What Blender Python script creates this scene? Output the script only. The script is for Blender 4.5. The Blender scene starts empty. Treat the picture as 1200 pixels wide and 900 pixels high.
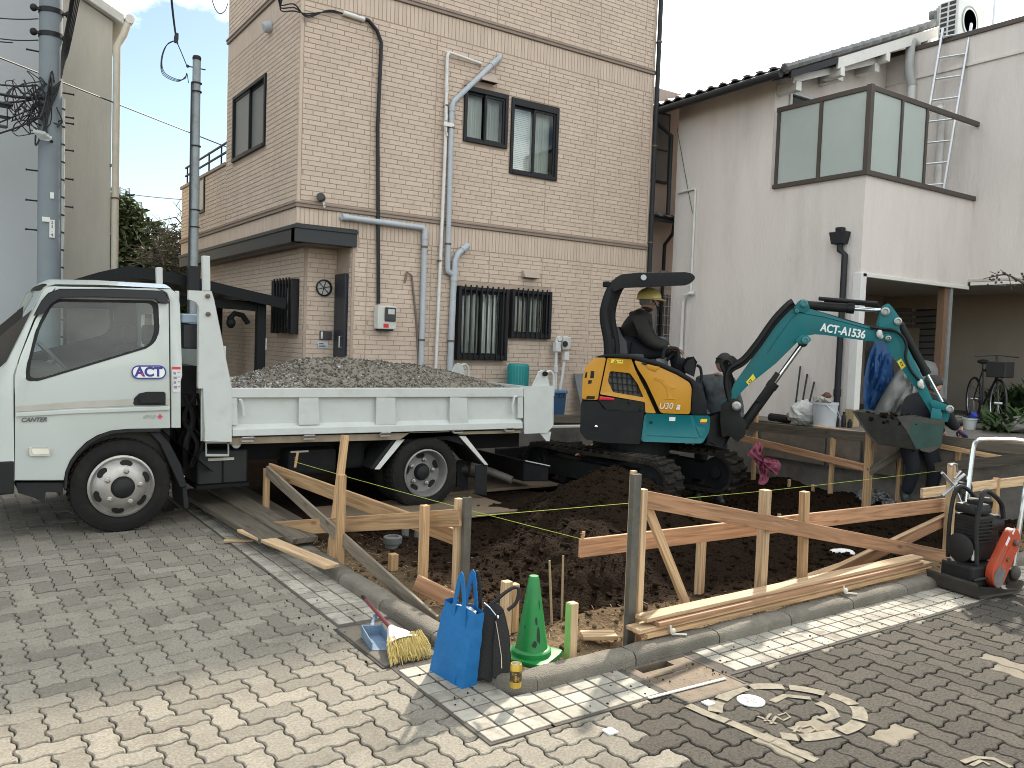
import bpy, bmesh, math, random
from mathutils import Vector, Matrix, noise
from math import sin, cos, pi, radians as R, sqrt, atan2, exp
V = Vector
random.seed(7)
C = bpy.context.scene.collection

# ------------------------------------------------------------------ camera
# x runs along the right-hand kerb, y along the left-hand kerb, z up; the photographer stands at the origin
YAW, PITCH, ROLL, EYE, FOC = R(55.5), R(2.92), R(2.03), 1.57, 975.0
def _fr(v): return V((v[0]*sin(YAW)+v[1]*cos(YAW), -v[0]*cos(YAW)+v[1]*sin(YAW), v[2]))
_f = V((0, cos(PITCH), -sin(PITCH))); _r = V((1, 0, 0)); _u = _r.cross(_f)
CF = _fr(_f); CR = _fr(_r*cos(ROLL)+_u*sin(ROLL)); CU = _fr(_u*cos(ROLL)-_r*sin(ROLL)); EYEP = V((0, 0, EYE))
cam_d = bpy.data.cameras.new('camera'); cam = bpy.data.objects.new('camera', cam_d); C.objects.link(cam)
cam_d.sensor_fit = 'HORIZONTAL'; cam_d.sensor_width = 36; cam_d.lens = FOC/1200*36
cam_d.clip_start = .05; cam_d.clip_end = 4000
cam.matrix_world = Matrix(((CR.x, CU.x, -CF.x, 0), (CR.y, CU.y, -CF.y, 0), (CR.z, CU.z, -CF.z, EYE), (0, 0, 0, 1)))
bpy.context.scene.camera = cam
def U(px, py, X=None, Y=None, Z=None, D=None):
    """measured point: sight line of the photograph met with a known plane of the place"""
    d = CR*((px-600)/FOC)+CU*((450-py)/FOC)+CF
    if X is not None: t = X/d.x
    elif Y is not None: t = Y/d.y
    elif Z is not None: t = (Z-EYE)/d.z
    else: t = D
    return EYEP+d*t

# ------------------------------------------------------------------ world and sun
SUN_EL, SUN_AZ = R(40), atan2(.79, .61)          # azimuth clockwise from +y
SUND = V((sin(SUN_AZ)*cos(SUN_EL), cos(SUN_AZ)*cos(SUN_EL), sin(SUN_EL)))
W = bpy.data.worlds.new("World"); bpy.context.scene.world = W; W.use_nodes = True
def world():
    nt = W.node_tree; n = nt.nodes; l = nt.links; n.clear()
    out = n.new('ShaderNodeOutputWorld'); bg = n.new('ShaderNodeBackground'); bg.inputs[1].default_value = .115
    sky = n.new('ShaderNodeTexSky'); sky.sky_type = 'NISHITA'; sky.sun_disc = False
    sky.sun_elevation = SUN_EL; sky.sun_rotation = SUN_AZ; sky.air_density = 1.0; sky.dust_density = .5; sky.ozone_density = 1.6
    tc = n.new('ShaderNodeTexCoord')
    mp = n.new('ShaderNodeMapping'); mp.inputs['Scale'].default_value = (1.2, 1.2, 2.6); mp.inputs['Location'].default_value = (10, 0, 0)
    nz = n.new('ShaderNodeTexNoise'); nz.inputs['Scale'].default_value = 1.7; nz.inputs['Detail'].default_value = 7; nz.inputs['Roughness'].default_value = .58; nz.inputs['Distortion'].default_value = .6
    cr = n.new('ShaderNodeValToRGB'); cr.color_ramp.elements[0].position = .45; cr.color_ramp.elements[1].position = .6
    cr.color_ramp.elements[0].color = (.0, .0, .0, 1); cr.color_ramp.elements[1].color = (.93, .93, .93, 1)
    dot = n.new('ShaderNodeVectorMath'); dot.operation = 'DOT_PRODUCT'; dot.inputs[1].default_value = SUND
    cl = n.new('ShaderNodeMath'); cl.operation = 'MAXIMUM'; cl.inputs[1].default_value = 0
    pw = n.new('ShaderNodeMath'); pw.operation = 'POWER'; pw.inputs[1].default_value = 5
    ma = n.new('ShaderNodeMath'); ma.operation = 'MULTIPLY_ADD'; ma.inputs[1].default_value = 9.0; ma.inputs[2].default_value = 13.0
    cc = n.new('ShaderNodeVectorMath'); cc.operation = 'SCALE'; cc.inputs[0].default_value = (1.0, 1.01, .965)
    mx = n.new('ShaderNodeMixRGB')
    l.new(tc.outputs['Generated'], mp.inputs['Vector']); l.new(mp.outputs[0], nz.inputs['Vector']); l.new(nz.outputs[0], cr.inputs[0])
    l.new(tc.outputs['Generated'], dot.inputs[0]); l.new(dot.outputs['Value'], cl.inputs[0]); l.new(cl.outputs[0], pw.inputs[0]); l.new(pw.outputs[0], ma.inputs[0]); l.new(ma.outputs[0], cc.inputs['Scale'])
    l.new(cr.outputs[0], mx.inputs[0]); vm = n.new('ShaderNodeVectorMath'); vm.operation = 'MULTIPLY'; vm.inputs[1].default_value = (.8, .76, .68); l.new(sky.outputs[0], vm.inputs[0]); l.new(vm.outputs[0], mx.inputs[1]); l.new(cc.outputs[0], mx.inputs[2])
    l.new(mx.outputs[0], bg.inputs[0]); l.new(bg.outputs[0], out.inputs[0])
world()
sd = bpy.data.lights.new('sun', 'SUN'); sd.energy = 3.3; sd.angle = R(1.6); sd.color = (1, .9, .75)
so = bpy.data.objects.new('sun', sd); C.objects.link(so); so.location = SUND*40
so.rotation_euler = SUND.to_track_quat('Z', 'Y').to_euler()
vs = bpy.context.scene.view_settings
vs.view_transform = 'Standard'; vs.look = 'None'; vs.exposure = 1.18; vs.gamma = 1
cy = bpy.context.scene.cycles
cy.max_bounces = 6; cy.diffuse_bounces = 3; cy.glossy_bounces = 3; cy.transmission_bounces = 6; cy.transparent_max_bounces = 8
cy.filter_width = 1.0; cy.caustics_reflective = False; cy.caustics_refractive = False

# ------------------------------------------------------------------ materials
MATS = {}
def mat(name, col=(.5, .5, .5), rough=.6, metal=0., var=.12, scale=6., bump=0., bscale=40., dirt=None, spec=.5, coat=0., rnd=0., pos=False, stretch=None, trans=0.):
    """principled with noise colour variation; dirt=(colour, amount, scale) adds blotches; rnd = brightness spread between pieces"""
    if name in MATS: return MATS[name]
    m = bpy.data.materials.new(name); m.use_nodes = True; nt = m.node_tree; n = nt.nodes; l = nt.links
    b = n['Principled BSDF']; b.inputs['Roughness'].default_value = rough; b.inputs['Metallic'].default_value = metal
    b.inputs['Specular IOR Level'].default_value = spec; b.inputs['Coat Weight'].default_value = coat; b.inputs['Coat Roughness'].default_value = .08
    b.inputs['Transmission Weight'].default_value = trans
    tc = n.new('ShaderNodeTexCoord'); vec = tc.outputs['Object']
    if pos: vec = n.new('ShaderNodeNewGeometry').outputs['Position']
    if stretch:
        mp = n.new('ShaderNodeMapping'); mp.inputs['Scale'].default_value = stretch; l.new(vec, mp.inputs[0]); vec = mp.outputs[0]
    col4 = (*col, 1)
    nz = n.new('ShaderNodeTexNoise'); nz.inputs['Scale'].default_value = scale; nz.inputs['Detail'].default_value = 6; nz.inputs['Roughness'].default_value = .6
    l.new(vec, nz.inputs['Vector'])
    mr = n.new('ShaderNodeMapRange'); mr.inputs[1].default_value = .25; mr.inputs[2].default_value = .75; mr.inputs[3].default_value = 1-var; mr.inputs[4].default_value = 1+var
    l.new(nz.outputs[0], mr.inputs[0])
    fac = mr.outputs[0]
    if rnd:
        g = n.new('ShaderNodeNewGeometry'); oi = n.new('ShaderNodeObjectInfo'); ad = n.new('ShaderNodeMath'); ad.operation = 'ADD'; fr = n.new('ShaderNodeMath'); fr.operation = 'FRACT'
        l.new(g.outputs['Random Per Island'], ad.inputs[0]); l.new(oi.outputs['Random'], ad.inputs[1]); l.new(ad.outputs[0], fr.inputs[0])
        m2 = n.new('ShaderNodeMapRange'); m2.inputs[3].default_value = 1-rnd; m2.inputs[4].default_value = 1+rnd; l.new(fr.outputs[0], m2.inputs[0])
        mu = n.new('ShaderNodeMath'); mu.operation = 'MULTIPLY'; l.new(fac, mu.inputs[0]); l.new(m2.outputs[0], mu.inputs[1]); fac = mu.outputs[0]
    sc = n.new('ShaderNodeVectorMath'); sc.operation = 'SCALE'; sc.inputs[0].default_value = col; l.new(fac, sc.inputs['Scale'])
    co = sc.outputs[0]
    if dirt:
        nd = n.new('ShaderNodeTexNoise'); nd.inputs['Scale'].default_value = dirt[2]; nd.inputs['Detail'].default_value = 8; nd.inputs['Roughness'].default_value = .7
        l.new(vec, nd.inputs['Vector'])
        rr = n.new('ShaderNodeMapRange'); rr.inputs[1].default_value = .5; rr.inputs[2].default_value = .78; rr.inputs[4].default_value = dirt[1]; l.new(nd.outputs[0], rr.inputs[0])
        mx = n.new('ShaderNodeMixRGB'); mx.inputs[2].default_value = (*dirt[0], 1); l.new(rr.outputs[0], mx.inputs[0]); l.new(co, mx.inputs[1]); co = mx.outputs[0]
        r2 = n.new('ShaderNodeMapRange'); r2.inputs[3].default_value = rough; r2.inputs[4].default_value = min(1, rough+.3); l.new(rr.outputs[0], r2.inputs[0]); l.new(r2.outputs[0], b.inputs['Roughness'])
    l.new(co, b.inputs['Base Color'])
    if bump:
        bn = n.new('ShaderNodeTexNoise'); bn.inputs['Scale'].default_value = bscale; bn.inputs['Detail'].default_value = 5; l.new(vec, bn.inputs['Vector'])
        bp = n.new('ShaderNodeBump'); bp.inputs['Strength'].default_value = min(1, bump); bp.inputs['Distance'].default_value = .01; l.new(bn.outputs[0], bp.inputs['Height']); l.new(bp.outputs[0], b.inputs['Normal'])
    MATS[name] = m
    return m
def wood(name, col, axis=0, dark=.55, scale=1.):
    """sawn timber: long grain along the local axis, knots, end darkening by grain noise only"""
    if name in MATS: return MATS[name]
    m = bpy.data.materials.new(name); m.use_nodes = True; n = m.node_tree.nodes; l = m.node_tree.links; b = n['Principled BSDF']
    b.inputs['Roughness'].default_value = .68; b.inputs['Specular IOR Level'].default_value = .3
    tc = n.new('ShaderNodeTexCoord'); oi = n.new('ShaderNodeObjectInfo'); ad = n.new('ShaderNodeVectorMath'); ad.operation = 'ADD'
    cx = n.new('ShaderNodeCombineXYZ'); mm = n.new('ShaderNodeMath'); mm.operation = 'MULTIPLY'; mm.inputs[1].default_value = 37
    l.new(oi.outputs['Random'], mm.inputs[0]); [l.new(mm.outputs[0], cx.inputs[k]) for k in range(3)]
    l.new(tc.outputs['UV'], ad.inputs[0]); l.new(cx.outputs[0], ad.inputs[1])
    mp = n.new('ShaderNodeMapping'); mp.inputs['Scale'].default_value = (1.3*scale, 26*scale, 1); l.new(ad.outputs[0], mp.inputs[0])
    nz = n.new('ShaderNodeTexNoise'); nz.inputs['Scale'].default_value = 1.6; nz.inputs['Detail'].default_value = 7; nz.inputs['Distortion'].default_value = 1.2; l.new(mp.outputs[0], nz.inputs[0])
    cr = n.new('ShaderNodeValToRGB'); e = cr.color_ramp.elements; e[0].position = .34; e[0].color = (*[c*dark for c in col], 1); e[1].position = .62; e[1].color = (*col, 1)
    l.new(nz.outputs[0], cr.inputs[0])
    mk = n.new('ShaderNodeMapping'); mk.inputs['Scale'].default_value = (3.1*scale, 9*scale, 1); l.new(ad.outputs[0], mk.inputs[0])
    vo = n.new('ShaderNodeTexVoronoi'); vo.inputs['Scale'].default_value = 1; l.new(mk.outputs[0], vo.inputs[0])
    kr = n.new('ShaderNodeValToRGB'); k = kr.color_ramp.elements; k[0].position = .06; k[0].color = (.75, .75, .75, 1); k[1].position = .17; k[1].color = (0, 0, 0, 1); l.new(vo.outputs['Distance'], kr.inputs[0])
    mx = n.new('ShaderNodeMixRGB'); mx.inputs[2].default_value = (col[0]*.33, col[1]*.24, col[2]*.16, 1); l.new(kr.outputs[0], mx.inputs[0]); l.new(cr.outputs[0], mx.inputs[1])
    m2 = n.new('ShaderNodeMapRange'); m2.inputs[3].default_value = .8; m2.inputs[4].default_value = 1.15; l.new(oi.outputs['Random'], m2.inputs[0])
    sc = n.new('ShaderNodeVectorMath'); sc.operation = 'SCALE'; l.new(mx.outputs[0], sc.inputs[0]); l.new(m2.outputs[0], sc.inputs['Scale']); l.new(sc.outputs[0], b.inputs['Base Color'])
    bp = n.new('ShaderNodeBump'); bp.inputs['Strength'].default_value = .25; bp.inputs['Distance'].default_value = .004; l.new(nz.outputs[0], bp.inputs['Height']); l.new(bp.outputs[0], b.inputs['Normal'])
    MATS[name] = m
    return m
def glass(name, col=(.9, .95, .93), rough=.0, alpha=.25):
    """window pane: clear or frosted sheet, part mirror by fresnel"""
    if name in MATS: return MATS[name]
    m = bpy.data.materials.new(name); m.use_nodes = True; n = m.node_tree.nodes; l = m.node_tree.links; n.remove(n['Principled BSDF']); o = n['Material Output']
    t = n.new('ShaderNodeBsdfTransparent'); t.inputs[0].default_value = (*col, 1); gl = n.new('ShaderNodeBsdfGlossy'); gl.inputs['Roughness'].default_value = max(.02, rough); gl.inputs[0].default_value = (.95, .97, .97, 1)
    fr = n.new('ShaderNodeFresnel'); fr.inputs[0].default_value = 1.52; ad = n.new('ShaderNodeMath'); ad.operation = 'MULTIPLY_ADD'; ad.inputs[1].default_value = 1.0; ad.inputs[2].default_value = .0; l.new(fr.outputs[0], ad.inputs[0])
    mx = n.new('ShaderNodeMixShader'); l.new(ad.outputs[0], mx.inputs[0]); l.new(t.outputs[0], mx.inputs[1]); l.new(gl.outputs[0], mx.inputs[2]); l.new(mx.outputs[0], o.inputs[0])
    MATS[name] = m
    return m

# ------------------------------------------------------------------ mesh builder
class MB:
    def __init__(s, M=None): s.bm = bmesh.new(); s.M = M; s.uv = None
    def p(s, v):
        v = V(v); return s.M @ v if s.M else v
    def mesh(s, vs, fs):
        b = [s.bm.verts.new(s.p(v)) for v in vs]; out = []
        for f in fs:
            try: out.append(s.bm.faces.new([b[i] for i in f]))
            except ValueError: pass
        return out
    def box(s, lo, hi):
        x0, y0, z0 = lo; x1, y1, z1 = hi
        return s.hexa([(x0, y0, z0), (x1, y0, z0), (x1, y1, z0), (x0, y1, z0), (x0, y0, z1), (x1, y0, z1), (x1, y1, z1), (x0, y1, z1)])
    def hexa(s, v): return s.mesh(v, [(3, 2, 1, 0), (4, 5, 6, 7), (0, 1, 5, 4), (1, 2, 6, 5), (2, 3, 7, 6), (3, 0, 4, 7)])
    def bar(s, a, b, w, h, up=(0, 0, 1)):
        """board from a to b: w across, h along up (centre line a-b)"""
        a = V(a); b = V(b); d = (b-a).normalized(); up = V(up); sd = d.cross(up).normalized(); up = sd.cross(d).normalized()
        q = [(-1, -1), (1, -1), (1, 1), (-1, 1)]
        vs = [a+sd*(i*w/2)+up*(j*h/2) for i, j in q]+[b+sd*(i*w/2)+up*(j*h/2) for i, j in q]
        return s.mesh(vs, [(0, 1, 2, 3), (7, 6, 5, 4), (0, 4, 5, 1), (1, 5, 6, 2), (2, 6, 7, 3), (3, 7, 4, 0)])
    def prism(s, pts, off):
        """closed outline of 3-D points pushed by vector off"""
        off = V(off); n = len(pts); p = [V(q) for q in pts]; vs = p+[q+off for q in p]
        fs = [tuple(range(n)), tuple(range(2*n-1, n-1, -1))]+[(i, n+i, n+(i+1) % n, (i+1) % n) for i in range(n)]
        return s.mesh(vs, fs)
    def tube(s, pts, r, n=8, cap=True):
        pts = [V(q) for q in pts]; k = len(pts); rs = r if isinstance(r, (list, tuple)) else [r]*k
        t = [((pts[min(i+1, k-1)]-pts[max(i-1, 0)])).normalized() for i in range(k)]
        a = V((0, 0, 1)) if abs(t[0].z) < .9 else V((1, 0, 0)); nrm = t[0].cross(a).normalized(); vs = []
        for i in range(k):
            nrm = (nrm-t[i]*nrm.dot(t[i])).normalized(); bi = t[i].cross(nrm)
            vs += [pts[i]+(nrm*cos(2*pi*j/n)+bi*sin(2*pi*j/n))*rs[i] for j in range(n)]
        fs = [(i*n+j, i*n+(j+1) % n, (i+1)*n+(j+1) % n, (i+1)*n+j) for i in range(k-1) for j in range(n)]
        if cap: fs += [tuple(range(n-1, -1, -1)), tuple(range((k-1)*n, k*n))]
        return s.mesh(vs, fs)
    def lathe(s, prof, o, ax=(0, 0, 1), n=24, ref=None, cap=True):
        """profile of (radius, height) about axis ax at o"""
        o = V(o); ax = V(ax).normalized(); a = V(ref) if ref else (V((1, 0, 0)) if abs(ax.x) < .9 else V((0, 1, 0))); e1 = (a-ax*a.dot(ax)).normalized(); e2 = ax.cross(e1); vs = []; fs = []
        for r, h in prof:
            vs += [o+ax*h+(e1*cos(2*pi*j/n)+e2*sin(2*pi*j/n))*max(r, 1e-4) for j in range(n)]
        for i in range(len(prof)-1):
            fs += [(i*n+j, i*n+(j+1) % n, (i+1)*n+(j+1) % n, (i+1)*n+j) for j in range(n)]
        if cap: fs += [tuple(range(n-1, -1, -1)), tuple(range((len(prof)-1)*n, len(prof)*n))]
        return s.mesh(vs, fs)
    def disc(s, o, ax, r, h, n=16): return s.lathe([(r, 0), (r, h)], o, ax, n)
    def ell(s, c, rad, u=16, v=10, M=None):
        c = V(c); vs = []; fs = []
        for i in range(v+1):
            th = pi*i/v
            for j in range(u):
                ph = 2*pi*j/u; q = V((rad[0]*sin(th)*cos(ph), rad[1]*sin(th)*sin(ph), rad[2]*cos(th)))
                if i in (0, v): q = V((rad[0]*1e-3*cos(ph), rad[1]*1e-3*sin(ph), q.z))
                vs.append(c+(M @ q if M else q))
        fs = [(i*u+j, (i+1)*u+j, (i+1)*u+(j+1) % u, i*u+(j+1) % u) for i in range(v) for j in range(u)]
        return s.mesh(vs, fs)
    def blob(s, c, r, k=.35, sub=1, sq=(1, 1, 1)):
        """small rough lump"""
        t = (1+sqrt(5))/2; seed = V((random.random()*50, random.random()*50, random.random()*50))
        base = [V(q).normalized() for q in ((-1, t, 0), (1, t, 0), (-1, -t, 0), (1, -t, 0), (0, -1, t), (0, 1, t), (0, -1, -t), (0, 1, -t), (t, 0, -1), (t, 0, 1), (-t, 0, -1), (-t, 0, 1))]
        F = [(0, 11, 5), (0, 5, 1), (0, 1, 7), (0, 7, 10), (0, 10, 11), (1, 5, 9), (5, 11, 4), (11, 10, 2), (10, 7, 6), (7, 1, 8), (3, 9, 4), (3, 4, 2), (3, 2, 6), (3, 6, 8), (3, 8, 9), (4, 9, 5), (2, 4, 11), (6, 2, 10), (8, 6, 7), (9, 8, 1)]
        c = V(c); vs = [c+V((q.x*sq[0], q.y*sq[1], q.z*sq[2]))*(r*(1+k*(2*noise.random()-1))) for q in base]
        return s.mesh(vs, F)
    def build(s, name, m, parent=None, bev=0, smooth=False, kind=None, label=None, seg=1, uvl=False, ang=35):
        bm = s.bm
        if bev:
            bm.edges.ensure_lookup_table(); bm.normal_update()
            ed = [e for e in bm.edges if len(e.link_faces) == 2 and e.calc_face_angle(0) > R(30)]
            if ed: bmesh.ops.bevel(bm, geom=ed, offset=bev, segments=seg, profile=.6, affect='EDGES', clamp_overlap=True)
        bmesh.ops.recalc_face_normals(bm, faces=bm.faces)
        if uvl: grain_uv(bm)
        me = bpy.data.meshes.new(name); off = V((0, 0, 0))
        r = parent
        while r is not None: off += r.location; r = r.parent
        if off.length: bmesh.ops.translate(bm, verts=bm.verts, vec=-off)
        bm.to_mesh(me); bm.free()
        for q in (m if isinstance(m, (list, tuple)) else [m]): me.materials.append(q)
        if smooth:
            me.polygons.foreach_set('use_smooth', [True]*len(me.polygons)); me.set_sharp_from_angle(angle=R(ang))
        o = bpy.data.objects.new(name, me); C.objects.link(o)
        if parent: o.parent = parent
        if kind: o['kind'] = kind
        if label: o['label'] = label
        return o
def grain_uv(bm):
    """uv u along each board's own longest direction, in metres"""
    uv = bm.loops.layers.uv.new('UVMap'); vs = [v.co for v in bm.verts]
    seen = set()
    for f0 in bm.faces:
        if f0 in seen: continue
        st = [f0]; isl = []; seen.add(f0)
        while st:
            f = st.pop(); isl.append(f)
            for e in f.edges:
                for g in e.link_faces:
                    if g not in seen: seen.add(g); st.append(g)
        e = max({e for f in isl for e in f.edges}, key=lambda e: e.calc_length()); d = (e.verts[1].co-e.verts[0].co).normalized()
        rr = random.random()*9
        for f in isl:
            nn = f.normal; w = nn.cross(d)
            w = w.normalized() if w.length > .05 else V((0, 0, 0)); dd = d if w.length else (nn.orthogonal().normalized()); 
            if not w.length: w = nn.cross(dd)
            for lp in f.loops: lp[uv].uv = (lp.vert.co.dot(dd)+rr, lp.vert.co.dot(w)+rr)
def thing(name, label, cat, loc=(0, 0, 0), group=None):
    o = bpy.data.objects.new(name, None); o.empty_display_size = .2; C.objects.link(o); o.location = V(loc); tag(o, label, cat, group); return o
def tag(o, label, cat, group=None):
    o['label'] = label; o['category'] = cat
    if group: o['group'] = group
    return o
def struct(o): o['kind'] = 'structure'; return o
def inst(src, name, parent, loc=(0, 0, 0), rz=0):
    o = bpy.data.objects.new(name, src); C.objects.link(o); o.parent = parent; o.location = loc; o.rotation_euler = (0, 0, rz); return o
def bez(pts, n=8):
    """smooth path through points (catmull-rom)"""
    p = [V(q) for q in pts]; p = [p[0]*2-p[1]]+p+[p[-1]*2-p[-2]]; out = []
    for i in range(1, len(p)-2):
        for k in range(n):
            t = k/n; out.append(.5*((2*p[i])+(p[i+1]-p[i-1])*t+(2*p[i-1]-5*p[i]+4*p[i+1]-p[i+2])*t*t+(3*p[i]-p[i-1]-3*p[i+1]+p[i+2])*t**3))
    return out+[p[-2]]
def sag(a, b, s, n=10):
    a = V(a); b = V(b); return [a.lerp(b, i/n)-V((0, 0, s*4*(i/n)*(1-i/n))) for i in range(n+1)]
def rounded(pts, r, n=4):
    """round the corners of a 2-D outline; r a number or one per corner"""
    out = []; k = len(pts)
    for i in range(k):
        rr = r[i] if isinstance(r, (list, tuple)) else r
        p = V(pts[i]).to_2d(); a = V(pts[i-1]).to_2d()-p; b = V(pts[(i+1) % k]).to_2d()-p
        rr = min(rr, a.length*.48, b.length*.48)
        if rr < 1e-5: out.append(tuple(p)); continue
        s_ = p+a.normalized()*rr; e_ = p+b.normalized()*rr
        for j in range(n+1):
            t = j/n; q = s_*(1-t)**2+p*2*t*(1-t)+e_*t*t; out.append(tuple(q))
    return out
# ================================================================== SETTING: ground, pavement, kerb, soil
LX0, LX1, LY0, LY1 = 2.19, 8.95, 3.05, 9.7      # the building plot
M_base = mat('joint_sand', (.075, .06, .045), .95, var=.4, scale=3, bump=.6, bscale=60)
g = MB()
F = 900
xs = [-F, LX0, LX1, F]; ys = [-F, LY0, LY1, F]
for i in range(3):
    for j in range(3):
        if i == 1 and j == 1: continue
        g.mesh([(xs[i], ys[j], -.03), (xs[i+1], ys[j], -.03), (xs[i+1], ys[j+1], -.03), (xs[i], ys[j+1], -.03)], [(0, 1, 2, 3)])
bmesh.ops.remove_doubles(g.bm, verts=g.bm.verts, dist=1e-4)
ground = struct(g.build('ground', M_base))

# --- interlocking wavy pavers laid in herringbone
PW = .1125
def wave(t):                                     # flat - slope - flat - slope, period 1
    t = t % 1.0; q = [(0, 0), (.12, .8), (.38, .8), (.62, -.8), (.88, -.8), (1, 0)]
    for (a, b), (c, d) in zip(q, q[1:]):
        if t <= c: return (b+(d-b)*(t-a)/(c-a))*.085
def warp(u, v): return (u+wave(v), v+wave(u+.5))
def paver_outline(i, j, horiz, step):
    w, h = (2, 1) if horiz else (1, 2); pts = []
    ks = [0, .12, .38, .62, .88] if step == 5 else [0, .38, .62]
    for k in range(w): pts += [(i+k+t, j) for t in ks]
    for k in range(h): pts += [(i+w, j+k+t) for t in ks]
    for k in range(w): pts += [(i+w-k-t, j+h) for t in ks]
    for k in range(h): pts += [(i, j+h-k-t) for t in ks]
    return [warp(*q) for q in pts]
def inset(pts, d):
    n = len(pts); out = []
    for k in range(n):
        p0 = V(pts[k-1]); p = V(pts[k]); p1 = V(pts[(k+1) % n]); a = (p-p0).normalized(); b = (p1-p).normalized()
        na = V((-a.y, a.x)); nb = V((-b.y, b.x)); m_ = (na+nb); m_ = m_/max(.35, m_.length_squared/2) if m_.length else na
        out.append(p+m_*d*.98 if m_.length < 3 else p+na*d)
    return out
def paver_mesh(mb, horiz, step, at=(0, 0, 0), tilt=(0, 0), gap=.0035):
    pts = [(u*PW, v*PW) for u, v in paver_outline(0, 0, horiz, step)]
    o = inset(pts, gap); t = inset(pts, gap+.005)
    n = len(o); A = V(at)
    zt = lambda q: q[0]*tilt[0]+q[1]*tilt[1]
    if step == 5:
        vs = [A+V((*q, -.028)) for q in o]+[A+V((*q, -.0045+zt(q))) for q in o]+[A+V((*q, zt(q))) for q in t]
        fs = [(i, (i+1) % n, n+(i+1) % n, n+i) for i in range(n)]+[(n+i, n+(i+1) % n, 2*n+(i+1) % n, 2*n+i) for i in range(n)]+[tuple(range(2*n, 3*n))]
    else:
        vs = [A+V((*q, -.028)) for q in o]+[A+V((*q, zt(q))) for q in o]
        fs = [(i, (i+1) % n, n+(i+1) % n, n+i) for i in range(n)]+[tuple(range(n, 2*n))]
    mb.mesh(vs, fs)
M_pav = mat('paver_tan', (.218, .197, .16), .88, var=.42, scale=85, rnd=.22, bump=.6, bscale=330, pos=True, dirt=((.085, .072, .055), .75, 2.6))
M_pavd = mat('paver_dark', (.054, .047, .037), .92, var=.9, scale=80, rnd=.22, bump=.7, bscale=260, pos=True, dirt=((.1, .088, .07), .7, 2.2))
M_pavl = mat('paver_pale', (.19, .165, .125), .88, var=.2, scale=200, rnd=.12, bump=.4, bscale=400, pos=True, dirt=((.08, .07, .055), .6, 14))
def in_view(x, y, m=.18):
    d = V((x, y, 0))-EYEP; z = d.dot(CF)
    if z < .5: return False
    return abs(d.dot(CR)/z) < 600/FOC+m and abs(d.dot(CU)/z) < 450/FOC+m
PALE = [U(911, 733, Z=0), U(968, 848, Z=0), U(925, 886, Z=0), U(1187, 783, Z=0), U(1063, 857, Z=0)]
def paver_zone(x, y):
    for q in PALE:
        if abs(x-q.x) < .075 and abs(y-q.y) < .075: return 2
    return 1 if (x > 2.36+.25*(y-2.6) and y < 2.7) else 0
lst = []
for i in range(-75, 125):
    for j in range(-6, 125):
        k = (i-j) % 4
        if k not in (0, 3): continue
        hz = k == 0; cx, cy = (i+(1 if hz else .5))*PW, (j+(.5 if hz else 1))*PW
        if cy > 2.73 and cx > 1.87: continue
        if cy > 7.6 and cx > 1.2: continue
        if not in_view(cx, cy, .75): continue
        dist = (V((cx, cy, 0))-EYEP).length; vis = in_view(cx, cy, 0)
        area = 1/dist**3*(1 if vis else .05)
        lst.append((area, i, j, hz, cx, cy, dist))
lst.sort(reverse=True)
pavement = bpy.data.objects.new('pavement', None); C.objects.link(pavement); pavement['kind'] = 'structure'
shared = {}
for hz in (True, False):
    for zi, m_ in enumerate((M_pav, M_pavd, M_pavl)):
        mb = MB(); paver_mesh(mb, hz, 5); me_o = mb.build('paver', m_); shared[hz, zi] = me_o.data; bpy.data.objects.remove(me_o)
for a_, i, j, hz, cx, cy, d_ in lst[:296]:
    o = inst(shared[hz, paver_zone(cx, cy)], 'paver', pavement, (i*PW, j*PW, random.uniform(-.0015, .001))); o.rotation_euler = (random.gauss(0, .006), random.gauss(0, .006), 0)
rest = [MB(), MB(), MB()]
for a_, i, j, hz, cx, cy, d_ in lst[296:]:
    paver_mesh(rest[paver_zone(cx, cy)], hz, 5 if d_ < 5.5 else 3, (i*PW, j*PW, random.uniform(-.002, .001)), (random.gauss(0, .006), random.gauss(0, .006)))
for mb, m_ in zip(rest, (M_pav, M_pavd, M_pavl)):
    if len(mb.bm.verts): mb.build('pavers', m_, pavement, kind='stuff')

# --- strip of small square pale tiles along the kerb
M_tile = mat('edge_tile', (.3, .28, .235), .8, var=.18, scale=30, rnd=.22, pos=True, dirt=((.085, .065, .045), .95, 7), bump=.15, bscale=200)
M_grout = mat('tile_grout', (.07, .06, .05), .95, var=.3, scale=20, bump=.4, bscale=150)
strip = MB()
for x0, y0, x1, y1 in ((1.77, 2.63, 2.075, 3.5), (1.77, 4.12, 2.075, 8.6), (2.075, 2.63, 2.72, 2.935), (3.13, 2.63, 9.5, 2.935)):
    strip.box((x0-.012, y0-.012, -.02), (x1, y1, .004))
tiles = struct(strip.build('tile_strip', M_grout))
tb = MB(); tb.box((.004, .004, -.004), (.096, .096, .0085)); t_o = tb.build('tile', M_tile, bev=.002); tm = t_o.data; bpy.data.objects.remove(t_o)
cells = []
for k in range(70):
    for r in range(3):
        y = 2.63+k*.1017; x = 1.77+r*.1017
        if not (3.47 < y+.05 < 4.14) and y < 8.5: cells.append((x, y))
        x = 2.075+k*.1017; y = 2.63+r*.1017
        if not (2.68 < x+.05 < 3.16) and x < 9.4: cells.append((x, y))
cells.sort(key=lambda q: (q[0]**2+q[1]**2))
for x, y in cells[:298]:
    inst(tm, 'tile', tiles, (x+random.gauss(0, .0012), y+random.gauss(0, .0012), random.gauss(0, .0008)), random.gauss(0, .008))
tb = MB()
for x, y in cells[298:]: tb.box((x+.004, y+.004, -.004), (x+.096, y+.096, .0085))
tb.build('tiles', M_tile, tiles, kind='stuff')

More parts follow.
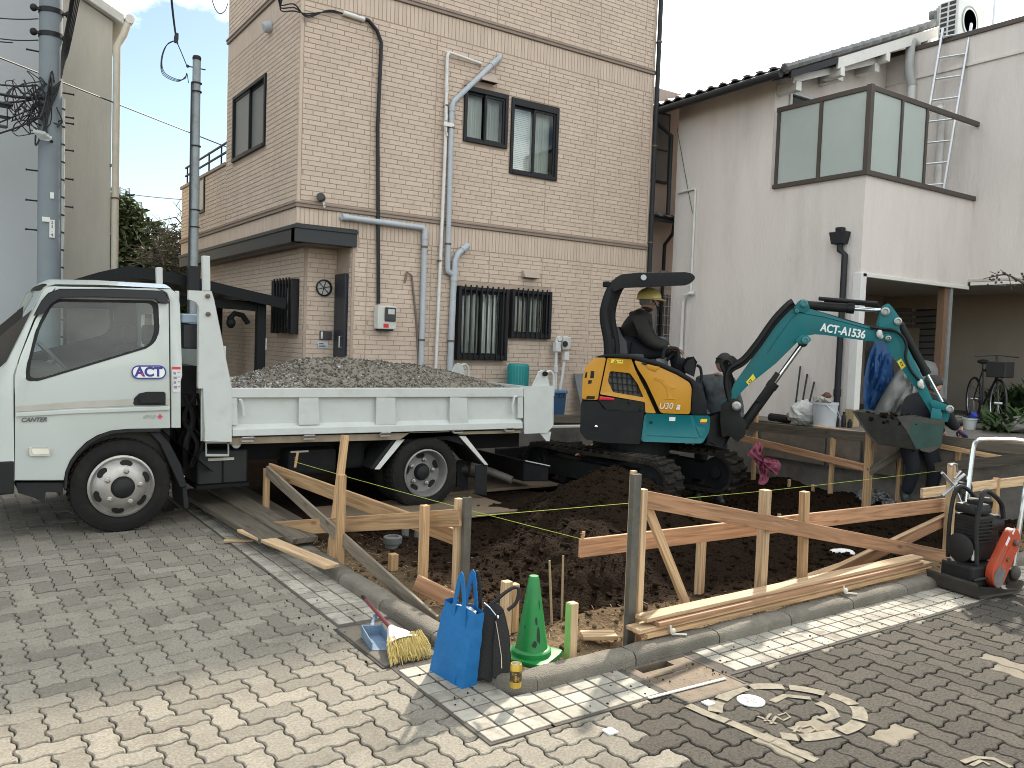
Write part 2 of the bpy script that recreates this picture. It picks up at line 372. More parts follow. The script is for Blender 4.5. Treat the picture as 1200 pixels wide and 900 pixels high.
# --- round-shouldered concrete kerb stones
M_kerb = mat('kerb_concrete', (.165, .148, .12), .9, var=.3, scale=14, rnd=.12, dirt=((.05, .043, .033), .8, 7), bump=1, bscale=130)
kerb = bpy.data.objects.new('kerb', None); C.objects.link(kerb); kerb['kind'] = 'structure'
KP = [(0, -.05), (0, .04), (.006, .056), (.02, .068), (.05, .073), (.1, .071), (.125, .06), (.135, -.05)]
def kerb_stone(a, b, side):
    a = V((*a, 0)); b = V((*b, 0)); d = (b-a).normalized(); s_ = V((-d.y, d.x, 0))*side; n = 6; vs = []; L = (b-a).length; a = a+d*.004; b = b-d*.004
    for k in range(n+1):
        q = a.lerp(b, k/n)
        e = .006 if k in (0, n) else 0
        vs += [q+s_*(u if 0 < i < len(KP)-1 else u)+V((0, 0, v-e*(v > 0)+random.gauss(0, .0015))) for i, (u, v) in enumerate(KP)]
    m_ = len(KP); mb = MB()
    mb.mesh(vs, [(k*m_+i, k*m_+i+1, (k+1)*m_+i+1, (k+1)*m_+i) for k in range(n) for i in range(m_-1)]+[tuple(range(m_)), tuple(range(n*m_, (n+1)*m_))])
    return mb.build('kerb_stone', M_kerb, kerb, smooth=True, ang=50)
y = 3.07
while y < 7.8: kerb_stone((2.07, y), (2.07, y+.6), -1); y += .6
x = 2.21
while x < 9: kerb_stone((x, 2.93), (x+.6, 2.93), 1); x += .6
cmb = MB(); arc = []
for k in range(7):                                # corner stone, mitred with a rounded outside edge
    t = pi+pi/2*k/6; c = V((2.07+.14, 2.93+.14, 0)); arc.append([c+V((cos(t), sin(t), 0))*(.14-u)+V((0, 0, v)) for u, v in KP])
m_ = len(KP); cmb.mesh([q for r_ in arc for q in r_], [(k*m_+i, k*m_+i+1, (k+1)*m_+i+1, (k+1)*m_+i) for k in range(6) for i in range(m_-1)]+[tuple(range(m_)), tuple(range(6*m_, 7*m_))])
cmb.build('kerb_stone', M_kerb, kerb, smooth=True, ang=50)

# --- concrete lids let into the strip, and the drain cover
M_lid = mat('lid_concrete', (.12, .105, .085), .9, var=.25, scale=10, dirt=((.07, .055, .04), .85, 7), bump=.6, bscale=120)
lid = thing('inspection_cover', 'dirty concrete cover slab let into the tile strip under the broom', 'cover', (1.9, 3.8, 0))
mb = MB(); mb.box((1.74, 3.52, -.03), (2.06, 4.1, .01)); mb.build('slab', M_lid, lid, bev=.004)
mb = MB()
for a, b in (((1.725, 3.505), (1.738, 4.115)), ((1.74, 3.505), (2.065, 3.517)), ((1.74, 4.103), (2.065, 4.115))): mb.box((*a, -.03), (*b, .004))
mb.build('frame', mat('lid_gap', (.03, .025, .02), .9), lid)
M_iron = mat('drain_iron', (.13, .1, .07), .75, .3, var=.35, scale=12, dirt=((.22, .16, .1), .6, 9), bump=.6, bscale=90)
M_black = mat('hole_black', (.008, .008, .008), .9)
dr = thing('drain_cover', 'rusty brown street drain cover with slots beside the kerb corner', 'drain cover', (2.92, 2.75, 0))
mb = MB()                                         # frame, then a plate with two real slots
x0, x1, y0, y1 = 2.72, 3.13, 2.49, 2.93
for lo, hi in (((x0, y0), (x1, y0+.02)), ((x0, y1-.015), (x1, y1)), ((x0, y0+.02), (x0+.02, y1-.015)), ((x1-.02, y0+.02), (x1, y1-.015))): mb.box((*lo, -.05), (*hi, .006))
mb.build('frame', M_lid, dr, bev=.003)
mb = MB(); zz = (-.03, .003)
def slot_plate(mb, xa, xb, ya, yb, slots):
    """plate split round rectangular slots stacked along y"""
    y = ya
    for sx0, sx1, sy0, sy1 in sorted(slots, key=lambda q: q[2]):
        mb.box((xa, y, zz[0]), (xb, sy0, zz[1])); mb.box((xa, sy0, zz[0]), (sx0, sy1, zz[1])); mb.box((sx1, sy0, zz[0]), (xb, sy1, zz[1])); y = sy1
    mb.box((xa, y, zz[0]), (xb, yb, zz[1]))
slot_plate(mb, x0+.021, x1-.021, y0+.021, y1-.016, [(2.78, 2.99, 2.845, 2.905), (2.79, 3.03, 2.775, 2.787)])
mb.build('plate', M_iron, dr)
mb = MB(); mb.box((x0+.02, y0+.02, -.16), (x1-.02, y1-.02, -.15)); mb.build('sump', M_black, dr)
mb = MB(); mb.bar(U(760, 818, Z=.0085), U(850, 795, Z=.0085), .014, .005); mb.build('edge_strip', mat('worn_white', (.62, .6, .56), .6, dirt=((.2, .17, .13), .6, 30)), dr)

# --- worn road mark: ring with a straight side, strokes, and the small marker plates
M_paint = mat('worn_paint', (.2, .178, .135), .88, var=.25, scale=30, dirt=((.075, .068, .056), 1., 17), bump=.3, bscale=200)
road_mark = thing('road_mark', 'worn cream ring road marking painted on the dark pavers', 'road marking', (3.05, 2.23, 0)); Zp = .0042
def stroke(path, w):
    q = [U(a, b, Z=Zp) for a, b in path]; n = len(q); L = []; Rr = []
    for k in range(n):
        d = (q[min(k+1, n-1)]-q[max(k-1, 0)]).normalized(); s_ = V((-d.y, d.x, 0))*w/2; L.append(q[k]+s_); Rr.append(q[k]-s_)
    pm = MB()
    for k in range(n-1): pm.mesh([L[k], Rr[k], Rr[k+1], L[k+1]], [(0, 1, 2, 3)])
    pm.build('paint_patch', M_paint, road_mark)
ring = bez([(*p, 0) for p in ((838, 834), (842, 822), (868, 807), (905, 804), (945, 808), (985, 818), (1005, 830), (1006, 846), (985, 857), (945, 864), (915, 862))], 6); ring = [(q.x, q.y) for q in ring]
for s0 in range(0, len(ring)-4, 7): stroke(ring[s0:s0+7], .062)
stroke([(806, 826), (828, 836), (852, 845)], .05); stroke([(855, 846), (885, 859), (905, 868)], .05); stroke([(907, 869), (930, 880), (957, 891)], .042)
stroke([(905, 822), (920, 815), (950, 818)], .035); stroke([(958, 823), (972, 829), (978, 838), (962, 843)], .05)
stroke([(888, 839), (910, 848)], .012); stroke([(896, 845), (903, 836)], .012); stroke([(903, 848), (910, 839)], .012)
stroke([(912, 838), (921, 835), (926, 840), (918, 844), (911, 840)], .01)
stroke([(926, 853), (938, 857)], .012); stroke([(930, 858), (936, 850)], .012); stroke([(940, 852), (950, 849), (956, 854), (948, 858)], .012)
stroke([(1128, 893), (1145, 887), (1165, 889), (1185, 899)], .025); stroke([(1138, 897), (1150, 891), (1160, 896)], .018)
def small_plate(name, px, py, r, label, square=False):
    q = U(px, py, Z=.004); mb = MB()
    if square: mb.box((q.x-r, q.y-r, .0), (q.x+r, q.y+r, .008))
    else: mb.lathe([(r, 0), (r, .006), (r*.86, .008), (r*.84, .006), (r*.3, .0062)], (q.x, q.y, 0), n=24)
    t = thing(name, label, 'marker', (q.x, q.y, 0)); mb.build('plate', mat('marker_white', (.72, .72, .7), .45, dirt=((.3, .27, .22), .4, 40)), t, bev=.001)
    return t, q
t, q = small_plate('survey_marker', 880, 821, .062, 'round white survey cap set in the painted ring')
mb = MB(); mb.box((q.x-.03, q.y-.006, .006), (q.x+.03, q.y+.006, .0085)); mb.box((q.x-.006, q.y-.035, .006), (q.x+.006, q.y-.0065, .0085)); mb.box((q.x-.006, q.y+.0065, .006), (q.x+.006, q.y+.035, .0085)); mb.build('emblem', mat('marker_grey', (.2, .2, .2), .6), t)
small_plate('survey_marker', 830, 824, .022, 'small white survey square at the start of the painted ring', True)
t, q = small_plate('survey_marker', 715, 857, .024, 'white survey plate with a dark cross set among tan pavers', True)
mb = MB(); mb.bar((q.x-.02, q.y-.02, .0085), (q.x+.02, q.y+.02, .0085), .004, .002); mb.build('cross', mat('marker_grey', (.2, .2, .2), .6), t)

# --- the dug plot: dark loose soil
def fbm(x, y, s, o=4):
    return sum(noise.noise(V((x*s*2**k, y*s*2**k, 3.7+k)))/2**k for k in range(o))
def ga(x, y, cx, cy, sx, sy, a=0):
    dx, dy = x-cx, y-cy; u = dx*cos(a)+dy*sin(a); v = -dx*sin(a)+dy*cos(a); return exp(-(u/sx)**2-(v/sy)**2)
def soil(x, y):
    e = min(x-LX0, y-LY0)
    z = -.06
    inner = min(1, max(0, (e-.55)/.5)); z -= .08*inner
    pit = min(1, max(0, (x-6.0)/.8))*min(1, max(0, (y-3.5)/.5)); z -= .1*pit
    fl = min(1, max(0, (y-6.15)/.4))*min(1, max(0, (5.6-x)/.4)); z = z*(1-fl)+(-.03)*fl
    z += .57*ga(x, y, 4.98, 5.62, .86, .72, .5)+.27*ga(x, y, 4.0, 4.85, .75, .6, .3)-.1*ga(x, y, 3.5, 3.95, .5, .22, .2)+.1*ga(x, y, 3.15, 3.62, .7, .16, .1)+.16*ga(x, y, 5.9, 4.9, .8, .5, -.2)+.1*ga(x, y, 3.5, 4.35, .6, .4, .2)+.14*ga(x, y, 5.2, 4.3, .7, .35, .1)
    z += .1*ga(x, y, 3.1, 5.4, .5, .8)
    am = .35+.65*inner
    if fl > .5: am *= .35
    z += am*(.055*fbm(x, y, 1.6)+.03*fbm(x+9, y, 6)+.03*abs(fbm(x+3, y+7, 13, 2))-.02)
    if e < .12: z = min(z, .045)
    if y > 9.0: z += .12*min(1, (y-9.0)/.4)
    if x > 8.2: z += .17*min(1, (x-8.2)/.4)
    return z
def soil_mat():
    m = bpy.data.materials.new('loose_soil'); m.use_nodes = True; n = m.node_tree.nodes; l = m.node_tree.links; b = n['Principled BSDF']; b.inputs['Roughness'].default_value = .97; b.inputs['Specular IOR Level'].default_value = .05
    ge = n.new('ShaderNodeNewGeometry'); at = n.new('ShaderNodeAttribute'); at.attribute_name = 'dry'
    nz = n.new('ShaderNodeTexNoise'); nz.inputs['Scale'].default_value = 9; nz.inputs['Detail'].default_value = 9; nz.inputs['Roughness'].default_value = .75; l.new(ge.outputs['Position'], nz.inputs[0])
    a1 = n.new('ShaderNodeMath'); a1.operation = 'MULTIPLY_ADD'; a1.inputs[1].default_value = .9; a1.inputs[2].default_value = -.45; l.new(nz.outputs[0], a1.inputs[0])
    a2 = n.new('ShaderNodeMath'); a2.operation = 'ADD'; a2.use_clamp = True; l.new(a1.outputs[0], a2.inputs[0]); l.new(at.outputs['Fac'], a2.inputs[1])
    cr = n.new('ShaderNodeValToRGB'); e = cr.color_ramp.elements; e[0].position = .1; e[0].color = (.016, .01, .0062, 1); e[1].position = .95; e[1].color = (.19, .135, .082, 1)
    k = cr.color_ramp.elements.new(.45); k.color = (.037, .0235, .0142, 1)
    l.new(a2.outputs[0], cr.inputs[0]); l.new(cr.outputs[0], b.inputs['Base Color'])
    bn = n.new('ShaderNodeTexNoise'); bn.inputs['Scale'].default_value = 48; bn.inputs['Detail'].default_value = 6; l.new(ge.outputs['Position'], bn.inputs[0])
    bp = n.new('ShaderNodeBump'); bp.inputs['Strength'].default_value = .9; bp.inputs['Distance'].default_value = .03; l.new(bn.outputs[0], bp.inputs['Height']); l.new(bp.outputs[0], b.inputs['Normal'])
    return m
M_soil = soil_mat()
def dryness(x, y):
    d = max(0, 1-(y-LY0)/.9) if x > 2.3 else 0; d2 = max(0, 1-(x-LX0)/.9)*max(0, min(1, (7-y)/1.5))
    return min(1.1, 1.7*max(d, d2*.7))
def soil_mesh():
    st = .021; nx = int((LX1-LX0)/st)+1; ny = int((LY1-LY0)/st)+1; vs = []; dv = []
    for j in range(ny+1):
        for i in range(nx+1):
            x = LX0-.06+(LX1-LX0+.06)*i/nx; y = LY0-.04+(LY1-LY0+.1)*j/ny; vs.append((x, y, soil(x, y))); dv.append(dryness(x, y))
    fs = [(j*(nx+1)+i, j*(nx+1)+i+1, (j+1)*(nx+1)+i+1, (j+1)*(nx+1)+i) for j in range(ny) for i in range(nx)]
    me = bpy.data.meshes.new('soil'); me.from_pydata(vs, [], fs); a = me.attributes.new('dry', 'FLOAT', 'POINT'); a.data.foreach_set('value', dv)
    me.materials.append(M_soil); me.polygons.foreach_set('use_smooth', [True]*len(fs)); o = bpy.data.objects.new('soil', me); C.objects.link(o); return struct(o)
soil_mesh()
cl = MB(); rr = random.Random(3)
for k in range(20000):
    x = rr.uniform(2.3, 8.6); y = rr.uniform(3.12, 7.2)
    if x < 5.4 and y > 6.3 and rr.random() < .9: continue
    if (x-LX0 < .5 or y-LY0 < .5) and rr.random() < .55: continue
    s_ = .004+.024*rr.random()**7
    cl.blob((x, y, soil(x, y)+s_*.35), s_, .3, sq=(1, 1, .75))
a = cl.bm.verts.layers.float.new('dry')
for v in cl.bm.verts: v[a] = dryness(v.co.x, v.co.y)*.8
cl.build('soil_clods', M_soil, kind='stuff', smooth=True, ang=60)
# dry straw and root bits on the bright strip behind the kerb
gr = MB()
for k in range(1500):
    if rr.random() < .6: x, y = rr.uniform(2.3, 5.6), LY0+.03+abs(rr.gauss(0, .22))
    else: x, y = LX0+.05+abs(rr.gauss(0, .25)), rr.uniform(3.1, 6.2)
    a_ = rr.uniform(0, pi); L = rr.uniform(.01, .045); z = soil(x, y)+.006; d = V((cos(a_), sin(a_), rr.uniform(-.25, .35)))*L
    gr.bar(V((x, y, z)), V((x, y, z))+d, .0022, .0016)
gr.build('dry_straw', mat('dry_straw', (.36, .27, .15), .9, var=.3, scale=5, rnd=.35), kind='stuff')
# ================================================================== houses
M_brick = mat('siding_brick', (.58, .465, .375), .82, var=.06, scale=9, rnd=.055, bump=.3, bscale=160, stretch=(1.6, 1.6, .22), dirt=((.46, .37, .305), .5, 1.2))
M_mortar = mat('siding_joint', (.4, .31, .245), .9, var=.12, scale=7)
M_trim = mat('siding_trim', (.27, .21, .17), .7, var=.1, scale=5)
M_dark = mat('dark_aluminium', (.011, .012, .014), .5, var=.1, scale=20, spec=.3)
M_soffit = mat('soffit_board', (.30, .28, .26), .8, var=.06, scale=4)
M_gl = glass('window_glass')
M_curt = mat('curtain_cloth', (.62, .64, .61), .9, var=.12, scale=9, stretch=(14, 14, .6))
M_blind = mat('blind_slats', (.66, .66, .63), .8, var=.06, scale=6)
M_pvc = mat('grey_pipe', (.42, .46, .5), .5, var=.08, scale=7, dirt=((.3, .27, .24), .4, 8))
M_pvcw = mat('white_pipe', (.66, .66, .64), .5, var=.08, scale=7, dirt=((.35, .3, .26), .4, 10))
M_pipe_d = mat('dark_pipe', (.018, .02, .023), .5, var=.1, scale=9, spec=.3)
M_white = mat('white_painted', (.72, .71, .68), .55, var=.06, scale=8)
M_clamp = mat('rusty_clamp', (.16, .11, .08), .7, .3, var=.3, scale=30)

class Wall:
    """a flat wall: origin o (z=0), horizontal direction e, outward normal n; u along e, z up"""
    def __init__(s, o, e, n): s.o = V(o); s.e = V(e); s.n = V(n)
    def P(s, u, z, d=0.): return s.o+s.e*u+V((0, 0, z))+s.n*d
    def rect(s, mb, u0, z0, u1, z1, d=0.): mb.mesh([s.P(u0, z0, d), s.P(u1, z0, d), s.P(u1, z1, d), s.P(u0, z1, d)], [(0, 1, 2, 3)])
    def box(s, mb, u0, z0, u1, z1, d0, d1): mb.hexa([s.P(u0, z0, d0), s.P(u1, z0, d0), s.P(u1, z0, d1), s.P(u0, z0, d1), s.P(u0, z1, d0), s.P(u1, z1, d0), s.P(u1, z1, d1), s.P(u0, z1, d1)])
    def sheet(s, mb, u0, z0, u1, z1, holes, d=0., rev=.1):
        us = sorted({u0, u1, *[h[0] for h in holes], *[h[2] for h in holes]}); zs = sorted({z0, z1, *[h[1] for h in holes], *[h[3] for h in holes]})
        us = [u for u in us if u0 <= u <= u1]; zs = [z for z in zs if z0 <= z <= z1]
        for a, b in zip(us, us[1:]):
            for c, e in zip(zs, zs[1:]):
                m_ = ((a+b)/2, (c+e)/2)
                if not any(h[0] < m_[0] < h[2] and h[1] < m_[1] < h[3] for h in holes): s.rect(mb, a, c, b, e, d)
        for h in holes:
            if h[1] >= z1 or h[3] <= z0: continue
            q = [s.P(h[0], h[1], d), s.P(h[2], h[1], d), s.P(h[2], h[3], d), s.P(h[0], h[3], d)]; r = [v-s.n*rev for v in q]
            mb.mesh(q+r, [(0, 1, 5, 4), (1, 2, 6, 5), (2, 3, 7, 6), (3, 0, 4, 7)])
def bricks(w, u0, z0, u1, z1, holes, out, BL=.2425, BH=.0605, seam=.91, pr=.006, phase=0.):
    """list of (corner points, area) for the moulded bricks of the siding"""
    n = int(round((z1-z0)/BH)); hb = (z1-z0)/max(1, n)
    for k in range(n):
        a = z0+k*hb+.003; b = z0+(k+1)*hb-.003
        cuts = [u0, u1]; u = u0-((k*.38+phase) % 1)*BL
        while u < u1:
            if u > u0: cuts.append(u)
            u += BL
        s_ = math.ceil(u0/seam)*seam
        while s_ < u1: cuts.append(s_); s_ += seam
        for h in holes:
            if h[1] < b and h[3] > a: cuts += [max(u0, min(u1, h[0])), max(u0, min(u1, h[2]))]
        cuts = sorted(cuts)
        for c, d in zip(cuts, cuts[1:]):
            if d-c < .03: continue
            m_ = (c+d)/2
            if any(h[0]-.001 <= m_ <= h[2]+.001 and h[1] < b and h[3] > a for h in holes): continue
            i = .0035; t = .0022
            out.append([w.P(c+i, a, .001), w.P(d-i, a, .001), w.P(d-i, b, .001), w.P(c+i, b, .001), w.P(c+i+t, a+t, pr), w.P(d-i-t, a+t, pr), w.P(d-i-t, b-t, pr), w.P(c+i+t, b-t, pr)])
BF = [(4, 5, 6, 7), (0, 1, 5, 4), (1, 2, 6, 5), (2, 3, 7, 6), (3, 0, 4, 7)]
def lay_bricks(root, lst, keep=296):
    def ar(q):
        c = (q[0]+q[2])/2; d = c-EYEP; z = d.dot(CF)
        if z < 1: return 0
        x, y = 600+FOC*d.dot(CR)/z, 450-FOC*d.dot(CU)/z
        if not (0 < x < 1200 and 0 < y < 430): return 0
        nn = (q[1]-q[0]).cross(q[3]-q[0]); return abs(nn.dot(d.normalized()))/d.length**2
    lst.sort(key=ar, reverse=True)
    for q in lst[:keep]:
        mb = MB(); mb.mesh(q, BF); mb.build('siding_brick', M_brick, root)
    mb = MB()
    for q in lst[keep:]: mb.mesh(q, BF)
    mb.build('siding_bricks', M_brick, root, kind='stuff')
def ribs(w, mb, u0, z0, u1, z1, step=.055):
    n = int((u1-u0)/step)
    for k in range(n):
        a = u0+k*(u1-u0)/n+.003; b = u0+(k+1)*(u1-u0)/n-.003
        mb.mesh([w.P(a, z0, 0.001), w.P(b, z0, .001), w.P(b, z1, .001), w.P(a, z1, .001), w.P(a+.002, z0+.002, .005), w.P(b-.002, z0+.002, .005), w.P(b-.002, z1-.002, .005), w.P(a+.002, z1-.002, .005)], BF)
def window(root, w, u0, z0, u1, z1, left='curtain', right='curtain', fr=.045, top=.0, label=None, gm=None):
    """two-leaf sliding window with a dark frame"""
    mb = MB(); d0, d1 = -.07, .028
    w.box(mb, u0, z0, u0+fr, z1, d0, d1); w.box(mb, u1-fr, z0, u1, z1, d0, d1); w.box(mb, u0+fr, z1-fr-top, u1-fr, z1, d0, d1); w.box(mb, u0+fr, z0, u1-fr, z0+fr, d0, d1+.01)
    f = mb.build('window', M_dark, root, bev=.003, label=label)
    um = (u0+u1)/2
    for a, b, dd, nm in ((u0+fr, um+.02, -.03, left), (um-.02, u1-fr, .0, right)):
        mb = MB(); s_ = .03; za, zb = z0+fr, z1-fr-top
        w.box(mb, a+.0005, za, a+s_, zb, dd-.02, dd+.008); w.box(mb, b-s_, za, b-.0005, zb, dd-.02, dd+.008); w.box(mb, a+s_, za, b-s_, za+s_, dd-.02, dd+.008); w.box(mb, a+s_, zb-s_, b-s_, zb, dd-.02, dd+.008)
        mb.build('sash', M_dark, f)
        mb = MB(); w.rect(mb, a+s_, za+s_, b-s_, zb-s_, dd-.006); mb.build('pane', gm or M_gl, f)
        mb = MB()
        if nm == 'blind':
            z = za+s_
            while z < zb-s_: w.rect(mb, a, z, b, z+.022, -.12+.004*((z*40) % 1)); z += .026
            mb.build('blind', M_blind, f)
        else:
            n = 26; c0 = a+(b-a)*(.0 if nm == 'curtain' else .35); vs = []
            for k in range(n+1):
                u = c0+(b-c0)*k/n; dd2 = -.13+.014*sin(k*1.9)+.006*sin(k*.7); vs += [w.P(u, za, dd2), w.P(u, zb, dd2)]
            mb.mesh(vs, [(2*k, 2*k+2, 2*k+3, 2*k+1) for k in range(n)]); mb.build('curtain', M_curt, f, smooth=True)
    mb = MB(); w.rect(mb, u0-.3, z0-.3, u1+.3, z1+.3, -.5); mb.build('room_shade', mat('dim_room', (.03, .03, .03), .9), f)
    return f
def grille(root, w, u0, z0, u1, z1, n, depth=.09, ext=.025):
    """black security grille box in front of a window"""
    mb = MB(); t = .045
    w.box(mb, u0, z0-.01, u0+t, z1+ext*.2, .0, depth); w.box(mb, u1-t, z0-.01, u1, z1+ext*.2, .0, depth)
    w.box(mb, u0+t, z1-t, u1-t, z1, depth-.04, depth-.012); w.box(mb, u0+t, z0, u1-t, z0+t*1.3, depth-.04, depth-.012)
    g_ = mb.build('grille', M_dark, root, bev=.003)
    for k in range(n):
        u = u0+t+.005+(u1-u0-2*t-.01)*(k+.5)/n; mb = MB(); w.box(mb, u-.0105, z0-.005, u+.0105, z1+ext, depth-.011, depth+.006); mb.build('bar', M_dark, g_, bev=.002)
    return g_
def pipe(root, name, pts, r, m, clamps=(), joints=(), parentpart=None, n=12, label=None):
    mb = MB(); mb.tube(pts, r, n); o = mb.build(name, m, root, smooth=True, label=label)
    if joints:
        for a, b in joints: mb = MB(); mb.tube([a, b], r*1.2, n); mb.build('coupling', m, o, smooth=True)
    for c in clamps:
        mb = MB(); c = V(c); mb.lathe([(r*1.18, -.012), (r*1.18, .012)], c, (0, 0, 1), n); mb.box(c+V((-.012, r*.9, -.01)), c+V((.012, r+.05, .01))); mb.build('clamp', M_clamp, o)
    return o

# ------------------------------------------------------------------ brick-pattern three-storey house
TX, TY, TR = 3.5, 9.73, 9.17
tan_house = thing('house', 'three storey house clad in tan brick pattern siding behind the truck', 'house', (TX, TY, 0))
FW = Wall((TX, TY, 0), (1, 0, 0), (0, -1, 0)); LW = Wall((TX, TY, 0), (0, 1, 0), (-1, 0, 0))
def fu(x): return x-TX
TOP = 8.15
b1, b2 = 3.12, 5.83
holesF = [(fu(5.77), 4.245, fu(6.43), 4.94), (fu(6.53), 3.925, fu(7.31), 4.925), (fu(5.72), 1.31, fu(6.53), 2.29), (fu(6.59), 1.63, fu(7.28), 2.3)]
L3 = 3.07; L2 = 5.85                               # lengths along y of the tall and low left faces
holesL = [(1.27, 4.035, 2.7, 4.93), (4.28, 3.5, 4.56, 4.03)]
XD, YP_, XW = 4.215, 10.2, 3.78
mb = MB()
FW.sheet(mb, 0, 2.69, TR-TX, TOP, holesF); FW.sheet(mb, XD-TX, .3, TR-TX, 2.69, holesF)
LW.sheet(mb, 0, 2.78, L3, TOP, holesL); LW.sheet(mb, L3, 2.78, L2, 4.05, holesL)
# shell behind: back, right side, roofs
mb.mesh([(TX, TY, TOP), (TR, TY, TOP), (TR, TY+9, TOP), (TX, TY+L3, TOP), (TX+3, TY+L3, TOP), (TX+3, TY+9, TOP)], [(0, 1, 2, 5, 4, 3)])
mb.mesh([(TR, TY, 0), (TR, TY+9, 0), (TR, TY+9, TOP), (TR, TY, TOP)], [(0, 1, 2, 3)])
mb.mesh([(TX, TY+L3, 4.05), (TX+3, TY+L3, 4.05), (TX+3, TY+L3, TOP), (TX, TY+L3, TOP)], [(0, 1, 2, 3)])
mb.mesh([(TX+3, TY+L3, 4.05), (TX+3, TY+9, 4.05), (TX+3, TY+9, TOP), (TX+3, TY+L3, TOP)], [(0, 1, 2, 3)])
mb.mesh([(TX+.12, TY+L3, 3.5), (TX+3, TY+L3, 3.5), (TX+3, TY+L2, 3.5), (TX+.12, TY+L2, 3.5)], [(0, 1, 2, 3)])
mb.mesh([(TX, TY+L2, 2.78), (TX+3, TY+L2, 2.78), (TX+3, TY+L2, 4.05), (TX, TY+L2, 4.05)], [(0, 1, 2, 3)])
mb.mesh([(TX+3, TY+9, 0), (TR, TY+9, 0), (TR, TY+9, TOP), (TX+3, TY+9, TOP)], [(0, 1, 2, 3)])
wall_o = mb.build('wall', M_mortar, tan_house)
mb = MB()                                          # recess walls under the overhang
W3 = Wall((XW, YP_, 0), (0, 1, 0), (-1, 0, 0)); W4 = Wall((XW, YP_, 0), (1, 0, 0), (0, -1, 0)); W5 = Wall((XD, TY, 0), (0, 1, 0), (-1, 0, 0))
hG = [(.2, 1.58, .96, 2.25)]
W3.sheet(mb, 0, 0, 5.2, 2.69, hG); W4.sheet(mb, 0, 0, XD-XW, 2.69, []); W5.sheet(mb, 0, 0, YP_-TY, 2.69, [])
mb.build('porch_wall', M_mortar, tan_house)
mb = MB(); mb.box((TX+.02, TY+.13, 2.68), (XD, TY+L2, 2.70)); mb.build('soffit', M_soffit, tan_house)
mb = MB()                                          # dark metal edge of the overhang
FW.box(mb, -.03, 2.67, XD-TX+.04, 2.885, -.12, .035); LW.box(mb, .0, 2.67, L2, 2.885, -.1, .03)
FW.box(mb, -.045, 2.83, XD-TX+.05, 2.875, .036, .05); LW.box(mb, -.03, 2.83, L2, 2.875, .031, .045)
mb.build('fascia', mat('fascia_metal', (.035, .038, .04), .5, var=.1, spec=.3), tan_house, bev=.004)
blist = []
bh = lambda hs: [(h[0]-.035, h[1]-.035, h[2]+.035, h[3]+.035) for h in hs]
bricks(FW, .03, b1+.05, TR-TX-.03, 5.5, bh(holesF), blist); bricks(FW, .03, b2+.05, TR-TX-.03, TOP-.02, [], blist, phase=.3)
bricks(FW, XD-TX+.03, .5, TR-TX-.03, 2.67, bh(holesF), blist, phase=.6); bricks(FW, XD-TX+.08, 2.67, TR-TX-.03, 2.78, [], blist)
bricks(LW, .03, b1+.05, L3, 5.5, bh(holesL), blist, phase=.2); bricks(LW, L3, b1+.05, L2-.03, 4.03, bh(holesL), blist, phase=.2); bricks(LW, .03, b2+.05, L3-.03, TOP-.02, [], blist, phase=.5)
bricks(W3, .03, .05, 5.1, 2.66, bh(hG), blist); bricks(W4, .03, .05, XD-XW-.01, 2.66, [], blist); bricks(W5, .02, .05, .09, 2.66, [], blist)
lay_bricks(tan_house, blist)
mb = MB()
ribs(FW, mb, .03, 2.89, XD-TX+.06, b1-.04); ribs(FW, mb, XD-TX+.07, 2.79, TR-TX-.03, b1-.04); ribs(FW, mb, .03, 5.51, TR-TX-.03, b2-.04); ribs(LW, mb, .03, 2.89, L2-.03, b1-.04); ribs(LW, mb, .03, 5.51, L3-.03, b2-.04)
mb.build('siding_ribs', M_brick, tan_house, kind='stuff')
for z in (b1, b2):
    mb = MB(); FW.box(mb, -.03, z-.035, TR-TX+.01, z+.035, 0, .03); FW.box(mb, -.04, z+.005, TR-TX+.02, z+.03, .031, .042)
    mb.build('band', M_trim, tan_house, bev=.004)
    mb = MB(); LW.box(mb, .0, z-.035, L2 if z == b1 else L3, z+.035, .0, .03); LW.box(mb, -.03, z+.005, L2 if z == b1 else L3, z+.03, .031, .042); mb.build('band', M_trim, tan_house, bev=.004)
mb = MB(); mb.box((TX-.012, TY-.012, 2.89), (TX+.028, TY+.028, TOP)); mb.build('corner_trim', M_brick, tan_house, bev=.006); mb = MB(); mb.box((TR-.028, TY-.012, .3), (TR+.01, TY+.03, TOP)); mb.build('corner_trim', M_brick, tan_house, bev=.006)
mb = MB(); LW.box(mb, L3+.001, 4.035, L2+.03, 4.085, -.14, .03); mb.build('coping', M_trim, tan_house, bev=.004)
mb = MB(); FW.box(mb, XD-TX, .3, TR-TX, .5, 0, .03); mb.build('plinth', mat('plinth_render', (.3, .29, .27), .9, var=.15), tan_house)
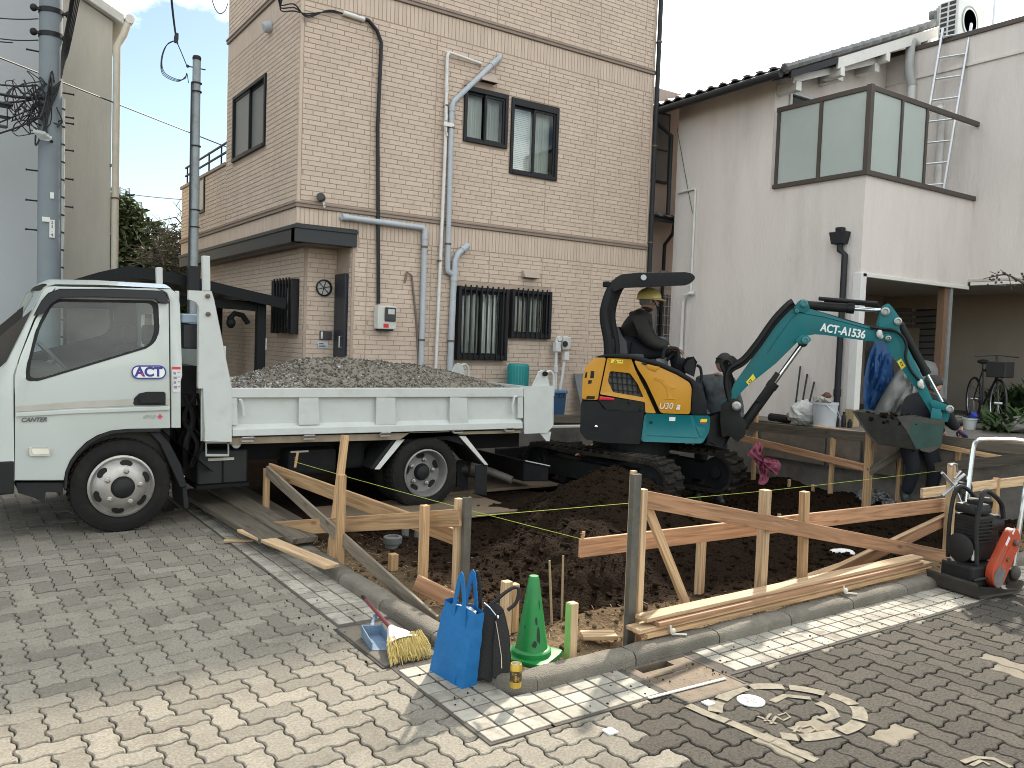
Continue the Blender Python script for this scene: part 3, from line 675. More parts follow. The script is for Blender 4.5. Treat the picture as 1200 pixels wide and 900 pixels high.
# windows
window(tan_house, FW, holesF[0][0]-.02, holesF[0][1]-.02, holesF[0][2]+.02, holesF[0][3]+.02, 'curtain', 'half', top=.02, label='upper small window with pale curtains')
window(tan_house, FW, holesF[1][0]-.02, holesF[1][1]-.02, holesF[1][2]+.02, holesF[1][3]+.02, 'blind', 'curtain', top=.05, label='upper tall window with white blind')
for h, n in ((holesF[2], 8), (holesF[3], 7)):
    window(tan_house, FW, h[0]+.02, h[1]+.02, h[2]-.02, h[3]-.02, 'half', 'curtain', fr=.035); grille(tan_house, FW, h[0], h[1]-.0, h[2], h[3], n)
window(tan_house, LW, holesL[0][0]-.02, holesL[0][1]-.02, holesL[0][2]+.02, holesL[0][3]+.02, 'curtain', 'curtain', gm=mat('figured_glass', (.17, .18, .18), .45, var=.1, scale=2, spec=.3))
window(tan_house, W3, hG[0][0]+.02, hG[0][1]+.02, hG[0][2]-.02, hG[0][3]-.02, 'curtain', 'curtain', fr=.03); grille(tan_house, W3, hG[0][0]-.02, hG[0][1], hG[0][2]+.02, hG[0][3]+.02, 6, .1)
mb = MB(); LW.box(mb, 4.26, 3.48, 4.58, 4.05, -.05, .02); s_ = mb.build('slit_window', M_dark, tan_house, bev=.004)
mb = MB(); LW.rect(mb, 4.31, 3.53, 4.53, 4.0, .022); mb.build('pane', mat('dark_pane', (.02, .025, .03), .1, var=.02), s_)
# door, round window, intercom in the porch
mb = MB(); W5.box(mb, .1, .45, .44, 2.35, .0, .045); door = mb.build('door', mat('door_navy', (.018, .024, .035), .4, .2, var=.1), tan_house, bev=.006)
mb = MB(); mb.tube([W5.P(.15, 1.42, .05), W5.P(.15, 1.42, .085), W5.P(.15, 1.56, .085), W5.P(.15, 1.56, .05)], .009, 8); mb.build('handle', mat('steel_bright', (.6, .6, .6), .25, .9, var=.03), door, smooth=True)
rc = W4.P(.25, 2.17); mb = MB(); mb.lathe([(.098, 0), (.108, .02), (.108, .035), (.092, .04), (.088, .02), (.088, .0)], rc, (0, -1, 0), 28); rw = mb.build('round_window', M_dark, tan_house, smooth=True)
mb = MB(); mb.lathe([(.087, .008), (.087, .012)], rc, (0, -1, 0), 28); mb.build('pane', mat('frosted_pane', (.45, .45, .42), .35, var=.05), rw)
for k in range(3):
    a_ = k*pi/3+.25; mb = MB(); d = V((cos(a_), 0, sin(a_)))*.088; mb.bar(rc+V((0, -.018-.0015*k, 0))-d, rc+V((0, -.018-.0015*k, 0))+d, .007, .01, (0, 1, 0)); mb.build('muntin', M_dark, rw)
mb = MB(); W4.box(mb, .21, 1.51, .37, 1.62, .006, .03); ic = mb.build('intercom', mat('intercom_dark', (.05, .05, .055), .4), tan_house, bev=.003)
mb = MB(); W4.box(mb, .22, 1.52, .245, 1.61, .031, .034); mb.build('call_panel', mat('steel_bright', (.6, .6, .6), .25, .9), ic)
mb = MB(); W4.box(mb, .19, 1.4, .33, 1.48, .006, .014); npz = mb.build('notice_plate', mat('notice_plate', (.5, .55, .6), .5), tan_house)
mb = MB()
for k in range(3): W4.box(mb, .205, 1.415+k*.02, .205+.1-.02*k, 1.423+k*.02, .0145, .016)
mb.build('notice_text', mat('ink_dark', (.06, .06, .08), .7), npz)
# vents
for u0, u1, z0, z1 in ((fu(5.96), fu(6.22), 5.05, 5.17), (fu(6.78), fu(7.04), 2.48, 2.58)):
    mb = MB(); mb.prism([FW.P(u0, z0, .005), FW.P(u0, z1, .005), FW.P(u0, z1, .05), FW.P(u0, z0, .11)], FW.e*(u1-u0)); v_ = mb.build('vent_hood', mat('hood_tan', (.4, .32, .26), .5, var=.06), tan_house, bev=.006)
    mb = MB(); FW.box(mb, u0+.02, z0-.003, u1-.02, z0-.0005, .02, .095); mb.build('vent_slot', M_black, v_)
q = LW.P(1.1, 5.5); mb = MB(); mb.lathe([(.06, 0), (.075, .02), (.07, .09), (.05, .11)], q, (-1, 0, -.35), 16); mb.build('round_vent', M_pvc, tan_house, smooth=True)
# pipes of the front wall
d = .06; Yq = TY-d
dp = lambda x, z, dd=d: V((x, TY-dd, z))
pipe(tan_house, 'downpipe', [dp(4.05, 3.02, 0), dp(4.08, 3.015), dp(5.14, 3.005), dp(5.17, 2.99), dp(5.185, 2.95), dp(5.19, .5)], .036, M_pvc, [dp(5.188, 2.76), dp(5.19, 1.55)], [(dp(4.04, 3.016), dp(4.12, 3.014)), (dp(5.187, 2.93), dp(5.188, 2.86))])
pipe(tan_house, 'downpipe', [dp(5.46, 5.32, 0), dp(5.46, 5.3), dp(5.44, 5.26), dp(5.45, 4), dp(5.4, .5)], .022, M_pvcw, [dp(5.45, 4.62), dp(5.42, 2.6)], [(dp(5.44, 4.9), dp(5.445, 4.8))])
pipe(tan_house, 'branch_pipe', [dp(5.45, 5.31), dp(5.7, 5.29), dp(5.95, 5.27), dp(5.98, 5.26, 0.02)], .018, M_pvcw, [], [(dp(5.86, 5.278), dp(5.96, 5.27))])
pipe(tan_house, 'downpipe', [dp(6.27, 5.44, 0), dp(6.26, 5.42), dp(6.22, 5.38), dp(5.56, 4.7), dp(5.53, 4.62), dp(5.54, 2.52), dp(5.55, 2.47), dp(5.6, 2.44), dp(5.64, 2.44)], .036, M_pvc, [dp(5.535, 4.35), dp(5.54, 2.83)], [(dp(6.2, 5.36), dp(6.12, 5.28)), (dp(5.53, 4.64), dp(5.531, 4.56))])
pipe(tan_house, 'downpipe', [dp(5.85, 2.84), dp(5.82, 2.82), dp(5.7, 2.72), dp(5.655, 2.62), dp(5.64, 2.2), dp(5.62, .5)], .042, M_pvc, [dp(5.63, 1.55)], [(dp(5.83, 2.83), dp(5.76, 2.77)), (dp(5.645, 2.35), dp(5.648, 2.5))])
mb = MB(); mb.box((5.4, TY-.1, 4.35), (5.55, TY-.085, 4.4)); mb.box((5.42, TY-.1, 4.42), (5.45, TY-.085, 4.5)); mb.bar((5.42, TY-.1, 4.33), (5.45, TY-.1, 4.22), .03, .012); mb.build('tape_wrap', M_white, tan_house)
pipe(tan_house, 'loose_conduit', [dp(4.93, 2.28, .03), dp(4.96, 2.42, .03), dp(5.03, 2.38, .03), dp(5.12, 1.8, .02), dp(5.25, .5, .02)], .013, mat('brown_conduit', (.17, .13, .11), .6))
pipe(tan_house, 'downpipe', [V((9.2, TY-.05, TOP)), V((9.2, TY-.05, .4))], .038, M_pipe_d, [V((9.2, TY-.05, z)) for z in (6.3, 4.7, 3.2, 1.9)])
cp = U(443, 356, Y=TY-.04)
cx = U(445, 60, Y=TY-.04).x
pipe(tan_house, 'power_conduit', [U(418, 19, Y=TY-.04), U(432, 24, Y=TY-.04), U(442, 36, Y=TY-.04), U(447, 50, Y=TY-.04), V((cx, TY-.04, 4.2)), U(443.5, 356, Y=TY-.04)], .023, M_pipe_d, [])
pipe(tan_house, 'cable_sleeve', [U(402, 15, Y=TY-.04), U(427, 23, Y=TY-.04)], .03, M_pvcw)
for k in range(3):
    pts = bez([U(326+k*3, -6, Y=TY-.3), U(329, 6+k*3, Y=TY-.2), U(345, 5+k*4, Y=TY-.12), U(360, 20-k*2, Y=TY-.06), U(385, 12+k, Y=TY-.05), U(403, 16, Y=TY-.04)], 6)
    pipe(tan_house, 'service_cable', pts, .008, M_pipe_d, n=6)
# electricity meter
mb = MB(); mb.box((4.52, TY-.13, 1.67), (4.78, TY-.008, 1.965)); me_ = mb.build('meter_box', mat('meter_beige', (.56, .56, .52), .5, var=.05), tan_house, bev=.012, seg=2)
mb = MB(); mb.box((4.61, TY-.15, 1.77), (4.765, TY-.1305, 1.945)); mb.build('meter_window', mat('meter_dark', (.02, .022, .025), .15), me_, bev=.008)
mb = MB(); mb.box((4.65, TY-.153, 1.86), (4.74, TY-.1505, 1.925)); mb.build('dial', mat('meter_dial', (.5, .52, .5), .4), me_)
mb = MB(); mb.box((4.6, TY-.135, 1.69), (4.67, TY-.1305, 1.74)); mb.build('red_sticker', mat('sticker_red', (.6, .02, .03), .5), me_)
mb = MB(); mb.box((4.55, TY-.11, 1.65), (4.75, TY-.02, 1.669)); mb.build('meter_base', M_pipe_d, me_)
# camera on the corner band
q = U(376, 231, Y=TY-.08); mb = MB(); mb.lathe([(.02, -.05), (.05, -.045), (.05, .02), (.045, .03), (.02, .034)], q, (-.5, -.8, .1), 14); ca = mb.build('security_camera', mat('cam_black', (.03, .03, .032), .4), tan_house, smooth=True)
mb = MB(); mb.tube([q+V((.02, .02, -.03)), q+V((.06, .04, -.07)), q+V((.1, .08, -.07))], .012, 8); mb.tube([q+V((.03, .0, -.05)), q+V((.04, -.01, -.12)), q+V((.07, .03, -.1))], .006, 6); mb.build('bracket', M_pvcw, ca)
# gas meter set at the foot of the wall
gx = U(655, 420, Y=TY-.12).x; gm = thing('gas_meter', 'pale gas meter with pipes on the tan wall beside the blue bin', 'gas meter', (gx, TY-.12, .45))
G = lambda px, py, dd=.12: U(px, py, Y=TY-dd)
mb = MB(); mb.box(G(657.5, 409.5)+V((0, -.06, 0)), G(666.5, 395)+V((0, .06, 0))); hb = mb.build('meter_body', mat('meter_beige', (.5, .5, .5), .5), gm, bev=.01)
mb = MB(); mb.box(G(660, 422)+V((0, -.04, 0)), G(665.5, 412)+V((0, .04, 0))); mb.build('register', M_white, gm, bev=.006)
mb = MB(); mb.lathe([(.045, 0), (.04, .02)], G(662, 403, .19), (0, -1, 0), 16); mb.build('dial', mat('meter_dark', (.02, .022, .025), .2), hb)
for pth in ([(652, 397), (651.5, 430), (651, 458)], [(661, 424), (659, 440), (656, 458)]):
    mb = MB(); mb.tube([G(*p) for p in pth], .022, 10); mb.build('gas_pipe', M_pvcw, gm, smooth=True)
mb = MB(); mb.box(G(649.5, 412)+V((0, -.04, 0)), G(656, 401)+V((0, .04, 0))); mb.lathe([(.04, -.03), (.04, .03)], G(655, 397), (0, 1, 0), 14); mb.lathe([(.04, -.03), (.04, .03)], G(663, 397, .14), (0, 1, 0), 14); mb.lathe([(.035, -.05), (.035, .05)], G(651.5, 432), (0, 0, 1), 12); mb.build('valve', M_pvcw, gm, bev=.004, smooth=True)

# --- roof terrace rail behind the low left parapet
rl = thing('terrace_rail', 'dark metal handrail above the low parapet of the tan house', 'railing', (TX, TY+L3, 4.08))
mb = MB()
for z in (4.28, 4.42): mb.tube([(TX+.06, TY+L3+.2, z), (TX+.06, TY+L2, z)], .018, 8)
mb.build('rail', M_dark, rl)
for k in range(4):
    mb = MB(); y = TY+L3+.5+k*.72; mb.tube([(TX+.06, y, 4.086), (TX+.06, y, 4.44)], .013, 8); mb.build('post', M_dark, rl)
# concrete step along the tan house and the raised terrace of the right-hand plots
M_conc = mat('grey_concrete', (.17, .155, .135), .9, var=.25, scale=5, dirt=((.07, .058, .045), .7, 3), bump=.4, bscale=70)
mb = MB(); mb.box((3.6, 9.36, -.3), (8.94, 9.73, .44)); struct(mb.build('wall_footing', M_conc, bev=.01))
terr = MB(); terr.prism([(8.95, 2.2, -.4), (60, 2.2, -.4), (60, 40, -.4), (9.25, 40, -.4), (9.25, 9.75, -.4), (8.95, 9.75, -.4)], (0, 0, 1.02)); struct(terr.build('terrace', M_conc))
# ------------------------------------------------------------------ pink rendered house with the balcony
M_pink = mat('pink_render', (.71, .655, .615), .92, var=.05, scale=1.3, bump=.7, bscale=30, stretch=(1.5, 1.5, .3), dirt=((.5, .455, .43), .6, 1.1))
M_beige = mat('beige_board', (.42, .36, .27), .85, var=.06, scale=3)
M_carp = mat('soffit_pale', (.52, .48, .44), .85, var=.06, scale=3)
PX, PY, PR, BY = 9.8, 6.4, 12.5, 7.9
TZ = .62
pink = thing('house', 'pale pink rendered house with glass balcony and tiled roof on the right', 'house', (PX, PY, TZ))
A_ = Wall((PX, PY, 0), (0, 1, 0), (-1, 0, 0)); B_ = Wall((PX, PY, 0), (1, 0, 0), (0, -1, 0)); C_ = Wall((PX, BY, 0), (1, 0, 0), (0, -1, 0)); D_ = Wall((PR, 0, 0), (0, 1, 0), (-1, 0, 0))
YE = 9.78
mb = MB()
A_.sheet(mb, .0, TZ, YE-PY, 3.87, []); A_.sheet(mb, BY-PY, 3.87, YE-PY, 5.6, [])
B_.sheet(mb, 0, 2.62, PR-PX, 3.87, [])
wn = (10.11-PX, 4.3, 11.13-PX, 5.34)
C_.sheet(mb, 0, 3.6, PR-PX, 5.5, [wn]); mb.mesh([(PX, BY, 5.5), (PR+1, BY, 5.5), (PR+1, BY, 7.0)], [(0, 1, 2)])
D_.sheet(mb, 1.5, 2.68, PY, 6.32, []); D_.sheet(mb, PY, 3.6, BY, 6.32, [])
mb.mesh([(PX, PY, 3.6), (PR, PY, 3.6), (PR, BY, 3.6), (PX, BY, 3.6)], [(0, 1, 2, 3)])          # balcony floor
mb.mesh([(PX+.12, PY+.12, 3.6), (PR, PY+.12, 3.6), (PR, PY+.12, 3.87), (PX+.12, PY+.12, 3.87)], [(0, 1, 2, 3)]); mb.mesh([(PX+.12, PY+.12, 3.6), (PX+.12, BY, 3.6), (PX+.12, BY, 3.87), (PX+.12, PY+.12, 3.87)], [(0, 1, 2, 3)])
mb.mesh([(PX, PY, 3.87), (PR, PY, 3.87), (PR, PY+.12, 3.87), (PX+.12, PY+.12, 3.87), (PX+.12, BY, 3.87), (PX, BY, 3.87)], [(0, 1, 2, 3, 4, 5)])
mb.mesh([(PX, YE, TZ), (PX+5, YE, TZ), (PX+5, YE, 6.9), (PX+3.6, YE, 6.9), (PX, YE, 5.5)], [(0, 1, 2, 3, 4)])
mb.mesh([(PR, 1.5, 6.32), (PR+6, 1.5, 6.32), (PR+6, BY, 6.32), (PR, BY, 6.32)], [(0, 1, 2, 3)]); mb.mesh([(PR, 1.5, 2.68), (PR+6, 1.5, 2.68), (PR+6, 1.5, 6.32), (PR, 1.5, 6.32)], [(0, 1, 2, 3)])
mb.build('wall', M_pink, pink)
# porch below: soffits, back walls
mb = MB(); mb.box((PX+.125, PY+.01, 2.625), (PR, 9.3, 2.66)); mb.box((PR-.02, 1.52, 2.685), (PR+5.9, PY+2.9, 2.72)); mb.build('soffit', M_carp, pink)
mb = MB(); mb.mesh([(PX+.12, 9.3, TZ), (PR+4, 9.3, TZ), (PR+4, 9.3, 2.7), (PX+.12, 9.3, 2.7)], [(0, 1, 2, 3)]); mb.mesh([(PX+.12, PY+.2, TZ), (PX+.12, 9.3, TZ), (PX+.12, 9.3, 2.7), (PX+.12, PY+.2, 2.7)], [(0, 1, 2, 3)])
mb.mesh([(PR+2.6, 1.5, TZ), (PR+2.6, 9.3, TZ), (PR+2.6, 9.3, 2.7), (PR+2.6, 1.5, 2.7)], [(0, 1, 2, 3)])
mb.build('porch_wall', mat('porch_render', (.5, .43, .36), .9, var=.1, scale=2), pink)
# louvred shutter and boards on the porch back wall
LX_ = PR+2.58
for k in range(9):
    mb = MB(); a, b = U(1070, 368+k*7.4, X=LX_), U(1104, 366+k*7.6, X=LX_); mb.bar(a, b, .02, abs(a.z-U(1070, 373.5+k*7.4, X=LX_).z), (-.3, 0, 1)); mb.build('louvre_slat', mat('louvre_grey', (.2, .2, .2), .7, var=.15), pink)
a, b = U(1069, 436, X=LX_), U(1105, 362, X=LX_); mb = MB(); mb.box((LX_+.012, min(a.y, b.y), a.z), (LX_+.018, max(a.y, b.y), b.z)); mb.build('louvre_frame', mat('louvre_dark', (.06, .058, .055), .7), pink)
for k in range(5):
    a, b = U(1040, 357+k*6, X=LX_), U(1068, 358+k*6, X=LX_); mb = MB(); mb.bar(a, b, .02, .07, (-.3, 0, 1)); mb.build('louvre_slat', mat('louvre_grey', (.2, .2, .2), .7, var=.15), pink)
for p0, p1 in (((1016, 334), (1081, 361)), ((1040, 384), (1077, 416))):
    a, b = U(*p0, X=LX_), U(*p1, X=LX_); mb = MB(); mb.box((LX_-.05, min(a.y, b.y), b.z), (LX_-.03, max(a.y, b.y), a.z)); mb.build('wall_board', M_beige, pink)
# white edge of the soffit over the right-hand porch, corner post, trims
mb = MB(); B_.box(mb, .02, 2.57, PR-PX-.02, 2.617, -.03, .03); D_.box(mb, 1.6, 2.63, PY-.04, 2.678, -.03, .02); mb.build('soffit_edge', M_white, pink, bev=.004)
mb = MB(); mb.box((PX-.02, PY-.03, TZ+.22), (PX+.1, PY+.09, 2.62)); mb.build('corner_post', M_white, pink, bev=.004)
mb = MB(); mb.box((PX-.025, PY-.035, TZ), (PX+.105, PY+.095, TZ+.217)); mb.build('post_base', mat('base_timber', (.4, .3, .17), .8, var=.2, scale=9, stretch=(9, 9, 1)), pink)
px_ = U(1110, 420, Y=PY).x
mb = MB(); mb.box((px_, PY+.01, TZ), (px_+.07, PY+.08, 2.62)); mb.build('steel_post', mat('galvanised', (.42, .44, .45), .5, .5, var=.15, scale=20), pink)
mb = MB(); mb.box((px_-.12, PY+.03, TZ), (px_-.012, PY+.13, 2.62)); mb.build('timber_post', mat('post_brown', (.2, .12, .075), .8, var=.25, scale=8, stretch=(9, 9, 1)), pink)
# downpipe near the corner with its hopper
pipe(pink, 'downpipe', [V((PX-.06, PY+.28, 3.0)), V((PX-.06, PY+.28, 2.92)), V((PX-.06, PY+.2, 2.86)), V((PX-.06, PY+.2, TZ))], .04, M_pipe_d, [], [(V((PX-.06, PY+.2, 1.0)), V((PX-.06, PY+.2, 1.1)))])
mb = MB(); mb.prism([(PX-.12, PY+.2, 3.0), (PX-.12, PY+.38, 3.0), (PX-.12, PY+.42, 3.16), (PX-.12, PY+.16, 3.16)], (.115, 0, 0)); mb.box((PX-.1, PY+.24, 3.163), (PX-.01, PY+.34, 3.22)); mb.build('hopper', M_pipe_d, pink, bev=.008)
# balcony: dark frame and frosted panes
M_bz = mat('bronze_frame', (.09, .075, .065), .45, .4, var=.08)
M_fr = mat('frosted_glass', (.6, .68, .65), .3, var=.05, scale=2, trans=.35)
bal = MB(); zb, zt = 3.9, 4.98
def yy(px): return U(px, 170, X=PX).y
def xx(px): return U(px, 170, Y=PY).x
yL, x3 = 7.8, 11.12; ym = yy(961); xm = xx(1054)
mb = MB()
A_.box(mb, 0, zb-.03, yL-PY+.04, zb+.03, -.03, .04); A_.box(mb, 0, zt-.035, yL-PY+.04, zt+.03, -.025, .025)
B_.box(mb, 0, zb-.03, PR-PX-.002, zb+.03, -.03, .04); B_.box(mb, 0, zt-.035, PR-PX-.002, zt+.03, -.025, .025)
mb.box((PX-.042, PY-.042, zb-.031), (PX+.03, PY+.03, zt+.033))
balf = mb.build('balcony_frame', M_bz, pink, bev=.003)
mb = MB(); 
for y in (ym, yL): mb.box((PX-.024, y-.025, zb+.031), (PX+.024, y+.025, zt-.036))
for x in (xm, x3): mb.box((x-.025, PY-.024, zb+.031), (x+.025, PY+.024, zt-.036))
mb.build('mullion', M_bz, balf, kind='stuff')
for y0, y1 in ((PY+.035, ym-.027), (ym+.027, yL-.027)):
    mb = MB(); mb.box((PX-.006, y0, zb+.032), (PX+.006, y1, zt-.037)); mb.build('balcony_pane', M_fr, balf)
for x0, x1 in ((PX+.035, xm-.027), (xm+.027, x3-.027)):
    mb = MB(); mb.box((x0, PY-.006, zb+.032), (x1, PY+.006, zt-.037)); mb.build('balcony_pane', M_fr, balf)
# balcony door
wf = MB(); f_ = .05
C_.box(wf, wn[0], wn[1], wn[0]+f_, wn[3], -.05, .03); C_.box(wf, wn[2]-f_, wn[1], wn[2], wn[3], -.05, .03); C_.box(wf, wn[0]+f_, wn[3]-f_, wn[2]-f_, wn[3], -.05, .03); C_.box(wf, .5*(wn[0]+wn[2])-.03, wn[1], .5*(wn[0]+wn[2])+.03, wn[3]-f_, -.04, .02)
wo = wf.build('balcony_window', mat('window_silver', (.55, .56, .56), .4, .5), pink, bev=.003)
mb = MB(); C_.rect(mb, wn[0]+f_, wn[1], wn[2]-f_, wn[3]-f_, -.02); mb.build('pane', mat('dark_pane', (.02, .025, .03), .1, var=.02), wo)
# tiled roof: slope rising towards +x, verge facing the street
PIT = .405; EX, EZ, VY, RXX = 9.42, 5.36, 7.42, 13.2
def RZ(x): return EZ+(x-EX)*PIT
mb = MB(); mb.hexa([(EX+.03, VY+.04, RZ(EX)-.03), (RXX, VY+.04, RZ(RXX)-.03), (RXX, 10.6, RZ(RXX)-.03), (EX+.03, 10.6, RZ(EX)-.03), (EX+.03, VY+.04, RZ(EX)+.02), (RXX, VY+.04, RZ(RXX)+.02), (RXX, 10.6, RZ(RXX)+.02), (EX+.03, 10.6, RZ(EX)+.02)])
mb.build('roof_deck', mat('roof_board', (.16, .12, .09), .8), pink)
M_kaw = mat('kawara', (.17, .175, .18), .45, var=.2, scale=8, rnd=.2, dirt=((.28, .27, .25), .5, 9))
tw, tl = .225, .255
def kawara_mesh():
    mb = MB(); n = 7; vs = []
    for k in range(n+1):
        t = k/n; h = .022*sin(t*2*pi)*(-1)+.012; vs += [(0, t*tw*1.03, h+.028), (tl*1.15, t*tw*1.03, h), (0, t*tw*1.03, h+.004)]
    mb.mesh(vs, [(3*k, 3*k+1, 3*k+4, 3*k+3) for k in range(n)]+[(3*k, 3*k+3, 3*k+5, 3*k+2) for k in range(n)])
    o = mb.build('roof_tile', M_kaw, smooth=True, ang=50); d = o.data; bpy.data.objects.remove(o); return d
kd = kawara_mesh(); sl = math.atan(PIT)
for i in range(17):
    for j in range(14):
        o = inst(kd, 'roof_tile', pink, V((EX-.03+i*tl*cos(sl), VY+.02+j*tw, RZ(EX)+.03+i*tl*sin(sl)))-V((PX, PY, TZ))); o.rotation_euler = (0, -sl, 0)
mb = MB()
for i in range(16): mb.lathe([(.055, -.13), (.062, -.12), (.062, .13), (.055, .14)], (EX+.1+i*tl*cos(sl), VY+.03, RZ(EX)+.085+i*tl*sin(sl)), (cos(sl), 0, sin(sl)), 8)
mb.build('verge_tiles', M_kaw, pink, smooth=True, kind='stuff')
mb = MB(); mb.lathe([(.09, 0), (.1, .1), (.1, .14)], (RXX-.05, VY+.02, RZ(RXX)+.14), (0, 1, 0), 12); mb.build('ridge', M_kaw, pink, smooth=True)
mb = MB(); mb.prism([(RXX-.2, VY-.02, RZ(RXX)-.0), (RXX+.12, VY-.02, RZ(RXX)+.0), (RXX+.13, VY-.02, RZ(RXX)+.2), (RXX+.02, VY-.02, RZ(RXX)+.33), (RXX-.12, VY-.02, RZ(RXX)+.27), (RXX-.22, VY-.02, RZ(RXX)+.14)], (0, .05, 0)); mb.ell((RXX-.05, VY-.02, RZ(RXX)+.16), (.07, .05, .08)); mb.build('ridge_end_tile', M_kaw, pink, smooth=True)
mb = MB(); mb.hexa([(10.55, VY, RZ(10.55)-.2), (RXX, VY, RZ(RXX)-.2), (RXX, VY+.035, RZ(RXX)-.2), (10.55, VY+.035, RZ(10.55)-.2), (10.55, VY, RZ(10.55)-.04), (RXX, VY, RZ(RXX)-.04), (RXX, VY+.035, RZ(RXX)-.04), (10.55, VY+.035, RZ(10.55)-.04)])
for x in (10.6, 11.7, 12.8): mb.box((x, VY-.01, RZ(x)-.3), (x+.1, VY+.3, RZ(x)-.17))
mb.build('bargeboard', M_white, pink, bev=.004)
mb = MB(); mb.hexa([(EX+.1, VY, RZ(EX+.1)-.12), (10.54, VY, RZ(10.54)-.12), (10.54, VY+.035, RZ(10.54)-.12), (EX+.1, VY+.035, RZ(EX+.1)-.12), (EX+.1, VY, RZ(EX+.1)-.03), (10.54, VY, RZ(10.54)-.03), (10.54, VY+.035, RZ(10.54)-.03), (EX+.1, VY+.035, RZ(EX+.1)-.03)]); mb.build('dark_verge', M_pipe_d, pink)
# lower verge of the window canopy: white board, three brackets, thin dark sheet on top
a = (9.78, 5.3); b = (11.75, 5.99); cy_ = BY-.32; mb = MB()
mb.hexa([(a[0], cy_, a[1]), (b[0], cy_, b[1]), (b[0], cy_+.04, b[1]), (a[0], cy_+.04, a[1]), (a[0], cy_, a[1]+.1), (b[0], cy_, b[1]+.1), (b[0], cy_+.04, b[1]+.1), (a[0], cy_+.04, a[1]+.1)])
for t in (.02, .5, .95): x = a[0]+(b[0]-a[0])*t; z = a[1]+(b[1]-a[1])*t; mb.box((x, cy_-.02, z-.1), (x+.12, BY-.002, z+.03))
mb.build('canopy_board', M_white, pink, bev=.004)
mb = MB(); mb.hexa([(a[0]-.06, cy_-.06, a[1]+.09), (b[0]+.05, cy_-.06, b[1]+.11), (b[0]+.05, BY-.002, b[1]+.11), (a[0]-.06, BY-.002, a[1]+.09), (a[0]-.06, cy_-.06, a[1]+.13), (b[0]+.05, cy_-.06, b[1]+.15), (b[0]+.05, BY-.002, b[1]+.15), (a[0]-.06, BY-.002, a[1]+.13)]); mb.build('canopy_roof', M_pipe_d, pink)
# gutter along the eave and the far downpipe
mb = MB(); mb.tube([(EX-.06, VY+.05, EZ-.04), (EX-.06, 10.1, EZ-.07)], .055, 10); mb.build('gutter', M_pipe_d, pink, smooth=True)
pipe(pink, 'downpipe', [V((EX-.06, 9.95, EZ-.1)), V((EX+.05, 9.95, EZ-.2)), V((PX-.07, 9.86, EZ-.38)), V((PX-.07, 9.86, 3.72))], .036, M_pipe_d)
# right-hand wall trims and the duct
mb = MB(); D_.box(mb, 1.6, 6.3, BY, 6.37, -.2, .03); mb.build('parapet_cap', M_bz, pink, bev=.004)
mb = MB(); D_.box(mb, 1.6, 5.86, BY-.02, 5.905, .0, .025); mb.build('wall_ledge', M_pink, pink, bev=.004)
pipe(pink, 'roof_duct', bez([V((12.6, 7.48, 6.42)), V((12.44, 7.47, 6.45)), V((12.4, 7.46, 6.3)), V((12.36, 7.44, 6.0)), V((12.4, 7.4, 5.75))], 5), .07, mat('duct_grey', (.4, .41, .4), .6)); pipe(pink, 'roof_duct', [V((12.4, 7.4, 5.75)), V((12.4, 7.4, 3.62))], .06, M_pvcw)
pipe(pink, 'pipe_hood', [V((12.4, 6.9, 3.62)), V((12.4, 6.9, 5.25)), V((12.35, 6.9, 5.3)), V((12.28, 6.9, 5.25))], .05, M_pvcw)
# conduits on the pink side wall
pipe(pink, 'wall_conduit', [V((PX-.02, 9.7, 4.05)), V((PX-.02, 9.36, 4.07)), V((PX-.02, 9.33, 4.05)), V((PX-.02, 9.33, 2.42))], .018, M_pvcw)
pipe(pink, 'wall_pipe', [V((PX-.03, 9.25, 2.43)), V((PX-.08, 9.3, 2.43)), V((PX-.08, 9.4, 2.4)), V((PX-.06, 9.45, 2.3)), V((PX-.06, 9.45, .9))], .03, M_pvcw, [], [(V((PX-.06, 9.45, 1.6)), V((PX-.06, 9.45, 1.45))), (V((PX-.06, 9.45, 1.2)), V((PX-.06, 9.45, 1.1)))])
mb = MB(); mb.tube(sag((PX-.012, 9.8, 5.1), (PX-.012, 9.38, 3.7), .02), .004, 6); mb.build('thin_cable', M_pipe_d, pink)

# --- passage wall between the two houses: door, canopy, dark upper window
gapw = thing('passage_house', 'narrow pinkish house back with lattice door seen between the two houses', 'house', (9.9, 10.4, TZ))
Gw = Wall((9.18, 10.4, 0), (1, 0, 0), (0, -1, 0)); mb = MB(); Gw.box(mb, 0, .3, 2.6, 5.9, -.2, 0); mb.build('wall', mat('passage_render', (.44, .36, .32), .9, var=.08, scale=2), gapw)
mb = MB(); Gw.box(mb, .55, 4.33, 1.0, 5.5, .0, .05); w_ = mb.build('window', M_dark, gapw, bev=.004); mb = MB(); Gw.rect(mb, .59, 4.37, .96, 5.46, .053); mb.build('pane', mat('grey_screen', (.12, .12, .12), .5), w_)
mb = MB(); Gw.box(mb, .6, 4.86, .95, 4.885, .056, .062); mb.build('rail', M_dark, w_)
mb = MB(); Gw.box(mb, .78, TZ, 1.5, 2.55, .0, .04); dd = mb.build('door', mat('door_grey', (.4, .37, .35), .6), gapw, bev=.006)
mb = MB(); Gw.rect(mb, .86, 1.3, 1.33, 2.46, .043); mb.build('pane', mat('dark_pane2', (.13, .13, .14), .2), dd)
mb = MB()
for k in range(6): Gw.box(mb, .86+k*.09, 1.3, .872+k*.09, 2.46, .044, .058)
for k in range(8): Gw.box(mb, .86, 1.3+k*.16, 1.33, 1.312+k*.16, .059, .068)
mb.build('lattice', mat('lattice_grey', (.45, .45, .44), .5), dd)
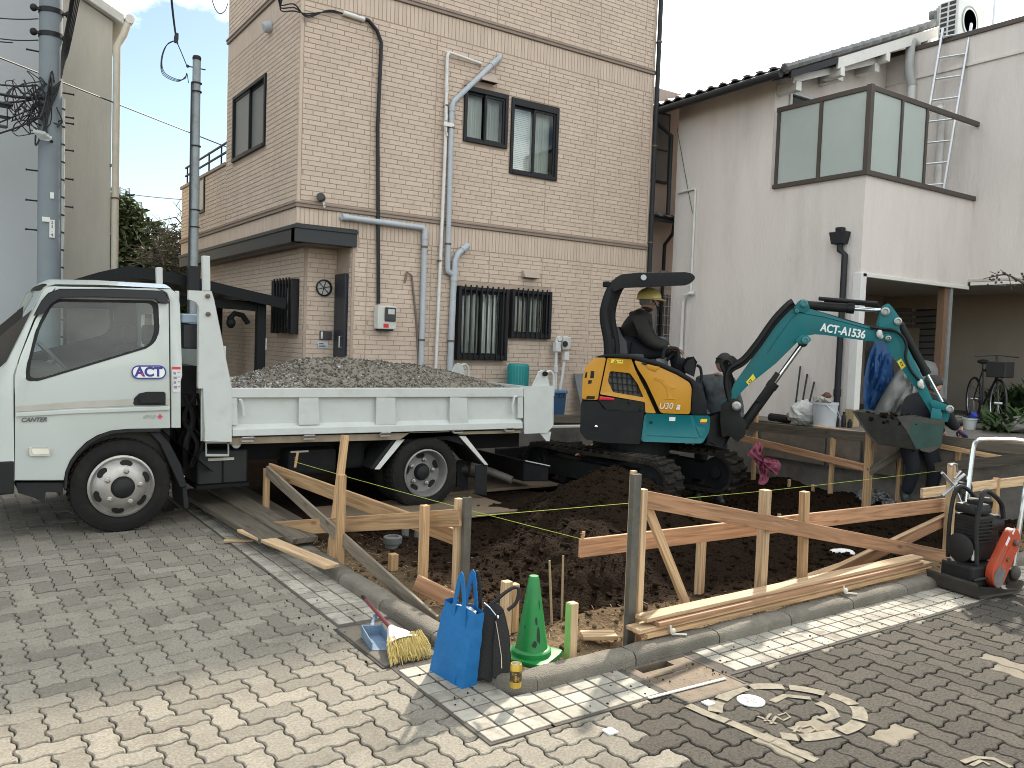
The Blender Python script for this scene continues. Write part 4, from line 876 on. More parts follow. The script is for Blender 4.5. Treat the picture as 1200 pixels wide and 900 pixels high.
mb = MB(); mb.hexa([(9.3, 9.95, 3.6), (11, 9.95, 3.6), (11, 10.39, 3.72), (9.3, 10.39, 3.72), (9.3, 9.95, 3.66), (11, 9.95, 3.66), (11, 10.39, 3.8), (9.3, 10.39, 3.8)]); mb.build('canopy', M_pipe_d, gapw)
for k in range(9):
    o = inst(kd, 'roof_tile', gapw, V((9.3+k*.19, 9.93, 3.67))-V((9.9, 10.4, TZ)), pi/2); o.rotation_euler = (.25, 0, 0)
pipe(gapw, 'downpipe', [V((10.0, 9.98, 3.6)), V((10.0, 10.0, 3.45)), V((10.12, 10.3, 3.3)), V((10.12, 10.33, 1.0))], .032, M_pipe_d)
mb = MB(); mb.box((10.02, 10.24, 2.72), (10.14, 10.31, 2.86)); mb.box((10.17, 10.24, 2.72), (10.29, 10.31, 2.86)); mb.build('wall_lamp', mat('lamp_housing', (.3, .3, .3), .3), gapw, bev=.01)

# --- ladder on the balcony, air conditioner, roof mast
ld = thing('ladder', 'aluminium ladder leaning against the pink parapet wall', 'ladder', (12.1, 6.9, 3.6))
M_alu = mat('aluminium', (.62, .63, .64), .35, .8, var=.08, scale=20)
la, lb = V((11.95, 7.02, 3.61)), V((12.44, 6.98, 6.5)); wv = V((.12, -.36, 0)); 
for s_ in (0, 1):
    mb = MB(); mb.bar(la+wv*s_, lb+wv*s_, .03, .065, wv.cross(lb-la)); mb.build('stile', M_alu, ld, bev=.004)
for k in range(9):
    t = .06+k*.112; q = la.lerp(lb, t); mb = MB(); mb.tube([q+wv*.045, q+wv*.955], .016, 8); mb.build('rung', M_alu, ld, smooth=True)
ac = thing('air_conditioner', 'white air conditioner outdoor unit on the pink parapet roof', 'air conditioner', (13.0, 7.0, 6.38))
x0, x1, y0, y1, z0, z1 = 12.62, 13.4, 6.86, 7.16, 6.4, 6.98
M_acw = mat('ac_white', (.66, .68, .66), .45, var=.04)
mb = MB(); mb.box((x0, y0, z0), (x1, y1, z1)); mb.build('case', M_acw, ac, bev=.02, seg=2)
mb = MB(); mb.lathe([(.235, 0), (.235, .012), (.215, .014), (.215, -.0)], (x0+.34, y0-.001, z0+.29), (0, -1, 0), 28, cap=False); fg = mb.build('fan_ring', mat('ac_grey', (.32, .35, .34), .5), ac)
mb = MB(); mb.lathe([(.212, .0015), (.212, .003)], (x0+.34, y0, z0+.29), (0, -1, 0), 28); mb.build('fan_recess', mat('ac_dark', (.34, .36, .355), .6), fg)
for k in range(7):
    mb = MB(); mb.lathe([(.03*(k+1)-.003, .006), (.03*(k+1)+.003, .006), (.03*(k+1)+.003, .01), (.03*(k+1)-.003, .01)], (x0+.34, y0, z0+.29), (0, -1, 0), 24); mb.build('grille_ring', M_acw, fg)
for i in range(2):
    for k in range(7):
        mb = MB(); mb.box((x0-.004, y0+.04+i*.13, z0+.05+k*.075), (x0-.0005, y0+.14+i*.13, z0+.1+k*.075)); mb.build('side_slot', mat('slot_dark', (.04, .04, .045), .7), ac)
mb = MB(); mb.box((x0+.08, y0-.02, 6.37), (x0+.14, y1+.02, 6.399)); mb.box((x1-.14, y0-.02, 6.37), (x1-.08, y1+.02, 6.399)); mb.build('feet', M_dark, ac)
mast = thing('antenna_mast', 'thin grey antenna mast with bracket rising beside the air conditioner', 'antenna', (13.35, 6.7, 6.34))
mb = MB(); mb.tube([(13.35, 6.7, 6.34), (13.35, 6.7, 9.2)], .022, 8); mb.build('mast', M_alu, mast, smooth=True)
mb = MB(); mb.tube([(13.3, 6.7, 7.5), (14.1, 6.1, 7.95)], .012, 6)
for k in range(4): q = V((13.5+k*.18, 6.55-k*.135, 7.62+k*.1)); mb.tube([q+V((.1, .16, 0)), q-V((.1, .16, 0))], .006, 6)
mb.build('antenna_arm', M_alu, mast)
# ================================================================== left-hand background: grey building, poles, wires, carport, trees
M_grey = mat('grey_stucco', (.52, .5, .44), .92, var=.1, scale=.9, bump=.4, bscale=25, stretch=(1.2, 1.2, .25), dirt=((.38, .365, .33), .7, 1.2))
M_grey2 = mat('blue_grey_stucco', (.42, .445, .46), .92, var=.05, scale=.7, bump=.2, bscale=30)
GY = 14.6
gx1 = U(129, 300, Y=GY).x; ct = U(134, 18, Y=GY); c0 = U(108, 0, Y=GY)
sl_ = (c0.z-ct.z)/(c0.x-ct.x)
gb = thing('building', 'grey stucco building with white corner downpipe behind the utility pole', 'building', (-4, GY, 0))
xl = -1.0; zt_ = ct.z+sl_*(xl-ct.x)
mb = MB(); mb.prism([(xl, GY, 0), (gx1, GY, 0), (gx1, GY, ct.z-.1), (xl, GY, zt_-.1)], (0, 9, 0)); mb.build('wall', M_grey, gb)
mb = MB(); mb.prism([(xl, GY-.14, zt_-.1), (ct.x+.12, GY-.14, ct.z-.15), (ct.x+.12, GY-.14, ct.z+.0), (xl, GY-.14, zt_+.05)], (0, 9.3, 0)); mb.build('eave', mat('eave_white', (.6, .6, .56), .6), gb, bev=.01)
mb = MB(); mb.tube([V((ct.x+.2, GY-.16, ct.z-.05)), V((ct.x+.2, GY+9, ct.z-.05))], .07, 10); mb.build('gutter', M_white, gb, smooth=True)
pipe(gb, 'downpipe', [V((ct.x+.18, GY-.1, ct.z-.1)), V((ct.x+.12, GY-.1, ct.z-.3)), V((gx1+.05, GY-.1, ct.z-.5)), V((gx1+.05, GY-.1, 0))], .055, mat('cream_pipe', (.62, .58, .48), .6), [V((gx1+.05, GY-.1, z)) for z in (3.6, 2.0)])
mb = MB()
for z in (2.05, 4.1): mb.box((gx1-.02, GY-.035, z), (gx1+.03, GY-.001, z+.04))
mb.box((gx1-1.0, GY-.006, 2.6), (gx1-.93, GY-.001, 2.63)); mb.build('wall_marks', M_trim, gb)
gb2 = thing('building', 'smooth blue grey building wall left of the utility pole', 'building', (-6, 13.4, 0))
g2x = U(52, 200, Y=13.6).x; mb = MB(); mb.box((-12, 13.6, 0), (g2x, 14.3, 11)); mb.build('wall', M_grey2, gb2)

# utility pole
PYY = 12.6
up = U(58.5, 200, Y=PYY); r_ = .128
upole = thing('utility_pole', 'thick grey concrete utility pole with cables and climbing steps', 'utility pole', (up.x, PYY, 0))
M_pole = mat('pole_concrete', (.2, .235, .26), .75, var=.12, scale=3, dirt=((.15, .16, .17), .4, 6))
mb = MB(); mb.tube([(up.x, PYY, 0), (up.x, PYY, 9.5)], [.15, .125], 20); mb.build('pole', M_pole, upole, smooth=True)
pipe(upole, 'cable_cover', [V((up.x+.14, PYY-.03, 0)), V((up.x+.14, PYY-.03, 4.55))], .028, mat('cover_grey', (.42, .44, .43), .6)); mb = MB()
for k in range(18): mb.lathe([(.031, -.012), (.031, .012)], (up.x+.14, PYY-.03, .5+k*.23), (.25, 0, 1), 10)
mb.build('cable_band', M_pipe_d, upole, kind='stuff')
for k, (px, py) in enumerate(((34, 63), (74, 106), (76, 134), (74, 141), (74, 173), (34, 202), (74, 207), (34, 237), (74, 240), (34, 271))):
    z = U(58, py, Y=PYY).z; sx = -1 if px < 58 else 1; mb = MB(); mb.tube([(up.x+sx*.11, PYY, z), (up.x+sx*.27, PYY, z)], .011, 6); mb.lathe([(.016, 0), (.016, .012)], (up.x+sx*.265, PYY, z), (sx, 0, 0), 8); mb.build('step_bolt', M_dark, upole)
for py in (14, 42):
    z = U(58, py, Y=PYY).z; mb = MB(); mb.lathe([(.142, -.03), (.147, -.03), (.147, .03), (.142, .03)], (up.x, PYY, z), n=20)
    for sx in (-1, 1): mb.ell((up.x+sx*.2, PYY-.04, z), (.045, .035, .05), 10, 6); mb.box((up.x+sx*.16-.03, PYY-.06, z-.015), (up.x+sx*.16+.03, PYY-.02, z+.015))
    mb.build('clamp_band', M_dark, upole, smooth=True)
mb = MB(); q = U(61, 229, Y=PYY-.16); mb.box(q-V((.022, 0, .04)), q+V((.022, .008, .04))); mb.build('plate', mat('pole_plate', (.75, .75, .73), .5), upole)
q = U(61, 268, Y=PYY-.16); mb = MB(); mb.box(q-V((.03, 0, .115)), q+V((.03, .008, .115))); pl_ = mb.build('number_plate', mat('pole_plate', (.75, .75, .73), .5), upole)
q = U(54, 257, Y=PYY-.16); mb = MB(); mb.box(q-V((.045, 0, .03)), q+V((.045, .008, .03))); pl2 = mb.build('number_plate', mat('pole_plate', (.75, .75, .73), .5), upole)
def text(s, name, o, ex, ez, size, m, parent, ext=.0015, shear=0, align='CENTER', sp=1.0, off=0.0, sx=1.0):
    """raised lettering on a surface: o centre, ex reading direction, ez letter-up direction"""
    cu = bpy.data.curves.new(name, 'FONT'); cu.body = s; cu.size = size; cu.extrude = ext; cu.align_x = align; cu.align_y = 'CENTER'; cu.shear = shear; cu.space_character = sp; cu.offset = off
    cu.materials.append(m); ob = bpy.data.objects.new(name, cu); C.objects.link(ob); ex = V(ex).normalized(); ez = V(ez); ez = (ez-ex*ez.dot(ex)).normalized(); n_ = ex.cross(ez)
    base = V((0, 0, 0)); r = parent
    while r is not None: base += r.location; r = r.parent
    p_ = V(o)-base
    ob.parent = parent; ob.matrix_local = Matrix(((ex.x*sx, ez.x, n_.x, p_.x), (ex.y*sx, ez.y, n_.y, p_.y), (ex.z*sx, ez.z, n_.z, p_.z), (0, 0, 0, 1)))
    return ob
M_ink = mat('ink_dark', (.05, .05, .07), .6)
q = U(61, 268, Y=PYY-.17)
for k, ch in enumerate('23-4'): text(ch, 'plate_text', q+V((0, 0, .08-.053*k)), (1, 0, 0), (0, 0, 1), .055, M_ink, upole)
# street lamp head on the pole
lamp = thing('street_lamp', 'small flat street lamp head on the utility pole', 'street lamp', U(47, 160, Y=PYY-.3))
q0 = U(38, 155, Y=PYY-.42); q1 = U(58, 165, Y=PYY-.2); mb = MB(); d_ = (q1-q0); sdv = V((-.3, .55, .12)).normalized()
mb.prism([q0, q0+V((.14, .1, .02)), q1+V((.03, .0, .02)), q1-V((.0, .02, .02)), q1-V((.12, .1, .03))], (0, 0, .045)); mb.build('lamp_shade', mat('lamp_white', (.6, .66, .66), .4), lamp, bev=.01)
mb = MB(); mb.tube([q1+V((0, 0, .02)), V((up.x+.02, PYY-.1, q1.z))], .018, 8); mb.build('arm', M_dark, lamp)
# transformer boxes / cable closures at the frame edge and the tangle of cables
clo = thing('cable_closure', 'black cable closure boxes hung on the overhead cables', 'cable box', U(5, 125, Y=PYY-.1))
for (a, b) in (((-60, 110), (15, 127)), ((-60, 127), (12, 139))):
    mb = MB(); p0 = U(*a, Y=PYY-.1); p1 = U(*b, Y=PYY-.1); mb.box((p0.x, PYY-.2, p1.z+.005), (p1.x, PYY, p0.z-.005)); mb.build('box', mat('closure_black', (.02, .02, .022), .6), clo, bev=.015)
mb = MB(); p0 = U(-60, 140, Y=PYY-.1); p1 = U(9, 148, Y=PYY-.1); mb.box((p0.x, PYY-.17, p1.z), (p1.x, PYY-.04, p0.z)); mb.build('cover', mat('closure_grey', (.12, .12, .12), .6), clo, bev=.01)
M_cab = mat('cable_black', (.018, .018, .02), .6)
rr = random.Random(5); tang = MB()
def cab(a, b, r, s_=0., mbx=None, n=8):
    (mbx or tang).tube(sag(a, b, s_, n), r, 5, cap=False)
P = lambda px, py, dy=0.: U(px, py, Y=PYY+dy)
for (x0, y0), (x1, y1), r in (((-40, 14), (45, 22), .008), ((-40, 36), (45, 47), .008), ((-40, 90), (44, 100), .012), ((-40, 97), (50, 115), .02), ((-30, 118), (50, 114), .014), ((-40, 165), (62, 130), .012), ((-40, 160), (60, 118), .01), ((-40, 38), (15, 50), .008)):
    cab(P(x0, y0, -.2), P(x1, y1, -.12), r, rr.uniform(.0, .06))
for k in range(26):
    a = P(rr.uniform(8, 44), rr.uniform(92, 165), rr.uniform(-.3, .1)); b = P(rr.uniform(20, 68), rr.uniform(95, 150), rr.uniform(-.2, -.1)); m1 = a.lerp(b, .3)+V((rr.uniform(-.15, .15), 0, rr.uniform(-.3, .25))); m2 = a.lerp(b, .7)+V((rr.uniform(-.15, .15), 0, rr.uniform(-.3, .25)))
    tang.tube(bez([a, m1, m2, b], 5), rr.choice((.006, .008, .011)), 5, cap=False)
for k in range(6):
    tang.tube(bez([P(72+k*.8, 92-k*4, -.16), P(73+k*1.5, 60, -.2), P(80+k*1.8, 20, -.4), P(86+k*2.2, -20, -.7)], 5), .012 if k < 2 else .008, 5, cap=False)
for k in range(7):
    tang.tube(bez([P(71, 95, -.14), P(66-k*2, 112, -.16), P(60-k*1.5, 125+k*4, -.17), P(52+k, 150+k*2, -.17)], 4), .006, 5, cap=False)
tang.build('cable_tangle', M_cab, kind='stuff')
# steel service pole with its drop wire
SY = 10.25
sp_ = U(227, 300, Y=SY); zt2 = U(227, 68, Y=SY).z
spole = thing('service_pole', 'slim galvanised service pole between the truck and the tan house', 'pole', (sp_.x, SY, 0))
M_galv = mat('pole_galvanised', (.27, .3, .31), .6, .3, var=.18, scale=6, dirt=((.13, .13, .12), .5, 9))
mb = MB(); mb.tube([(sp_.x, SY, 0), (sp_.x, SY, zt2)], [.058, .045], 16); mb.build('pole', M_galv, spole, smooth=True)
mb = MB(); mb.lathe([(.047, 0), (.049, .03), (.04, .05)], (sp_.x, SY, zt2-.02)); mb.build('cap', M_dark, spole)
for py in (97, 107, 171, 246, 266):
    z = U(227, py, Y=SY).z; mb = MB(); mb.lathe([(.058, -.006), (.062, -.006), (.062, .006), (.058, .006)], (sp_.x, SY, z), n=16); mb.build('strap', M_dark, spole)
mb = MB(); mb.box((sp_.x-.065, SY-.065, 1.95), (sp_.x+.065, SY+.065, 2.32)); mb.build('sleeve', M_dark, spole, bev=.01)
pipe(spole, 'pole_cable', [V((sp_.x-.06, SY-.03, U(222, 97, Y=SY).z)), V((sp_.x-.062, SY-.03, .2))], .01, M_cab)
mb = MB(); z = U(227, 79, Y=SY).z; mb.tube([(sp_.x-.09, SY, z), (sp_.x+.1, SY, z)], .007, 6); mb.lathe([(.018, -.004), (.018, .004)], (sp_.x-.1, SY, z), (0, 1, 0), 12); mb.build('hook_bolt', M_dark, spole)
S = lambda px, py, dy=0.: U(px, py, Y=SY+dy)
dw = MB()
dw.tube([S(219, 77), S(212, 60), S(208, 51)], .006, 5); dw.tube(sag(S(208, 51), U(196, -60, Y=7), .1), .01, 6); dw.lathe([(.02, -.05), (.026, 0), (.02, .06)], S(206.5, 45), (.1, 0, 1), 8)
for k in range(3): dw.tube(bez([S(206, 47), S(196-k*.8, 52+k), S(190-k*.6, 70), S(193-k, 85+k*1.2), S(208, 93+k*1.2), S(217, 92-k), S(219, 86), S(221, 97)], 5), .0045, 5, cap=False)
tag(dw.build('drop_wire', M_cab), 'looped black service drop wire at the top of the slim pole', 'wire')
w2 = MB(); cab(U(-40, 52, Y=PYY-.3), V((9, 22, U(265, 205, Y=22).z)), .011, .0, w2); tag(w2.build('overhead_wire', M_cab), 'single black overhead wire sloping down across the sky', 'wire')
w4 = MB(); w4.tube(bez([U(246, -8, Y=9), U(252, 10, Y=9), U(258, 16, Y=9), U(264, 12, Y=9.3), U(267, 4, Y=9.6)], 5), .005, 5); tag(w4.build('loop_wire', M_cab), 'thin hanging loop of wire beside the top of the tan house', 'wire')
w3 = MB(); cab(U(140, 226, Y=60), U(262, 236, Y=52), .03, .1, w3); tag(w3.build('power_line', mat('line_grey', (.3, .32, .33), .7)), 'faint power line far beyond the trees', 'wire')
# lattice masts far away
def mast_(px, pyt, Yd, w, h, label):
    q = U(px, pyt, Y=Yd); t = thing('lattice_mast', label, 'pylon', (q.x, Yd, 0)); M_l = mat('mast_grey', (.2, .22, .24), .6, .4)
    for sx in (-1, 1):
        mb = MB(); mb.box((q.x+sx*w-.035, Yd-.035, 0), (q.x+sx*w+.035, Yd+.035, q.z)); mb.build('leg', M_l, t)
    mb = MB(); z = q.z-h; k = 0
    while z < q.z: mb.bar((q.x-w, Yd, z), (q.x+w, Yd, min(q.z, z+.45)), .03, .03); mb.bar((q.x+w, Yd+.05, z), (q.x-w, Yd+.05, min(q.z, z+.45)), .03, .03); z += .45
    mb.build('bracing', M_l, t, kind='stuff')
mast_(146, 220, 60, .28, 7, 'taller grey lattice mast above the dark tree'); mast_(159, 236, 62, .36, 5, 'shorter grey lattice mast beside the dark tree')

# carport
cp_ = thing('carport', 'black framed carport with low arched roof beside the tan house', 'carport', (2.5, 10.55, 0))
M_cpt = mat('carport_black', (.008, .0095, .011), .55, var=.08, spec=.2)
for x, y in ((3.36, 10.6), (3.36, 12.6), (1.5, 14.2), (3.36, 14.2)):
    mb = MB(); mb.box((x-.055, y-.055, 0), (x+.055, y+.055, 2.05)); mb.build('post', M_cpt, cp_, bev=.006)
ar = [(1.15, 2.02), (1.45, 2.14), (1.75, 2.235), (2.1, 2.22), (2.5, 2.16), (3.0, 2.07), (3.6, 1.97)]
for k, (a, b) in enumerate(zip(ar, ar[1:])):
    mb = MB(); mb.hexa([(a[0], 10.4, a[1]), (b[0]-.004, 10.4, b[1]), (b[0]-.004, 14.6, b[1]), (a[0], 14.6, a[1]), (a[0], 10.4, a[1]+.02), (b[0]-.004, 10.4, b[1]+.02), (b[0]-.004, 14.6, b[1]+.02), (a[0], 14.6, a[1]+.02)]); mb.build('roof_panel', mat('carport_sheet', (.04, .04, .04), .4, var=.1), cp_)
mb = MB(); mb.prism([(x, 10.36, z-.09) for x, z in ar]+[(x, 10.36, z+.04) for x, z in ar[::-1]], (0, .035, 0)); mb.build('fascia', M_cpt, cp_)
mb = MB(); mb.hexa([(1.6, 10.56, 1.9), (3.3, 10.56, 1.84), (3.3, 10.64, 1.84), (1.6, 10.64, 1.9), (1.6, 10.56, 2.0), (3.3, 10.56, 1.96), (3.3, 10.64, 1.96), (1.6, 10.64, 2.0)]); mb.build('beam', M_cpt, cp_); mb = MB(); mb.box((1.6, 12.5, 1.95), (3.3, 12.6, 2.05)); mb.build('beam', M_cpt, cp_)
mb = MB(); mb.tube([(2.98, 10.66, 1.72), (3.05, 10.66, 1.8), (3.15, 10.66, 1.78), (3.22, 10.66, 1.68)], .035, 8); mb.ell((3.0, 10.64, 1.68), (.06, .05, .07), 10, 6); mb.build('lamp', M_cpt, cp_, smooth=True)
mb = MB(); mb.box((3.415, 10.55, 1.35), (3.425, 10.65, 1.5)); mb.build('switch_plate', M_white, cp_)
# beige block wall behind the carport
bw = thing('garden_wall', 'beige block garden wall behind the carport', 'wall', (1, 15.6, 0)); mb = MB(); mb.box((-.5, 15.6, 0), (3.4, 15.75, 1.75)); mb.build('wall', mat('block_beige', (.4, .36, .28), .9, var=.1, scale=3), bw)

# trees
def leaf_mat(name, col): return mat(name, col, .7, var=.3, scale=3, rnd=.45, spec=.3)
def tree(name, label, x, y, h, lobes, col, leaf, n, trunk_h, bare=0, seed=1, trunk_col=(.06, .045, .035)):
    rt = random.Random(seed); t = thing(name, label, 'tree', (x, y, 0)); M_b = mat('bark_%d' % seed, trunk_col, .9, var=.3, scale=8)
    mb = MB(); mb.tube([(x, y, 0), (x+.05, y, trunk_h*.5), (x-.03, y, trunk_h)], [.16, .12, .09], 8)
    for lx, ly, lz, lr in lobes:
        c = V((x+lx, y+ly, lz)); mb.tube(bez([V((x, y, trunk_h*.8)), V((x, y, trunk_h)).lerp(c, .5)+V((0, 0, .15)), c], 3), [.07]*3+[.05]*3+[.025], 6)
    if bare:
        for k in range(bare):
            lx, ly, lz, lr = rt.choice(lobes); a = V((x+lx, y+ly, lz)); d = V((rt.gauss(0, 1), rt.gauss(0, .7), abs(rt.gauss(.6, .6)))).normalized(); b = a+d*lr*rt.uniform(.6, 1.35)
            m_ = a.lerp(b, .5)+V((rt.gauss(0, .1), 0, rt.gauss(0, .1))); mb.tube([a, m_, b], [.022, .014, .005], 4)
            for q in range(4): s0 = a.lerp(b, rt.uniform(.35, .95)); mb.tube([s0, s0+V((rt.gauss(0, .25), rt.gauss(0, .2), rt.gauss(.15, .2)))], [.008, .003], 3)
    mb.build('trunk', M_b, t, smooth=True, kind=None)
    lf = MB()
    for k in range(n):
        lx, ly, lz, lr = rt.choice(lobes); d = V((rt.gauss(0, 1), rt.gauss(0, 1), rt.gauss(0, 1))).normalized(); rad = lr*(rt.random()**.4)*(.85+.35*noise.noise(d*2.3+V((lx*3, ly, lz))))
        c = V((x+lx, y+ly, lz))+V((d.x*rad, d.y*rad, d.z*rad*.85)); s_ = leaf*rt.uniform(.6, 1.5); u = V((rt.gauss(0, 1), rt.gauss(0, 1), rt.gauss(0, .6))).normalized(); w = u.cross(V((rt.gauss(0, 1), rt.gauss(0, 1), rt.gauss(0, 1)))).normalized()
        lf.mesh([c-u*s_, c+w*s_*.45, c+u*s_, c-w*s_*.45], [(0, 1, 2, 3)])
    lf.build('crown', leaf_mat(name+'_leaf_%d' % seed, col), t)
def at_(px, py, Yd): return U(px, py, Y=Yd)
q = at_(160, 300, 21); tree('tree', 'dense dark green tree between the grey building and service pole', q.x, 21, 5, [(-.9, 0, 3.0, 1.0), (.0, .2, 3.6, 1.0), (-.5, .3, 4.2, .75), (.55, 0, 3.2, .9), (-.2, .3, 2.3, 1.1), (.8, .3, 2.2, 1.0), (-1.3, 0, 3.6, .7)], (.045, .068, .022), .085, 9000, 2.6, seed=11)
q = at_(236, 300, 19); tree('tree', 'thin bare twiggy tree beside the tan house', q.x, 19, 5, [(-.7, 0, 2.9, .9), (0, .3, 3.5, .9), (.5, 0, 3.0, .8), (-.2, 0, 2.3, .9), (.9, .2, 2.5, .8)], (.075, .085, .05), .05, 3400, 2.2, bare=150, seed=23, trunk_col=(.09, .075, .065))
q = at_(214, 322, 16.5); tree('shrub', 'bright green upright shrub behind the carport roof', q.x, 16.5, 3, [(-.3, 0, 1.9, .5), (.1, 0, 2.05, .5), (.4, .1, 1.8, .5), (.9, .2, 1.9, .6), (1.3, .2, 2.1, .6)], (.06, .1, .025), .06, 3800, 1.2, seed=31)
q = at_(265, 330, 24); tree('tree', 'green tree crown seen between service pole and overhang', q.x, 24, 4, [(-.5, 0, 2.4, 1.1), (.6, 0, 2.8, 1.1), (1.4, .4, 2.6, 1.0)], (.055, .08, .03), .09, 4000, 1.6, seed=41)
# ================================================================== the white tipper truck
def plate(mb, outer, holes, fn, d0, d1):
    """flat shape with holes; fn(u, v, d) gives the 3-D point; thickness from d0 to d1"""
    tmp = bmesh.new(); loops = [outer]+list(holes); flat = []
    for lp in loops:
        vs = [tmp.verts.new((p[0], p[1], 0)) for p in lp]; flat.append(vs)
        for i in range(len(vs)): tmp.edges.new((vs[i], vs[(i+1) % len(vs)]))
    bmesh.ops.triangle_fill(tmp, edges=tmp.edges[:], use_beauty=True)
    bmesh.ops.dissolve_limit(tmp, angle_limit=.001, verts=[], edges=[e for e in tmp.edges if len(e.link_faces) == 2]) if False else None
    tmp.verts.index_update(); co = [(v.co.x, v.co.y) for v in tmp.verts]; tri = [[v.index for v in f.verts] for f in tmp.faces]; n = len(co); tmp.free()
    vs = [fn(u, v, d0) for u, v in co]+[fn(u, v, d1) for u, v in co]; fs = tri+[[i+n for i in t[::-1]] for t in tri]; k = 0
    for lp in loops:
        m_ = len(lp); fs += [(k+i, k+(i+1) % m_, n+k+(i+1) % m_, n+k+i) for i in range(m_)]; k += m_
    return mb.mesh(vs, fs)
TYN, TYF = 6.86, 8.56                             # near and far side of the cab
def tx(px, py, Y=TYN): q = U(px, py, Y=Y); return (q.x, q.z)
def tp(pts, Y=TYN): return [tx(*p, Y) for p in pts]
truck = thing('truck', 'white dump truck with gravel load parked with its rear in the dug plot', 'truck', (2.4, 7.7, 0))
M_tw = mat('truck_white', (.5, .54, .515), .32, var=.03, scale=3, coat=.6, dirt=((.36, .33, .27), .4, 1.5))
M_bw = mat('bed_white', (.52, .545, .525), .5, var=.05, scale=5, dirt=((.36, .32, .26), .4, 7))
M_blk = mat('black_plastic', (.013, .0135, .015), .6, var=.2, scale=14, dirt=((.05, .043, .035), .4, 9), spec=.3)
M_ch = mat('chassis_black', (.01, .01, .011), .75, var=.3, scale=10, dirt=((.035, .03, .024), .5, 6), spec=.2)
M_tyre = mat('tyre_rubber', (.013, .0125, .012), .85, var=.25, scale=18, spec=.25, dirt=((.045, .037, .028), .55, 5), bump=.3, bscale=60)
M_rim = mat('rim_steel', (.4, .385, .36), .42, .7, var=.12, scale=12, dirt=((.2, .15, .11), .6, 9))
M_chr = mat('chrome', (.75, .75, .74), .15, 1., var=.03)
M_seat = mat('seat_fabric', (.03, .028, .026), .9, var=.15, scale=20)
M_cabin = mat('cabin_plastic', (.045, .04, .035), .8, var=.08, scale=8)
M_ctop = mat('cabin_lining', (.3, .28, .24), .9, var=.05)
M_tgl = glass('cab_glass', (.82, .87, .84))
def lean(z): return max(0, z-1.12)*.085+max(0, .75-z)*.02
def side(far):
    return (lambda x, z, d: V((x, TYF-lean(z)-d, z))) if far else (lambda x, z, d: V((x, TYN+lean(z)+d, z)))
arch = tp([(75, 563), (77, 552), (82, 540), (90, 529), (101, 518), (114, 510), (130, 504.5), (150, 502.5), (188, 502)])
front_x = .02
# outlines (measured on the near side plane)
door_o = tp([(17.5, 563), (17.5, 440), (24, 418), (42, 375), (57, 350), (64, 343), (72, 340), (190, 342.5), (197, 346), (199.5, 352), (199.5, 501.5)])
door_o += [q for q in arch[::-1][0:] if q[0] < door_o[-1][0]-.02]
win_o = rounded(tp([(29.5, 446), (31, 428), (43, 384), (58, 357), (66, 350), (187, 352), (188.5, 385), (185, 399), (177, 407), (42, 447.5)]), [.03, .06, .05, .05, .04, .05, .08, .06, .08, .06], 3)
frontp = tp([(-36, 563), (-36, 500), (-30, 462), (8, 424), (52, 337), (58, 334.5), (66, 335.5), (56, 347.5), (40, 374), (22.5, 416), (15.8, 440), (15.8, 563)])
rearp = tp([(201, 501.5), (201, 352), (198, 343), (192, 339.5), (186, 338), (203, 338.5), (210, 344), (213, 356), (214, 440), (212, 447), (212, 501.5)])
topp = tp([(66.5, 335.2), (186, 337.7), (192, 340.5), (72, 338.6), (64.5, 341)])
for far in (False, True):
    fn = side(far)
    if far: c_ = V((sum(p[0] for p in win_o), sum(p[1] for p in win_o)))/len(win_o); win_n, win_o = win_o, [(c_.x+.02+(a-c_.x)*.8, c_.y+.05+(b-c_.y)*.72) for a, b in win_o]
    mb = MB(); plate(mb, door_o, [win_o], fn, 0, .05); dr_ = mb.build('door', M_tw, truck, bev=.006, seg=2, smooth=True, ang=40)
    if not far: near_door = dr_
    mb = MB(); inn = [(V(a)*.93+V(c)*.07) for a, c in zip([V((*p, 0)) for p in win_o], [V((sum(p[0] for p in win_o)/len(win_o), sum(p[1] for p in win_o)/len(win_o), 0))]*len(win_o))]
    inn = [(q.x, q.y) for q in inn]
    plate(mb, win_o, [inn], fn, .004, .03); mb.build('window_seal', M_blk, dr_)
    mb = MB(); mb.mesh([fn(a, b, .014) for a, b in inn], [tuple(range(len(inn)))]); mb.build('window_pane', M_tgl, dr_)
    mb = MB(); plate(mb, frontp, [], fn, 0, .05); mb.build('front_pillar', M_tw, truck, bev=.006, seg=2, smooth=True, ang=40)
    mb = MB(); plate(mb, rearp, [], fn, 0, .05); plate(mb, topp, [], fn, .0, .05); mb.build('rear_pillar', M_tw, truck, bev=.008, seg=2, smooth=True, ang=40)
    mb = MB(); plate(mb, tp([(-36, 562), (-36, 425), (60, 345), (205, 345), (210, 501), (199, 501)]+[(188, 503), (150, 504), (114, 512), (90, 531), (78, 562)]), [win_o], fn, .052, .058); mb.build('door_inner', M_cabin, truck)
fn = side(False)
